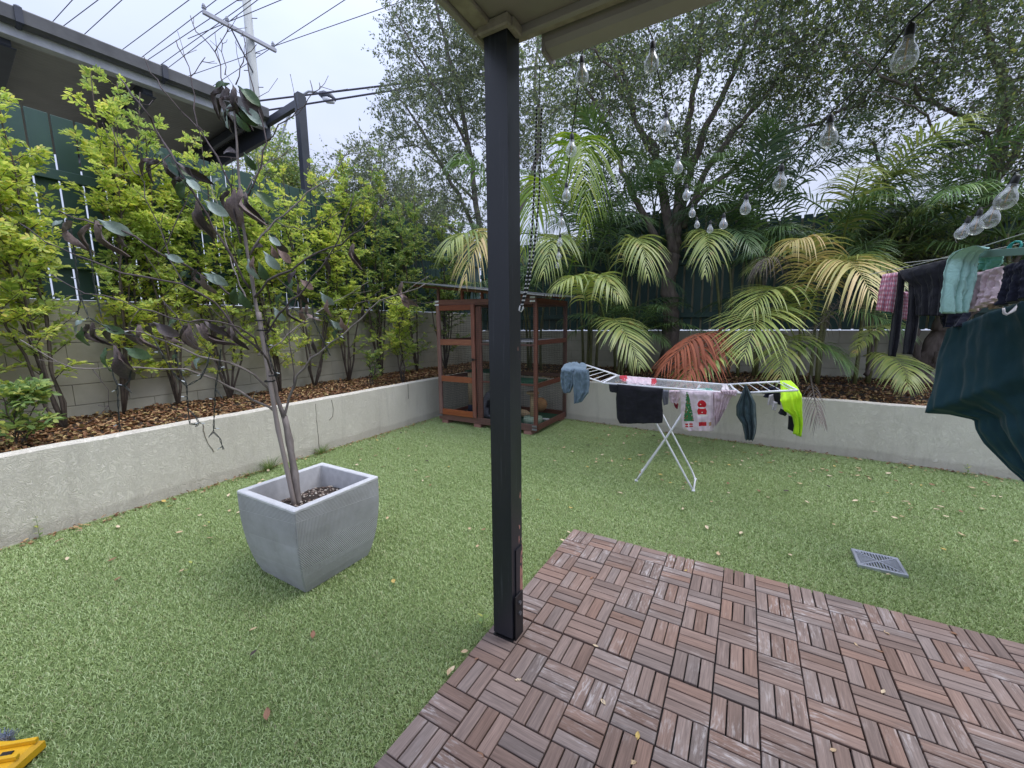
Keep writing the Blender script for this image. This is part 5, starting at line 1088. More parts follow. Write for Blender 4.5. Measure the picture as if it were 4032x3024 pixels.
def shrub(x, y, top, label, ns=6, seed=0, m='shrub', spread=.42, sprigs=11, low=1.4, bush=1.0, stemr=.011, side=13, size=.076):
    rr = random.Random(seed); t = thing('shrub', label, 'shrub', (x, y, .49), 0, 'shrubs along the left garden bed'); O = Vector((x, y, .49))
    st = MB(); P = []; D = []; S = []
    for s in range(ns):
        a_ = rr.uniform(0, 2*math.pi); sp = spread*rr.uniform(.3, 1.25); h = (top-.5)*rr.uniform(.80, 1.0) if s else top-.5
        ex, ey = math.cos(a_)*sp*.75, math.sin(a_)*sp*1.15
        if not s: ex *= .3; ey *= .3
        pts = []
        for k in range(11):
            u = k/10; c_ = u**.8
            pts.append(Vector((ex*c_+rr.uniform(-.025, .025)*(k > 0), ey*c_+rr.uniform(-.025, .025)*(k > 0), h*u)))
        st.tube(pts, [stemr*(1-.8*k/10)*rr.uniform(.85, 1.15)+.002 for k in range(11)], 6)
        for k in range(side):
            u = low/(top-.5)*rr.uniform(.55, 1.0)+(1-low/(top-.5))*rr.random()**.85 if rr.random() > .13 else rr.uniform(.12, .45)
            u = min(u, .985); f = u*10; i = min(int(f), 9); p = pts[i].lerp(pts[i+1], f-i)
            b_ = rr.uniform(0, 2*math.pi); ln = rr.uniform(.22, .55)*bush*(1.15-.6*u)
            dv = Vector((math.cos(b_)+.25, math.sin(b_), rr.uniform(.35, 1.3))).normalized()
            q = [p+dv*ln*v+Vector((0, 0, -.10*ln*v*v)) for v in (0, .33, .66, 1)]
            st.tube(q, [.0045, .0035, .0025, .0015], 4, cap=False)
            n_ = int(sprigs*ln/.4)+2
            for j in range(n_):
                v = .15+.85*j/(n_-1) if n_ > 1 else 1
                pp_ = p+dv*ln*v+Vector((0, 0, -.10*ln*v*v)); dd = (dv*.7+Vector((rr.gauss(0, 1), rr.gauss(0, 1), rr.gauss(.1, .7)))*.75)
                P.append(tuple(pp_)); D.append(tuple(dd)); S.append(size*rr.uniform(.55, 1.35))
        for j in range(12):
            v = rr.uniform(.82, 1); f = v*10; i = min(int(f), 9); P.append(tuple(pts[i].lerp(pts[i+1], f-i))); D.append((rr.gauss(0, .7), rr.gauss(0, .7), .8)); S.append(size*rr.uniform(.7, 1.2))
    st.build('stem', MT['stem'], t, True)
    rs = np.random.RandomState(seed); V, Fx = scatter(SPR[0], SPR[1], np.array(P), np.array(D), np.array(S), rs, .75)
    link(bpy.data.objects.new('foliage', fastmesh('foliage', V, Fx, MT[m])), t); return t
SH = [(-4.2, -2.05, 'shrub cut by the left edge of the picture, pale green low leaves', 'shrub'), (-4.15, -1.38, 'yellow green shrub with thick forked stems at the left edge', 'shrub'), (-4.42, -.92, 'tallest yellow green shrub, rising in front of the grey carport soffit', 'shrub'),
      (-4.46, -.45, 'yellow green shrub directly behind the lower left branches of the planter tree', 'shrub'), (-4.42, .05, 'bright yellow green shrub left of the bamboo stake', 'shrub'), (-4.30, .60, 'yellow green shrub standing right behind the planter tree trunk', 'shrub'),
      (-4.40, 1.15, 'yellow green shrub below the dark carport post', 'shrub'), (-4.42, 1.75, 'shrub with green top and yellow lower leaves right of the carport post', 'shrub'), (-4.40, 2.40, 'taller mid green shrub against the sky left of the patio post', 'shrub2'),
      (-4.25, 3.10, 'mid green shrub left of the cat enclosure roof', 'shrub2'), (-4.2, 3.85, 'dark green shrub in the corner behind the cat enclosure', 'shrub2')]
for i, (x, y, lab, m_) in enumerate(SH): shrub(x, y, zt(y), lab, 6, 100+i, m_, side=19, spread=.46, low=1.45 if y > -1.6 else .4)
shrub(-3.75, 1.62, 1.02, 'small bright green seedling shrub low in the left bed', 4, 130, 'shrub2', .18, 6, .1, .5, .004, 5, .06)
shrub(-3.62, -1.72, .98, 'small leafy seedling at the far left of the bed above the wall', 4, 131, 'shrub2', .16, 6, .1, .5, .004, 5, .09)
shrub(-3.55, 2.05, 1.75, 'low shrub with bright yellow leaves beside the enclosure door', 4, 132, 'shrub', .25, 8, .7, .7, .007, 9, .10)

# ==================================================================== PALMS
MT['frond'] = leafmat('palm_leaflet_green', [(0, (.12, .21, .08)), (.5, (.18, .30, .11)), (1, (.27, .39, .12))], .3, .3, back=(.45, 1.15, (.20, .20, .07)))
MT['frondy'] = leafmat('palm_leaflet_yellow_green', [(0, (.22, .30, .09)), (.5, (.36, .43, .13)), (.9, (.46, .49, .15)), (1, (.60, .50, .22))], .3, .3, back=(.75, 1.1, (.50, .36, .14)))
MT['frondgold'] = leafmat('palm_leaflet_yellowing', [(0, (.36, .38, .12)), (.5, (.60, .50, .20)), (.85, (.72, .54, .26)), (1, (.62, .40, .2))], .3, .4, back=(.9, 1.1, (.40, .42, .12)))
MT['frondlime'] = leafmat('palm_leaflet_lime', [(0, (.15, .27, .03)), (.5, (.24, .36, .035)), (1, (.36, .42, .05))], .5, .35)  # bright lime leaflets, more translucent than the other greens
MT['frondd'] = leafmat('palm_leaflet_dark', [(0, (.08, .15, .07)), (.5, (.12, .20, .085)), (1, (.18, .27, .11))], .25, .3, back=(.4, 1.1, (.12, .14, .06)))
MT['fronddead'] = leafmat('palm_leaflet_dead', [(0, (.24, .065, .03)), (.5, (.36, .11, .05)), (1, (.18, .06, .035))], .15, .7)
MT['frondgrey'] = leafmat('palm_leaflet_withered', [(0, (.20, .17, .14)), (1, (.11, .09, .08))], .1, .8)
def frond_mesh(P0, P1, P2, ll, n, mt, droop=.55, vee=.35, seed=0, start=.16, w=.013, roll=0.0, open_=1.0):
    """pinnate frond along a quadratic arc P0-P1-P2; ll = longest leaflet"""
    rs = np.random.RandomState(seed); P0, P1, P2 = (np.array(p, float) for p in (P0, P1, P2))
    def B(t): t = np.asarray(t)[:, None]; return (1-t)**2*P0+2*t*(1-t)*P1+t*t*P2
    def dB(t): t = np.asarray(t)[:, None]; return unit(2*(1-t)*(P1-P0)+2*t*(P2-P1))
    tt = np.linspace(start, .995, n); tt = np.repeat(tt, 2)+rs.uniform(-.3, .3, 2*n)*(.8/n); tt = np.clip(tt, 0, 1); sg = np.tile([1, -1], n)
    base = B(tt); T = dB(tt); u = (tt-start)/(1-start)
    up = np.array([0, 0, 1.0])[None]-T*T[:, 2:3]; bad = np.linalg.norm(up, axis=1) < .25
    hz = (P2-P0); hz = np.array([hz[0], hz[1], 0]); hz = hz/(np.linalg.norm(hz)+1e-6)
    up[bad] = up[bad]*.3-hz*np.sign(T[bad, 2:3]+1e-9)*-1
    # when the arc points down, the upper side of the frond faces outward
    up = unit(np.where(T[:, 2:3] < -.75, hz[None]-T*(T@hz)[:, None], up)); side = unit(np.cross(T, up))*sg[:, None]
    if roll: side = unit(side*math.cos(roll)+up*math.sin(roll)*sg[:, None]); 
    al = np.radians(72-48*u+rs.uniform(-5, 5, 2*n))*open_; ve = vee+rs.uniform(-.12, .12, 2*n)
    d = T*np.cos(al)[:, None]+(side*np.cos(ve)[:, None]+up*np.sin(ve)[:, None])*np.sin(al)[:, None]; d = unit(d)
    L_ = ll*(np.sin(np.pi*np.clip(.17+.80*u, 0, 1))**.75)*rs.uniform(.88, 1.08, 2*n)
    st = np.linspace(0, 1, 6); wd = np.array([.35, .95, 1.0, .85, .5, .04])
    ctr = base[:, None]+d[:, None]*(L_[:, None]*st[None])[..., None]; ctr[..., 2] -= (droop*rs.uniform(.7, 1.4, 2*n)[:, None]*L_[:, None]*st[None]**2.2)
    tg = unit(np.gradient(ctr, axis=1)); wv = unit(np.cross(tg, np.broadcast_to(up[:, None], tg.shape)))
    ww = (w*wd)[None, :, None]*np.clip(L_/ll, .45, 1)[:, None, None]
    V = np.stack([ctr-wv*ww, ctr+wv*ww], 2).reshape(-1, 3); m = 2*n; q = []
    for k in range(5): q.append([2*k, 2*k+1, 2*k+3, 2*k+2])
    Fx = (np.array(q)[None]+np.arange(m)[:, None, None]*12).reshape(-1, 4)
    # rachis: a square tube
    tr = np.linspace(0, 1, 15); C_ = B(tr); Tr = dB(tr); s1 = unit(np.cross(Tr, np.array([.13, .2, 1.0]))); s2 = np.cross(Tr, s1); r = (.009*(1-.82*tr))[:, None]
    RV = np.stack([C_+s1*r, C_+s2*r, C_-s1*r, C_-s2*r], 1).reshape(-1, 3); RF = []
    for i in range(14):
        for k in range(4): RF.append([i*4+k, i*4+(k+1) % 4, (i+1)*4+(k+1) % 4, (i+1)*4+k])
    RF = np.array(RF)+len(V)
    return fastmesh('frond', np.concatenate([V, RV]), np.concatenate([Fx, RF]), MT[mt])
FV = {}
def variants(mt):
    if mt in FV: return FV[mt]
    out = []
    for k in range(5):
        l_ = 1.0; e = (.15, .4, .65, .9, 1.15)[k]
        P0 = (0, 0, 0); P1 = (l_*.55*math.cos(e), 0, l_*.62*math.sin(e)+.18); P2 = (l_*(.98-.1*k*.3), .05, l_*(.05+.22*k)-.12)
        out.append(frond_mesh(P0, P1, P2, .30, 36, mt, .55, .35, 10*k+3, start=.2, w=.0066))
    FV[mt] = out; return out
PG = 'golden cane palms in the back garden bed'
def palm(x, y, label, stems, nf, hts, mts, seed, lmin=1.2, lmax=1.8, lean=.25):
    rr = random.Random(seed); t = thing('palm', label, 'palm', (x, y, .48), 0, PG); t['_n'] = 0
    for s in range(stems):
        a_ = rr.uniform(0, 6.28); r_ = rr.uniform(.04, .22); h = rr.uniform(*hts); le = lean*rr.uniform(.3, 1.2)
        p0 = Vector((math.cos(a_)*r_, math.sin(a_)*r_, 0)); p2 = p0+Vector((math.cos(a_)*le*h*.5, math.sin(a_)*le*h*.5, h)); P = [p0.lerp(p2, k/8)+Vector((0, 0, 0))+Vector((math.cos(a_), math.sin(a_), 0))*(-.06*math.sin(math.pi*k/8)) for k in range(9)]
        b = MB(); b.tube(P, [.024*(1.15 if k % 2 else 1)*(1-.35*k/8) for k in range(9)], 7); b.build('cane', MT['cane'], t, True)
        for f in range(nf):
            az_ = 2*math.pi*(f+rr.uniform(-.3, .3))/nf+a_; v = rr.choice(variants(rr.choice(mts))); ln = rr.uniform(lmin, lmax)
            inst('frond', v, t, p2-Vector((0, 0, rr.uniform(0, .12))), (rr.uniform(-.2, .2), rr.uniform(-.15, .25), az_), ln)
    del t['_n']; return t
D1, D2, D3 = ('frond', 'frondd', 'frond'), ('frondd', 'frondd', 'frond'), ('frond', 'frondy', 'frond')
pa = palm(-2.5, 4.45, 'palm with yellowing fronds drooping over the enclosure roof, left of the patio post', 3, 5, (1.5, 2.1), D1, 201)
pb = palm(-1.35, 4.35, 'palm behind the right side of the cat enclosure with upright lime frond', 4, 5, (1.5, 2.3), D1, 202)
pc = palm(-.80, 4.1, 'low dense palm between the enclosure and the rough barked tree', 4, 6, (.5, 1.1), D1, 203, .8, 1.2)
pd = palm(.75, 4.85, 'dark palm just right of the rough barked tree trunk', 3, 4, (1.2, 2.2), D2, 204)
pe = palm(1.75, 4.55, 'largest palm clump with broad yellow green fronds at the centre of the back bed', 4, 5, (.8, 2.1), D3, 205)
pf = palm(2.35, 4.9, 'palm with tall dark fronds behind the clothesline laundry', 3, 5, (1.4, 2.4), D1, 206)
pg = palm(3.75, 4.7, 'palm at the right end of the back bed behind the teal sheet', 3, 6, (1.2, 2.0), D1, 207)
ph_ = palm(-1.0, 5.0, 'tall thin palm whose dark fronds fan out left of the rough bark trunk', 3, 5, (2.0, 2.8), D1, 208)
pi_ = palm(1.15, 5.15, 'palm with upright dark fronds under the tree canopy, left of the large clump', 2, 5, (1.9, 2.5), D2, 209)
def hero(par, p0, p1, p2, ll, n, mt, seed, droop=.5, w=.013, vee=.35, **k):
    O = Vector(par.location); me = frond_mesh(at(*p0)-O, at(*p1)-O, at(*p2)-O, ll, n, mt, droop, vee, seed, w=w, **k)
    o = inst('frond', me, par); return o
hero(pc, (2440, 1120, 5.4), (2520, 780, 5.0), (2548, 1080, 4.6), .42, 34, 'frondy', 1, .75)
hero(ph_, (2700, 1050, 5.6), (2830, 760, 5.2), (2775, 1080, 4.7), .42, 34, 'frondy', 2, .65)
hero(pb, (2180, 1120, 5.6), (2230, 760, 5.0), (2140, 1075, 4.4), .46, 34, 'frondy', 3, .75)
hero(pa, (2010, 1130, 6.0), (1940, 700, 5.6), (1830, 1100, 4.9), .55, 34, 'frondgold', 4, .8, .015)
hero(pa, (2020, 1100, 6.0), (1850, 820, 5.6), (1760, 980, 5.0), .5, 34, 'frondy', 5, .8, .014)
hero(pa, (2020, 1050, 6.0), (1900, 560, 5.8), (1780, 640, 5.6), .6, 36, 'frond', 6, .7, .014)
hero(pc, (2380, 1250, 5.2), (2300, 960, 4.8), (2440, 1175, 4.2), .40, 34, 'frondy', 7, .7)
hero(pc, (2300, 1250, 5.0), (2330, 1010, 4.6), (2190, 1130, 4.3), .36, 34, 'frondy', 8, .7)
hero(pc, (2400, 1290, 4.9), (2410, 1180, 4.5), (2520, 1440, 4.1), .42, 36, 'frondy', 9, .35, .013, .25)
hero(pe, (3130, 1330, 5.0), (3020, 1080, 4.5), (2930, 1400, 3.9), .66, 46, 'frondy', 10, .32, .013, .3)
hero(pe, (3170, 1330, 5.0), (3080, 1000, 4.6), (2960, 1230, 4.1), .60, 40, 'frondy', 11, .45, .012, .3)
hero(pe, (3180, 1250, 4.9), (3300, 850, 4.4), (3440, 1180, 3.6), .62, 42, 'frondgold', 12, .62, .013)
hero(pe, (3170, 1200, 4.9), (3350, 880, 4.5), (3560, 1130, 3.8), .50, 40, 'frondy', 13, .55, .013)
hero(pe, (3160, 1250, 4.9), (3240, 860, 4.5), (3110, 960, 4.2), .50, 36, 'frondgold', 14, .7, .013)
hero(pe, (3150, 1380, 4.9), (3100, 1230, 4.4), (3070, 1500, 4.0), .42, 36, 'frondy', 15, .45)
hero(pe, (3110, 1400, 4.9), (3230, 1300, 4.6), (3340, 1440, 4.4), .38, 34, 'frond', 16, .55)
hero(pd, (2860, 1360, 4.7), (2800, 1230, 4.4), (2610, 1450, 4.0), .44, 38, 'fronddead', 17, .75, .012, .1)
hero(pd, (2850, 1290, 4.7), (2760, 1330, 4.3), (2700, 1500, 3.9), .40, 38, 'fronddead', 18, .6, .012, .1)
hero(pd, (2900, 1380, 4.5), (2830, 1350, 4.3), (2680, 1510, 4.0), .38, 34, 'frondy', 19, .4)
hero(pb, (2190, 1000, 5.8), (2330, 150, 5.4), (2300, 900, 4.6), .62, 46, 'frondlime', 20, .75, .017, .2)
hero(pb, (2150, 1000, 5.8), (2160, 420, 5.4), (2060, 1000, 4.9), .5, 40, 'frondlime', 21, .8, .014)
hero(pb, (2240, 1080, 5.4), (2440, 380, 5.2), (2520, 700, 5.0), .55, 42, 'frond', 22, .5, .015)
hero(pb, (2220, 1150, 5.4), (2330, 760, 5.2), (2290, 720, 5.1), .35, 34, 'frondlime', 23, .6, .013, open_=.5)
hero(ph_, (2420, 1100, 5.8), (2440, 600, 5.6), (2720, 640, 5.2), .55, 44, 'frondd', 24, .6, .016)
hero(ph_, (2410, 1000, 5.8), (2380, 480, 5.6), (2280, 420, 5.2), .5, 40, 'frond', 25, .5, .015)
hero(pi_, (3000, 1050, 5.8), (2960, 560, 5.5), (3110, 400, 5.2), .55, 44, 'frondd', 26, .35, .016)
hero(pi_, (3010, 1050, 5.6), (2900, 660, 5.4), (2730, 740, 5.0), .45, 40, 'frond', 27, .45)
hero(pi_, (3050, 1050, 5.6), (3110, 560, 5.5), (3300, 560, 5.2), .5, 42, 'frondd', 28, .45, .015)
hero(pf, (3300, 1100, 5.4), (3420, 600, 5.3), (3620, 700, 4.8), .5, 42, 'frondy', 29, .55)
hero(pf, (3280, 1150, 5.4), (3380, 760, 5.2), (3700, 720, 4.8), .5, 42, 'frond', 30, .45)
hero(pf, (3400, 1200, 5.2), (3520, 760, 5.0), (3830, 820, 4.5), .5, 42, 'frondy', 31, .45)
hero(pf, (3300, 1050, 5.4), (3540, 520, 5.3), (3880, 560, 4.9), .5, 42, 'frondd', 32, .35, .014)
hero(pg, (3580, 1290, 4.9), (3440, 1240, 4.6), (3360, 1400, 4.4), .2, 30, 'frondy', 33, .4)
hero(pg, (3400, 1400, 4.9), (3560, 1360, 4.5), (3575, 1530, 4.1), .36, 36, 'frondy', 34, .5)
hero(pe, (3150, 1350, 4.9), (3330, 1190, 4.9), (3360, 1080, 4.7), .3, 30, 'frondgrey', 35, 1.1, .006)
hero(pe, (3000, 1150, 5.0), (3080, 930, 4.6), (2990, 1060, 4.5), .3, 26, 'frondgrey', 36, .9, .006)
hero(pe, (3190, 1480, 4.4), (3210, 1590, 3.75), (3230, 1660, 3.55), .26, 14, 'frondgrey', 37, .6, .005, open_=.4)

# ==================================================================== TREES
def tree_thing(name, label, base, limbs, crowns, leaf_n, mats, seed, bark, lsize=(.035, .055), group=None, twig_n=700, side_n=7, rscale=1.0, leafw=1.0, cat='tree', hole=.12):
    rr = random.Random(seed); rs = np.random.RandomState(seed); t = thing(name, label, cat, tuple(base), 0, group); O = Vector(base)
    allp = []
    for li, (pts, r0, r1) in enumerate(limbs):
        P = [at(*p) for p in pts]; Qs = []
        for i in range(len(P)-1):
            a0 = P[max(i-1, 0)]; a1 = P[i]; a2 = P[i+1]; a3 = P[min(i+2, len(P)-1)]
            for k in range(5):
                u = k/5; Qs.append(.5*((2*a1)+(-a0+a2)*u+(2*a0-5*a1+4*a2-a3)*u*u+(-a0+3*a1-3*a2+a3)*u**3)+Vector((rr.gauss(0, 1), rr.gauss(0, 1), rr.gauss(0, 1)))*.018)
        Qs.append(P[-1]); n = len(Qs)
        b = MB(); b.tube([q-O for q in Qs], [(r0+(r1-r0)*i/(n-1))*rr.uniform(.92, 1.08)*rscale for i in range(n)], 9)
        b.build('trunk' if li == 0 else 'branch', MT[bark], t, True)
        allp += [(q, (r0+(r1-r0)*i/(n-1))) for i, q in enumerate(Qs) if li > 0 or i > n*.6]
    # secondary branches and twigs: grown toward seeded points of the crown from the nearest limb
    P = []; D = []; tb = MB(); k = 0; cap_ = len(allp)+twig_n*2+5; pos = np.full((cap_, 3), 1e6); prad = np.zeros(cap_); npos = len(allp)
    for i_, (q_, r_q) in enumerate(allp): pos[i_] = q_; prad[i_] = r_q
    tries = 0
    while k < twig_n and tries < twig_n*8:
        tries += 1
        c_, r_ = rr.choices(crowns, [cc[1][0]*cc[1][2] for cc in crowns])[0]
        v = Vector((rr.gauss(0, 1), rr.gauss(0, 1), rr.gauss(0, 1))).normalized()*rr.random()**.42
        p = Vector(c_)+Vector((v.x*r_[0], v.y*r_[1], v.z*r_[2]))
        if mn.noise(p*.85+Vector((seed, 0, 0))) < -hole or p.z < 2.2: continue
        if p.z < 3.0 and p.y < 3.6: continue
        pv = pos[:npos]; d2 = ((pv-np.array(tuple(p)))**2).sum(1); d2 += np.where(pv[:, 2] > p.z+.1, .35, 0); i = int(d2.argmin()); q = Vector(pv[i]); 
        k += 1
        ln = (p-q).length
        if ln > .25:
            mid = q.lerp(p, .5)+Vector((rr.gauss(0, .12), rr.gauss(0, .12), rr.uniform(-.05, .22)))*min(1, ln); r_b = min(.004+.008*ln, prad[i]*.75); pos[npos] = p; prad[npos] = max(.003, r_b*.45); pos[npos+1] = mid; prad[npos+1] = r_b*.7; npos += 2
            pts = [q, q.lerp(mid, .55)+Vector((rr.gauss(0, .02), 0, rr.gauss(0, .02))), mid, mid.lerp(p, .5)+Vector((rr.gauss(0, .03), rr.gauss(0, .03), rr.gauss(0, .03))), p]
            tb.tube([w_-O for w_ in pts], [r_b, r_b*.8, r_b*.65, r_b*.55, max(.002, r_b*.45)], 4, cap=False)
        # leafy shoots round the end
        per = max(1, int(leaf_n/twig_n/3))
        for s in range(3):
            d = (p-q).normalized()*.6+Vector((rr.gauss(0, 1), rr.gauss(0, 1), rr.gauss(.15, .8)))*.6; d.normalize(); l2 = rr.uniform(.22, .5)
            tb.tube([p-O, p+d*l2*.5+Vector((0, 0, .015))-O, p+d*l2-O], [.0028, .002, .001], 3, cap=False)
            for j in range(per):
                u = rr.random(); w_ = p+d*l2*u+Vector((rr.gauss(0, .018), rr.gauss(0, .018), rr.gauss(0, .018)))-O
                P.append((w_.x, w_.y, w_.z)); D.append((d.x+rr.gauss(0, .8), d.y+rr.gauss(0, .8), d.z+rr.gauss(0, .8)))
    tw = tb.build('twigs', MT[bark], t, True); tw['kind'] = 'stuff'
    P = np.array(P); D = np.array(D); m = rs.randint(0, len(mats), len(P))
    V, Fx = scatter(LEAF4*np.array([1, leafw, 1]), LEAF4F, P, D, rs.uniform(lsize[0], lsize[1], len(P)), rs, .35)
    cr = link(bpy.data.objects.new('crown', fastmesh('crown', V, Fx, MT[mats[0]])), t); return t
MT['tleaf'] = leafmat('small_tree_leaf', [(0, (.12, .16, .11)), (.5, (.19, .25, .15)), (.85, (.29, .36, .15)), (1, (.48, .54, .15))], .45, .4)
MT['tleafpale'] = leafmat('pale_grey_green_leaf', [(0, (.13, .17, .12)), (.5, (.20, .25, .16)), (.85, (.29, .34, .19)), (1, (.42, .45, .2))], .4, .45)
MT['tleafdark'] = leafmat('dark_tree_leaf', [(0, (.11, .16, .10)), (.5, (.18, .24, .13)), (.9, (.29, .36, .13)), (1, (.50, .50, .14))], .45, .4)
def ell(px, py, d, rx, ry, rz): return (tuple(at(px, py, d)), (rx, ry, rz))
B1 = lvl(2632, 1472, .48)
T1 = [([(2632, 1472, 7.25), (2630, 1380, 7.15), (2645, 1240, 7.0), (2630, 1130, 6.9), (2655, 1000, 6.8)], .15, .115),
      ([(2645, 1060, 6.85), (2560, 900, 6.8), (2480, 740, 6.8), (2415, 560, 6.8), (2330, 380, 6.8), (2240, 230, 6.8)], .065, .018),
      ([(2652, 1010, 6.8), (2615, 770, 6.8), (2578, 590, 6.8), (2520, 500, 6.8), (2440, 260, 6.7), (2360, 60, 6.6)], .085, .02),
      ([(2655, 1000, 6.8), (2690, 800, 6.8), (2740, 620, 6.7), (2820, 420, 6.6), (2900, 250, 6.5), (2990, 60, 6.4)], .08, .022),
      ([(2665, 960, 6.8), (2670, 760, 6.8), (2720, 480, 6.8), (2750, 230, 6.8), (2780, -30, 6.8)], .075, .025),
      ([(2700, 850, 6.8), (2800, 640, 6.6), (2960, 440, 6.4), (3100, 250, 6.2), (3200, 90, 6.0)], .055, .018),
      ([(2690, 900, 6.8), (2760, 770, 6.5), (2880, 670, 6.3), (3040, 560, 6.1), (3180, 490, 5.9), (3400, 400, 5.7)], .045, .015),
      ([(2585, 640, 6.8), (2480, 430, 6.5), (2400, 260, 6.2), (2260, 150, 6.0)], .04, .014)]
tree_thing('broadleaf_tree', 'rough barked tree growing in the middle of the back bed with wide airy crown', B1, T1,
           [ell(2680, 250, 6.8, 2.4, 1.7, 1.9), ell(2350, 420, 6.6, 1.3, 1.2, 1.7), ell(3080, 330, 6.2, 1.7, 1.4, 1.6), ell(2750, -200, 6.5, 3.0, 1.8, 1.4), ell(2560, 640, 6.7, .9, .9, .7)], 66000, ['tleaf'], 31, 'bark', (.040, .068), twig_n=2300, hole=.16)
B2 = lvl(3620, 1512, .48)
T2 = [([(3620, 1512, 5.75), (3640, 1440, 5.7), (3680, 1340, 5.65), (3740, 1210, 5.6), (3800, 1040, 5.6), (3880, 840, 5.6), (3930, 640, 5.6)], .105, .08),
      ([(3630, 1460, 5.7), (3600, 1330, 5.7), (3575, 1200, 5.8), (3560, 1000, 5.9), (3500, 760, 6.0), (3440, 560, 6.0)], .05, .02),
      ([(3640, 1470, 5.7), (3700, 1400, 5.5), (3800, 1270, 5.3), (3930, 1120, 5.1), (4060, 950, 5.0)], .05, .025),
      ([(3930, 640, 5.6), (3850, 500, 5.5), (3700, 420, 5.3), (3560, 330, 5.1), (3430, 270, 5.0)], .035, .012),
      ([(3930, 640, 5.6), (3960, 400, 5.6), (3900, 200, 5.5), (3850, 0, 5.5)], .06, .03),
      ([(3900, 760, 5.6), (4020, 560, 5.4), (4120, 300, 5.2), (4200, 100, 5.0)], .05, .02),
      ([(3860, 560, 5.5), (3740, 560, 5.2), (3620, 440, 5.0), (3500, 380, 4.8)], .02, .008)]
tree_thing('broadleaf_tree', 'dark tree leaning right at the right end of the back bed, canopy over the yard', B2, T2,
           [ell(3700, 180, 5.6, 1.9, 1.5, 1.5), ell(3350, 120, 5.4, 1.4, 1.2, 1.2), ell(4050, 300, 5.0, 1.4, 1.3, 1.5), ell(3600, -350, 5.2, 2.4, 1.9, 1.3), ell(3800, 620, 5.7, 1.1, .8, .7)], 52000, ['tleafdark'], 32, 'bark', (.038, .064), twig_n=1950, hole=.14)
B3 = at(1935, 1330, 10.2)
T3 = [([(1935, 1330, 10.2), (1932, 1150, 10.1), (1925, 1040, 10.0)], .14, .12),
      ([(1925, 1040, 10), (1880, 850, 10), (1850, 600, 10), (1800, 350, 10), (1740, 110, 10), (1700, -100, 10)], .08, .025),
      ([(1925, 1030, 10), (1820, 800, 10), (1720, 620, 9.8), (1610, 440, 9.6), (1540, 330, 9.5)], .06, .014),
      ([(1930, 1040, 10), (1960, 800, 10), (1990, 500, 10), (1960, 200, 10), (1940, -50, 10)], .08, .03),
      ([(1935, 1030, 10), (2060, 800, 10), (2120, 560, 10), (2110, 300, 10), (2130, 50, 10)], .07, .025),
      ([(1920, 1080, 10), (1800, 920, 9.8), (1680, 840, 9.6), (1560, 790, 9.5)], .045, .012),
      ([(1850, 600, 10), (1750, 400, 9.8), (1640, 210, 9.6), (1560, 60, 9.5)], .04, .014),
      ([(1880, 800, 10), (1700, 620, 9.8), (1600, 560, 9.7)], .03, .01)]
tree_thing('broadleaf_tree', 'tall pale stemmed tree beyond the fence corner, left of and behind the patio post', B3, T3,
           [ell(1800, 180, 10, 2.0, 1.7, 1.9), ell(1690, 480, 9.8, 1.35, 1.3, 1.2), ell(2050, 450, 10, 1.5, 1.5, 2.2), ell(1780, 850, 9.9, 1.5, 1.3, 1.3), ell(1820, -150, 10, 2.0, 1.6, 1.4)], 66000, ['tleafpale'], 33, 'barkpale', (.050, .084), twig_n=2300, hole=.18)
B4 = at(1130, 1150, 9.5)
tree_thing('garden_bush', 'distant bushy tree with reddish tips behind the dark carport post', B4, [([(1130, 1150, 9.5), (1130, 900, 9.5), (1120, 760, 9.5)], .07, .04), ([(1120, 800, 9.5), (1180, 690, 9.5)], .03, .01)],
           [ell(1090, 680, 9.5, .95, .8, .85), ell(1200, 760, 9.5, .6, .6, .6)], 9000, ['shrub2'], 34, 'barkpale', (.05, .08), twig_n=420, cat='tree', hole=.4)
B5 = at(1400, 1200, 8.2)
tree_thing('garden_bush', 'green bushy tree standing beyond the left fence under the pale tree', B5, [([(1400, 1200, 8.2), (1410, 950, 8.2), (1430, 800, 8.2)], .07, .04), ([(1430, 850, 8.2), (1480, 700, 8.2)], .03, .01)],
           [ell(1440, 780, 8.2, 1.0, .8, .95), ell(1600, 880, 8.0, .8, .7, .7)], 16000, ['tleafpale'], 35, 'barkpale', (.045, .07), twig_n=620, cat='tree', hole=.3)
B6 = at(3560, 1400, 6.4)
tree_thing('garden_bush', 'leafy bush against the dark fence between palms and laundry', lvl(3420, 1490, .48), [([(3420, 1490, 5.6), (3440, 1250, 5.6), (3520, 1050, 5.5), (3600, 950, 5.5)], .03, .012), ([(3440, 1250, 5.6), (3600, 1100, 5.4), (3760, 960, 5.2)], .02, .008)],
           [ell(3560, 960, 5.6, .8, .35, .45), ell(3850, 900, 5.4, .7, .4, .5)], 7000, ['tleafdark'], 36, 'bark', (.04, .07), twig_n=300, cat='bush', hole=.4)

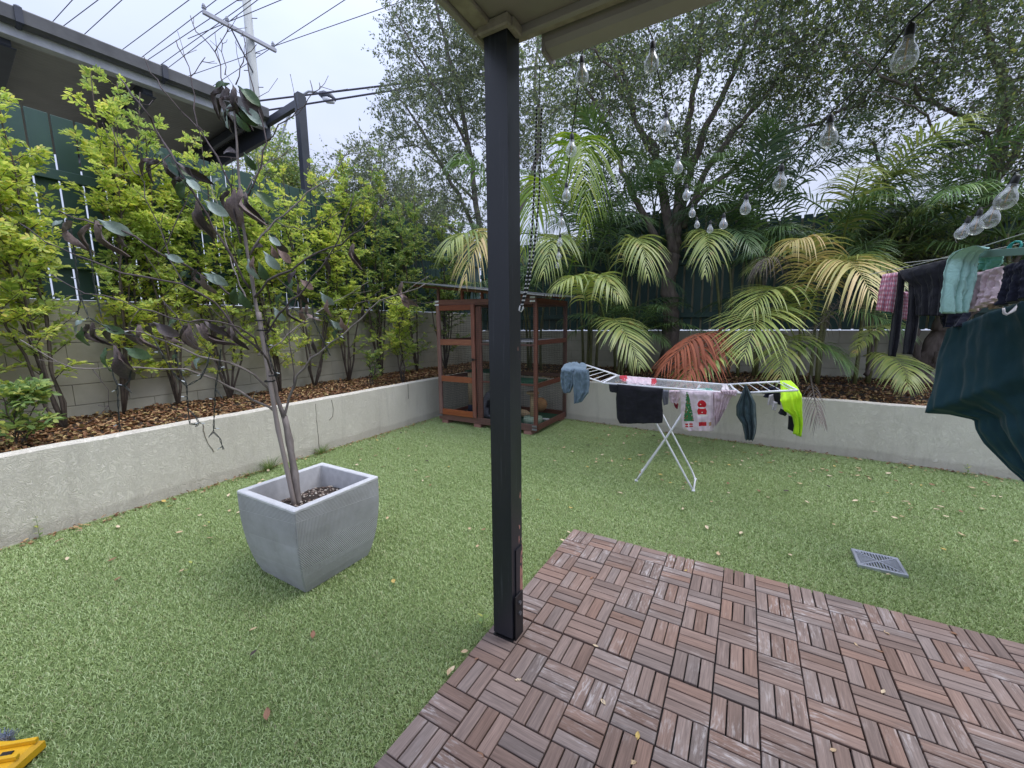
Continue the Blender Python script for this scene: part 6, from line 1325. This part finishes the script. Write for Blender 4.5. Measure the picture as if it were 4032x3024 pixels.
# ==================================================================== BEYOND THE FENCE
MT['roofbrown'] = mat('grey_brown_roof_sheet', (.66, .61, .64), (.54, .50, .53), .55, 2, world=True); MT['whiteflash'] = mat('worn_white_flashing', (.85, .85, .90), (.62, .62, .70), .5, 6, world=True)
MT['steel'] = mat('dark_blue_grey_steel', (.055, .062, .085), (.035, .04, .055), .45, 4, world=True); MT['gutgrey'] = mat('grey_gutter', (.17, .17, .175), (.11, .11, .115), .5, 5, world=True)
H = 4.6
ea, eb = lvl(0, 92, H), lvl(832, 402, H); ed = (eb-ea).normalized(); ec = lvl(1072, 470, H); ex = ea-ed*3.4
ec = ea+ed*((ec-ea).dot(ed)); wn = Vector((-ed.y, ed.x, 0))            # points away, toward -x
cp_ = thing('carport', 'neighbouring carport with grey corrugated roof above the left fence', 'carport', tuple(ex)); 
ang = math.atan2(ed.y, ed.x); Ln = (ec-ex).length
def CB(name, lo, hi, m, rz=ang, off=None, bev=.004):
    b = MB(); b.box(lo, hi, bev=bev); o = b.build(name, MT[m], cp_); o.rotation_euler = (0, 0, rz)
    if off is not None: o.location = off
    return o
# local frame: X along the edge, Y away from the yard
CB('flashing', (0, -.004, -.085), (Ln, .12, .045), 'whiteflash')
vs = []; fs = []; nx = 2; ny = 300
for j in range(ny+1):
    y_ = .05+4.55*j/ny
    for u in (0, Ln+.02): vs.append((u, y_, .055+.010*math.sin(2*math.pi*y_/.076)))
for j in range(ny): fs.append((2*j, 2*j+1, 2*j+3, 2*j+2))
b = MB(); b.add(vs, fs); o = b.build('corrugated_sheet', MT['roofbrown'], cp_, True); o.rotation_euler = (0, 0, ang); md = o.modifiers.new('t', 'SOLIDIFY'); md.thickness = .002
gp = [(-.012, .10), (-.012, -.01), (-.03, -.03), (-.10, -.03), (-.125, -.015), (-.135, .02), (-.13, .09), (-.145, .11), (-.15, .10), (-.14, .02), (-.135, -.025), (-.10, -.045), (-.025, -.045), (0, -.012), (0, .10)]
n = len(gp); vs = [(x, y_, z_+.055) for x in (0, Ln-.02) for y_, z_ in gp]; b = MB(); b.add(vs, [(k, (k+1) % n, (k+1) % n+n, k+n) for k in range(n)]); o = b.build('gutter', MT['gutgrey'], cp_); o.rotation_euler = (0, 0, ang)
for px_, py_ in ((90, 60), (668, 300)):
    g_ = lvl(px_, py_, H); u = (g_-ex).dot(ed); CB('gutter_bracket', (u-.03, -.165, -.005), (u+.03, -.0, .19), 'steel', bev=.02)
for px_, py_ in ((600, 335), (20, 130), (-700, 0)):
    g_ = lvl(px_, py_, H-.1); u = (g_-ex).dot(ed); CB('beam', (u-.05, .12, -.15), (u+.05, 4.6, .03), 'steel'); CB('beam_flange', (u-.085, .12, -.165), (u+.085, 4.6, -.152), 'steel')
CB('end_beam', (Ln-.02, .0, -.24), (Ln+.05, 4.6, .075), 'steel'); CB('end_beam', (Ln-.26, .12, -.10), (Ln-.20, 4.6, .03), 'steel')
pt_ = lvl(1200, 400, H); u = (pt_-ex).dot(ed); v = (pt_-ex).dot(wn)
CB('outrigger', (Ln-.02, v-.02, -.05), (Ln+.05, -.002, .06), 'steel')
b = MB(); b.box((-.055, -.055, 0), (.055, .055, H+.09), bev=.006); o = b.build('post', MT['steel'], cp_); q_ = ex+ed*(Ln-.02)+wn*(v+.03); o.location = Vector((q_.x, q_.y, .0))-Vector(ex); o.rotation_euler = (0, 0, ang)

# timber power pole
zc = 0; cl_ = lvl(802, 62, 11.35); cr_ = lvl(1087, 213, 11.35); mid = lvl(985, 160, 11.35)
MT['polewood'] = mat('silvered_pole_timber', (.50, .52, .50), (.36, .38, .38), .85, 3, sc=(3, 3, .3)); MT['crossarm'] = mat('pale_crossarm', (.52, .53, .58), (.40, .41, .46), .7, 3)
MT['insul'] = mat('grey_ceramic', (.42, .44, .50), None, .3); MT['cable'] = mat('dark_cable', (.10, .095, .14), None, .6)
pw = thing('power_pole', 'tall silvery timber power pole with crossarm beyond the carport', 'power pole', (mid.x, mid.y, 0)); PO = Vector((mid.x, mid.y, 0))
b = MB(); b.tube([(0, 0, 0), (0, 0, 7), (0, 0, 13.5)], [.20, .165, .125], 14); b.build('shaft', MT['polewood'], pw, True)
off = (Vector(CP)-mid); off.z = 0; off = off.normalized()*.20
b = MB(); b.bar(cl_-PO+off, cr_-PO+off, .10, .12); b.build('crossarm', MT['crossarm'], pw)
for f in (.02, .31, .96):
    q_ = cl_.lerp(cr_, f)-PO+off; b = MB(); b.lathe([(0, .05), (.02, .06), (.02, .10), (.065, .11), (.07, .13), (.03, .15), (.055, .17), (.06, .19), (.025, .21), (.04, .24), (0, .27)], 12, c=tuple(q_)); b.build('insulator', MT['insul'], pw, True)
for f, dz in ((.34, -1.1),):
    b = MB(); b.bar(cl_.lerp(cr_, f)-PO+off, Vector((0, 0, 11.35+dz))+off*.8, .05, .02); b.build('brace', MT['steel'], pw)
for k in range(9):
    z = 8.2+k*.55; sd_ = (1 if k % 2 else -1); b = MB(); b.tube([Vector((0, 0, z)), Vector((0, 0, z))+RT*sd_*.32+Vector((0, 0, 0))], .013, 5); b.build('step_bolt', MT['steel'], pw)
# overhead wires: level runs at the height of their fixings
def wire(pts, label, r=.012, z=11.6):
    P = [lvl(x, y, z) for x, y in pts]; a_, b_ = P[0], P[-1]; d = (b_-a_); a_ = a_-d*.9; b_ = b_+d*.9
    n_ = 24; sag = .0; b = MB(); Q_ = []
    for k in range(n_+1): Q_.append(a_.lerp(b_, k/n_))
    o0_ = Q_[0].copy(); b.tube([q-o0_ for q in Q_], r, 5); o = b.build('power_line', MT['cable'], None, True); o.location = o0_; tag(o, label, 'power line', 'overhead power lines')
wire([(285, 0), (216, 76)], 'power line furthest left over the carport gutter'); wire([(386, 0), (261, 94)], 'second power line from the left above the carport gutter'); wire([(480, 0), (340, 128)], 'third power line from the left above the carport gutter')
wire([(744, 0), (492, 188)], 'lone power line midway between the left trio and the pole insulators'); wire([(812, 30), (568, 218)], 'power line running from the left end insulator of the crossarm'); wire([(936, 0), (589, 231)], 'power line crossing in front of the crossarm left of the pole')
wire([(942, 33), (641, 249)], 'power line crossing the crossarm beside the pole on its left'); wire([(1106, 0), (902, 85)], 'power line reaching the middle insulator from the upper right'); wire([(902, 85), (674, 258)], 'power line leaving the middle insulator toward the carport')
wire([(1600, 0), (1078, 182)], 'long power line from the right end insulator up to the right'); wire([(1078, 182), (845, 334)], 'power line passing behind the pole below the crossarm')
wire([(1909, 289), (1344, 356), (1008, 398)], 'thick twisted service cable, upper of the two crossing behind the pale tree', .03, 9.0); wire([(1702, 331), (1344, 390), (1178, 414)], 'thick twisted service cable, lower of the two crossing behind the pale tree', .03, 8.8)
wire([(1720, 562), (1490, 592)], 'low power line crossing behind the lower crown of the pale tree', .014, 7.5)
MT['lampgrey'] = mat('pale_grey_lamp_metal', (.42, .44, .48), None, .4); MT['lens'] = mat('clear_lamp_lens', (.75, .76, .78), None, .15)
sl = thing('street_lamp', 'grey street lamp on a curved arm beside the carport post', 'street lamp', tuple(at(1100, 560, 20))); SO = Vector(sl.location)
b = MB(); b.tube([at(x, y, 20)-SO for x, y in ((1040, 900), (1075, 680), (1100, 560), (1130, 470), (1165, 412), (1190, 375), (1215, 360), (1245, 362), (1270, 374))], .055, 7); b.build('arm', MT['lampgrey'], sl, True)
b = MB(); b.tube([at(x, y, 20)-SO for x, y in ((1258, 368), (1275, 374), (1300, 383), (1320, 394))], [.10, .20, .19, .08], 10); b.build('lamp_head', MT['steel'], sl, True)
b = MB(); b.tube([at(x, y, 19.95)-SO for x, y in ((1272, 386), (1290, 394), (1315, 402))], [.08, .16, .09], 10); b.build('lens', MT['lens'], sl, True)

# ==================================================================== STRING LIGHTS, CORD
def bulb_glass():
    m = bpy.data.materials.new('bulb_glass'); m.use_nodes = True; t = m.node_tree; t.nodes.clear()
    lw = N(t, 'ShaderNodeLayerWeight'); lw.inputs[0].default_value = .32
    tr = N(t, 'ShaderNodeBsdfTransparent'); tr.inputs[0].default_value = (.90, .92, .93, 1); gl = N(t, 'ShaderNodeBsdfGlossy'); gl.inputs['Roughness'].default_value = .03
    df = N(t, 'ShaderNodeBsdfDiffuse'); df.inputs[0].default_value = (.88, .90, .94, 1)  # bright outline put in as white diffuse colour, strongest toward the rim
    m1 = N(t, 'ShaderNodeMixShader'); r_ = ramp(t, lw.outputs['Facing'], [(.1, (.28, .28, .28)), (.5, (.5, .5, .5)), (.75, (.97, .97, .97))]); L(t, r_, m1.inputs[0]); L(t, tr.outputs[0], m1.inputs[1])
    m2 = N(t, 'ShaderNodeMixShader'); m2.inputs[0].default_value = .55; L(t, gl.outputs[0], m2.inputs[1]); L(t, df.outputs[0], m2.inputs[2]); L(t, m2.outputs[0], m1.inputs[2])
    o = N(t, 'ShaderNodeOutputMaterial'); L(t, m1.outputs[0], o.inputs[0]); return m
MT['glass'] = bulb_glass(); MT['filament'] = mat('amber_filament', (.75, .42, .10), None, .4)
GL = MB().lathe([(.0105, 0), (.0115, -.008), (.0150, -.018), (.0215, -.029), (.0255, -.043), (.0250, -.055), (.0195, -.066), (.010, -.0725), (0, -.074)], 22).mesh('bulb', MT['glass'], True)
SK = MB().lathe([(0, .030), (.004, .030), (.0095, .022), (.0105, .002), (.0100, -.004), (0, -.004)], 12).mesh('socket', MT['wire'], True)
FI = MB(); FI.tube([(0, 0, -.004), (0, 0, -.028)], .0022, 5); FI.tube([(.0, 0, -.028), (.001, 0, -.052)], .0018, 5)
FIM = FI.mesh('filament', MT['filament'])
def string(anchor, bulbs, label, tail=None, tilt=0):
    A_ = at(*anchor); t = thing('string_lights', label, 'string lights', tuple(A_)); P = [A_]
    for x, y, d in bulbs:
        c = at(x, y, d); top = c+Vector((0, 0, .079)); P.append(top)
        bo = inst('bulb', GL, t, c+Vector((0, 0, .045))-A_, (R.uniform(-.08, .08), R.uniform(-.08, .08)+tilt, 0)); inst('socket', SK, bo); inst('filament', FIM, bo)
    if tail: P.append(at(*tail))
    Q_ = []
    for i in range(len(P)-1):
        for k in range(5): Q_.append(P[i].lerp(P[i+1], k/5)-Vector((0, 0, .05*(P[i+1]-P[i]).length*math.sin(math.pi*k/5)))-A_)
    Q_.append(P[-1]-A_); b = MB(); b.tube(Q_, .0026, 5); b.build('cable', MT['wire'], t, True)
string((2299, 140, 1.56), [(2291, 302, 1.56), (2251, 592, 1.9), (2230, 772, 2.35), (2211, 880, 2.8), (2205, 957, 3.4), (2199, 1010, 4.0), (2194, 1048, 4.6)], 'string of bulbs hanging from the gutter nearest the patio post', (2190, 1070, 5.2))
string((2535, 50, 1.44), [(2567, 252, 1.43), (2620, 510, 1.8), (2668, 664, 2.2), (2702, 772, 2.7), (2725, 842, 3.2), (2743, 887, 3.9)], 'string of bulbs hanging from the gutter toward the rough barked tree', (2760, 905, 5.2))
string((3900, -260, .72), [(3568, 228, .96), (3262, 545, 1.33), (3072, 722, 1.7), (2936, 823, 2.1), (2848, 886, 2.7), (2795, 905, 3.5)], 'string of bulbs sweeping down from the upper right over the palms', (2760, 910, 5.2))
string((4300, 500, 1.05), [(3979, 788, 1.24), (3911, 866, 1.42), (3846, 897, 1.66), (3800, 918, 1.95)], 'string of bulbs at the right edge above the clothesline', (3760, 935, 3.0), .18)
m, t, p = newmat('black_white_braid'); c_ = N(t, 'ShaderNodeTexCoord'); s_ = N(t, 'ShaderNodeSeparateXYZ'); L(t, c_.outputs['Object'], s_.inputs[0])
mu = N(t, 'ShaderNodeMath', operation='MULTIPLY'); mu.inputs[1].default_value = 420; L(t, s_.outputs[2], mu.inputs[0]); sn = N(t, 'ShaderNodeMath', operation='SINE'); L(t, mu.outputs[0], sn.inputs[0])
L(t, ramp(t, sn.outputs[0], [(.45, (.012, .012, .014)), (.55, (.65, .65, .66))]), p.inputs['Base Color']); p.inputs['Roughness'].default_value = .8; MT['braid'] = m
c0 = at(2127, 222, 1.50); bc = thing('elastic_cord', 'looped black and white elastic cord hanging from the gutter beside the post', 'cord', tuple(c0))
b = MB(); b.tube([c0-c0, at(2122, 420, 1.50)-c0], .0014, 5); b.build('hanger', MT['wire'], bc, True)
for L1 in (((2113, 420), (2108, 640), (2098, 860), (2084, 1030), (2064, 1160), (2052, 1205)), ((2133, 420), (2129, 560), (2124, 760), (2106, 960), (2084, 1110), (2056, 1208))):
    P = [at(x, y, 1.50) for x, y in L1]; Q_ = []
    for i in range(len(P)-1):
        for k in range(6): Q_.append(P[i].lerp(P[i+1], k/6)-c0)
    Q_.append(P[-1]-c0); b = MB(); b.tube(Q_, .0034, 6); b.build('braid', MT['braid'], bc, True)
b = MB(); b.tube([at(x, y, 1.50)-c0 for x, y in ((2056, 1200), (2060, 1214), (2052, 1228), (2044, 1222), (2048, 1204))], .0028, 6); b.build('hook', MT['white_enamel'], bc, True)

# ==================================================================== DRAIN GRATE
ga, gb, gc, gd = [lvl(x, y, -.010) for x, y in ((3336, 2162), (3530, 2200), (3583, 2268), (3392, 2226))]
gcen = (ga+gb+gc+gd)/4; gang = math.atan2(-.01, 1)
dg = thing('drain_grate', 'square aluminium drain grate set in the turf right of the deck', 'drain grate', (gcen.x, gcen.y, TZ), gang)
MT['alu'] = mat('cast_aluminium', (.52, .54, .60), (.38, .40, .45), .4, 14, metal=.5)
HX, HY = .108, .098; b = MB(); zt_ = .022
for lo, hi in (((-HX, -HY, 0), (HX, -HY+.016, zt_)), ((-HX, HY-.016, 0), (HX, HY, zt_)), ((-HX, -HY+.0161, 0), (-HX+.016, HY-.0161, zt_)), ((HX-.016, -HY+.0161, 0), (HX, HY-.0161, zt_))): b.box(lo, hi, bev=.002)
b.build('frame', MT['alu'], dg)
b = MB(); b.box((-HX+.016, -HY+.016, .001), (HX-.016, HY-.016, .003)); b.build('sump', MT['black_plastic'], dg)
for s1 in (1, -1):
    b = MB(); b.bar((-HX+.014, s1*(-HY+.014), zt_-.004), (HX-.014, s1*(HY-.014), zt_-.004-.0006*s1), .008, .006); b.build('diagonal_bar', MT['alu'], dg)
for k in range(-6, 7):
    x = k*.0135
    if abs(x) > HX-.02: continue
    y0_ = abs(x)*HY/HX+.006
    for s1 in (1, -1):
        if y0_ < HY-.018:
            b = MB(); b.bar((x, s1*y0_, zt_-.006), (x, s1*(HY-.015), zt_-.006), .0065, .006); b.build('bar', MT['alu'], dg)
    y = k*.0125; x0_ = abs(y)*HX/HY+.006
    for s1 in (1, -1):
        if abs(y) < HY-.02 and x0_ < HX-.018:
            b = MB(); b.bar((s1*x0_, y, zt_-.0065), (s1*(HX-.015), y, zt_-.0065), .0055, .006); b.build('bar', MT['alu'], dg)

# ==================================================================== TOY AT THE LOWER LEFT
MT['yellow'] = mat('yellow_plastic', (.80, .46, .02), (.72, .38, .015), .35, 5)
tc0 = lvl(118, 2985, .0); ty = thing('plastic_toy', 'ribbed yellow plastic toy with dark slots cut by the lower left corner', 'toy', (tc0.x, tc0.y, TZ), math.atan2(RC[0][1], RC[0][0])-0.0)
b = MB(); b.box((-.50, -.30, .002), (.0, .045, .050), bev=.012); b.build('body', MT['yellow'], ty)
for k in range(6):
    y_ = .030-k*.052; b = MB(); b.bar((-.47, y_-.09, .054), (-.006, y_, .058), .012, .014); b.build('rib', MT['yellow'], ty)
for k in range(3):
    y_ = .004-k*.052; b = MB(); b.bar((-.075, y_-.016, .0522), (-.045, y_-.010, .0522), .014, .004); b.build('slot', MT['black_plastic'], ty)
bq = lvl(20, 2930, .0); b = MB(); rs2 = random.Random(4)
for k in range(220):
    x, y_ = rs2.uniform(-.12, .0), rs2.uniform(-.012, .012); b.tube([(x, y_, .02), (x+rs2.uniform(-.012, .012), y_+rs2.uniform(-.01, .02), .040+rs2.uniform(0, .012))], .0014, 3)
b.box((-.13, -.015, .0), (.0, .015, .022)); o = b.build('scrub_brush', mat('blue_grey_bristle', (.20, .25, .36), (.35, .38, .45), .7, 50)); o.location = (bq.x-.0, bq.y+.01, TZ); o.rotation_euler = (0, 0, math.atan2(RC[0][1], RC[0][0])); tag(o, 'blue grey bristled brush lying behind the yellow plastic toy', 'brush')

# ==================================================================== WEEDS, TUFTS, FALLEN LEAVES
MT['tuft'] = leafmat('long_grass_blade', [(0, (.10, .18, .05)), (.6, (.18, .28, .08)), (1, (.34, .34, .14))], .3, .5)
def tuft(x, y, n, h, sp, label, seed):
    rs = np.random.RandomState(seed); V = []; Fz = []
    for k in range(n):
        a_ = rs.uniform(0, 6.28); r_ = rs.uniform(0, .03); l_ = h*rs.uniform(.6, 1.1); s_ = sp*rs.uniform(.3, 1.1); bx0 = np.array([math.cos(a_)*r_, math.sin(a_)*r_*2, 0]); d = np.array([math.cos(a_), math.sin(a_), 0]); w_ = np.array([-math.sin(a_), math.cos(a_), 0])*.0018
        for i in range(5):
            u = i/4; c = bx0+d*s_*u**1.6+np.array([0, 0, l_*(u-.25*u*u)]); V += [c-w_*(1-u*.85), c+w_*(1-u*.85)]
        q = k*10
        for i in range(4): Fz.append([q+2*i, q+2*i+1, q+2*i+3, q+2*i+2])
    o = link(bpy.data.objects.new('grass_tuft', fastmesh('grass_tuft', np.array(V), np.array(Fz), MT['tuft']))); o.location = (x, y, TZ); tag(o, label, 'grass tuft')
tuft(-3.055, -.30, 150, .16, .16, 'grass tuft at the foot of the left wall, just behind the planter', 1); tuft(-3.07, .27, 130, .12, .14, 'smaller grass tuft at the wall crack right of the planter tree', 2); tuft(-3.06, -.48, 60, .07, .12, 'dry brownish grass tuft beside the larger tuft at the left wall', 3)
def weed(x, y, h, n, label, seed, m='shrub2'):
    rr = random.Random(seed); t = thing('weed', label, 'weed', (x, y, TZ)); b = MB(); P = []; D = []
    tip = Vector((rr.uniform(-.03, .03), rr.uniform(-.03, .03), h)); b.tube([(0, 0, 0), tip*.5+Vector((.006, 0, 0)), tip], [.0018, .0014, .0009], 5); b.build('stem', MT['tuft'], t)
    for k in range(n):
        u = (k+.5)/n; P.append(tuple(tip*u)); a_ = k*2.4; D.append((math.cos(a_), math.sin(a_), .35))
    rs = np.random.RandomState(seed); V, Fx = scatter(LEAF6, LEAF6F, np.array(P), np.array(D), rs.uniform(.02, .04, n), rs, .9); link(bpy.data.objects.new('leaves', fastmesh('leaves', V, Fx, MT[m])), t)
weed(-2.008, -1.269, .15, 5, 'thin weed sprouting in the turf left of the planter, farther from the camera', 1); weed(-1.727, -1.512, .09, 5, 'thin weed sprouting in the turf left of the planter, nearer to the camera', 2)
weed(-3.09, -1.80, .16, 9, 'small leafy weed at the foot of the left wall near the frame edge', 3); weed(2.76, BW(2.76)-.05, .10, 12, 'small green weed at the foot of the back wall near the teal sheet', 4); weed(-.06, -1.02, .07, 6, 'weed with pale leaves growing at the deck edge beside the post', 5)
MT['dl'] = [mat('dry_leaf_tan', (.62, .46, .28), (.46, .32, .18), .7, 30), mat('dry_leaf_brown', (.36, .19, .11), (.22, .11, .06), .7, 30), mat('dry_leaf_cream', (.72, .60, .42), (.58, .44, .28), .7, 30), mat('dry_leaf_yellow', (.66, .50, .16), (.5, .34, .1), .7, 30), mat('dry_leaf_dark', (.06, .04, .035), None, .7)]
LMs = []
for i, m_ in enumerate(MT['dl']):
    for s in range(2):
        rr = random.Random(i*7+s); V = []; nx = 5; ws = [.02, .2, .26, .18, .02]
        for k in range(nx):
            u = k/(nx-1)-.5
            for j in (-1, 0, 1): V.append((u, j*ws[k], .10*abs(j)+.25*u*u*(1 if s else -.4)+.08*(1-s)+rr.uniform(0, .05)))
        Fz = []
        for k in range(nx-1):
            for j in range(2): a_ = k*3+j; Fz.append((a_, a_+3, a_+4, a_+1))
        b = MB(); b.add(V, Fz); LMs.append(b.mesh('fallen_leaf', m_, True))
wts = [5, 5, 3, 3, 5, 4, 2, 1, 1, 1]
rf = random.Random(77); cnt = 0
CN = ['tan', 'brown', 'cream', 'yellow', 'dark']
def fleaf(x, y, z, s=None, on='turf'):
    k = rf.choices(range(10), wts)[0]
    o = inst('fallen_leaf', LMs[k], None, (x, y, z), (rf.uniform(-.25, .25), rf.uniform(-.25, .25), rf.uniform(0, 6.28)), s or rf.uniform(.028, .050))
    if on == 'turf':
        if y > BW(x)-.55: zn = 'close to the back retaining wall'
        elif x < LW+.6: zn = 'close to the left retaining wall'
        elif x > .9: zn = 'right of the clothes airer'
        elif y > .2: zn = 'between the airer and the enclosure'
        elif x > -.9: zn = 'between the planter and the post'
        else: zn = 'around and left of the planter'
        tag(o, 'small %s dry leaf on the turf %s' % (CN[k//2], zn), 'leaf', 'fallen leaves on the turf '+zn)
    else: tag(o, 'small %s dry leaf lying on the wooden deck tiles' % CN[k//2], 'leaf', 'fallen leaves on the deck tiles')
while cnt < 280:
    k = rf.random()
    if k < .50: x = rf.uniform(-.6, 3.1); y = BW(x)-.08-abs(rf.gauss(0, 1.0))
    elif k < .72: x = LW+.07+abs(rf.gauss(0, .42)); y = rf.uniform(-1.9, 2.6)
    else: x = rf.uniform(-3.0, 2.5); y = rf.uniform(-2.3, 2.9)
    if x > 0 and y < .02: continue
    if y < -2.3 or (abs(x-PX) < .25 and abs(y-PY) < .25) or (X0-.05 < x < X1+.05 and Y0-.05 < y): continue
    fleaf(x, y, -.009+rf.uniform(0, .006)); cnt += 1
for px_, py_ in ((1875, 2600), (2040, 2682), (2345, 2548), (2375, 2770), (2490, 3006), (2510, 2902), (3490, 2496), (3462, 2568), (3478, 2728), (3372, 2544), (3752, 2498), (3805, 2640), (2330, 2280), (2450, 2430), (1893, 2978), (3280, 2960), (2700, 2250)):
    q_ = lvl(px_, py_, .004); fleaf(q_.x, q_.y, .006, rf.uniform(.022, .036), 'deck')
for px_, py_ in ((1830, 2570), (1768, 2650), (1780, 2640), (1955, 2480), (2240, 2098), (2215, 2130)):
    q_ = lvl(px_, py_, -.006); fleaf(q_.x, q_.y, -.004, .034)
# litter gathered at the foot of the walls
rs = np.random.RandomState(9); n = 900; P = np.zeros((n, 3))
for i in range(n):
    if i < 420: P[i] = (LW+.02+abs(rs.normal(0, .05)), rs.uniform(-2.2, 2.0), TZ+.012+rs.uniform(0, .01))
    else:
        x = rs.uniform(-1.2, 4.2); P[i] = (x, BW(x)-.02-abs(rs.normal(0, .05)), TZ+.012+rs.uniform(0, .01))
D = rs.normal(size=(n, 3)); D[:, 2] *= .2; V, Fx = scatter(LEAF6, LEAF6F, P, D, rs.uniform(.015, .038, n), rs, .85)
o = link(bpy.data.objects.new('leaf_litter', fastmesh('leaf_litter', V, Fx, MT['litter']))); tag(o, 'brown leaf litter gathered along the foot of the retaining walls', 'leaf litter', kind='stuff')
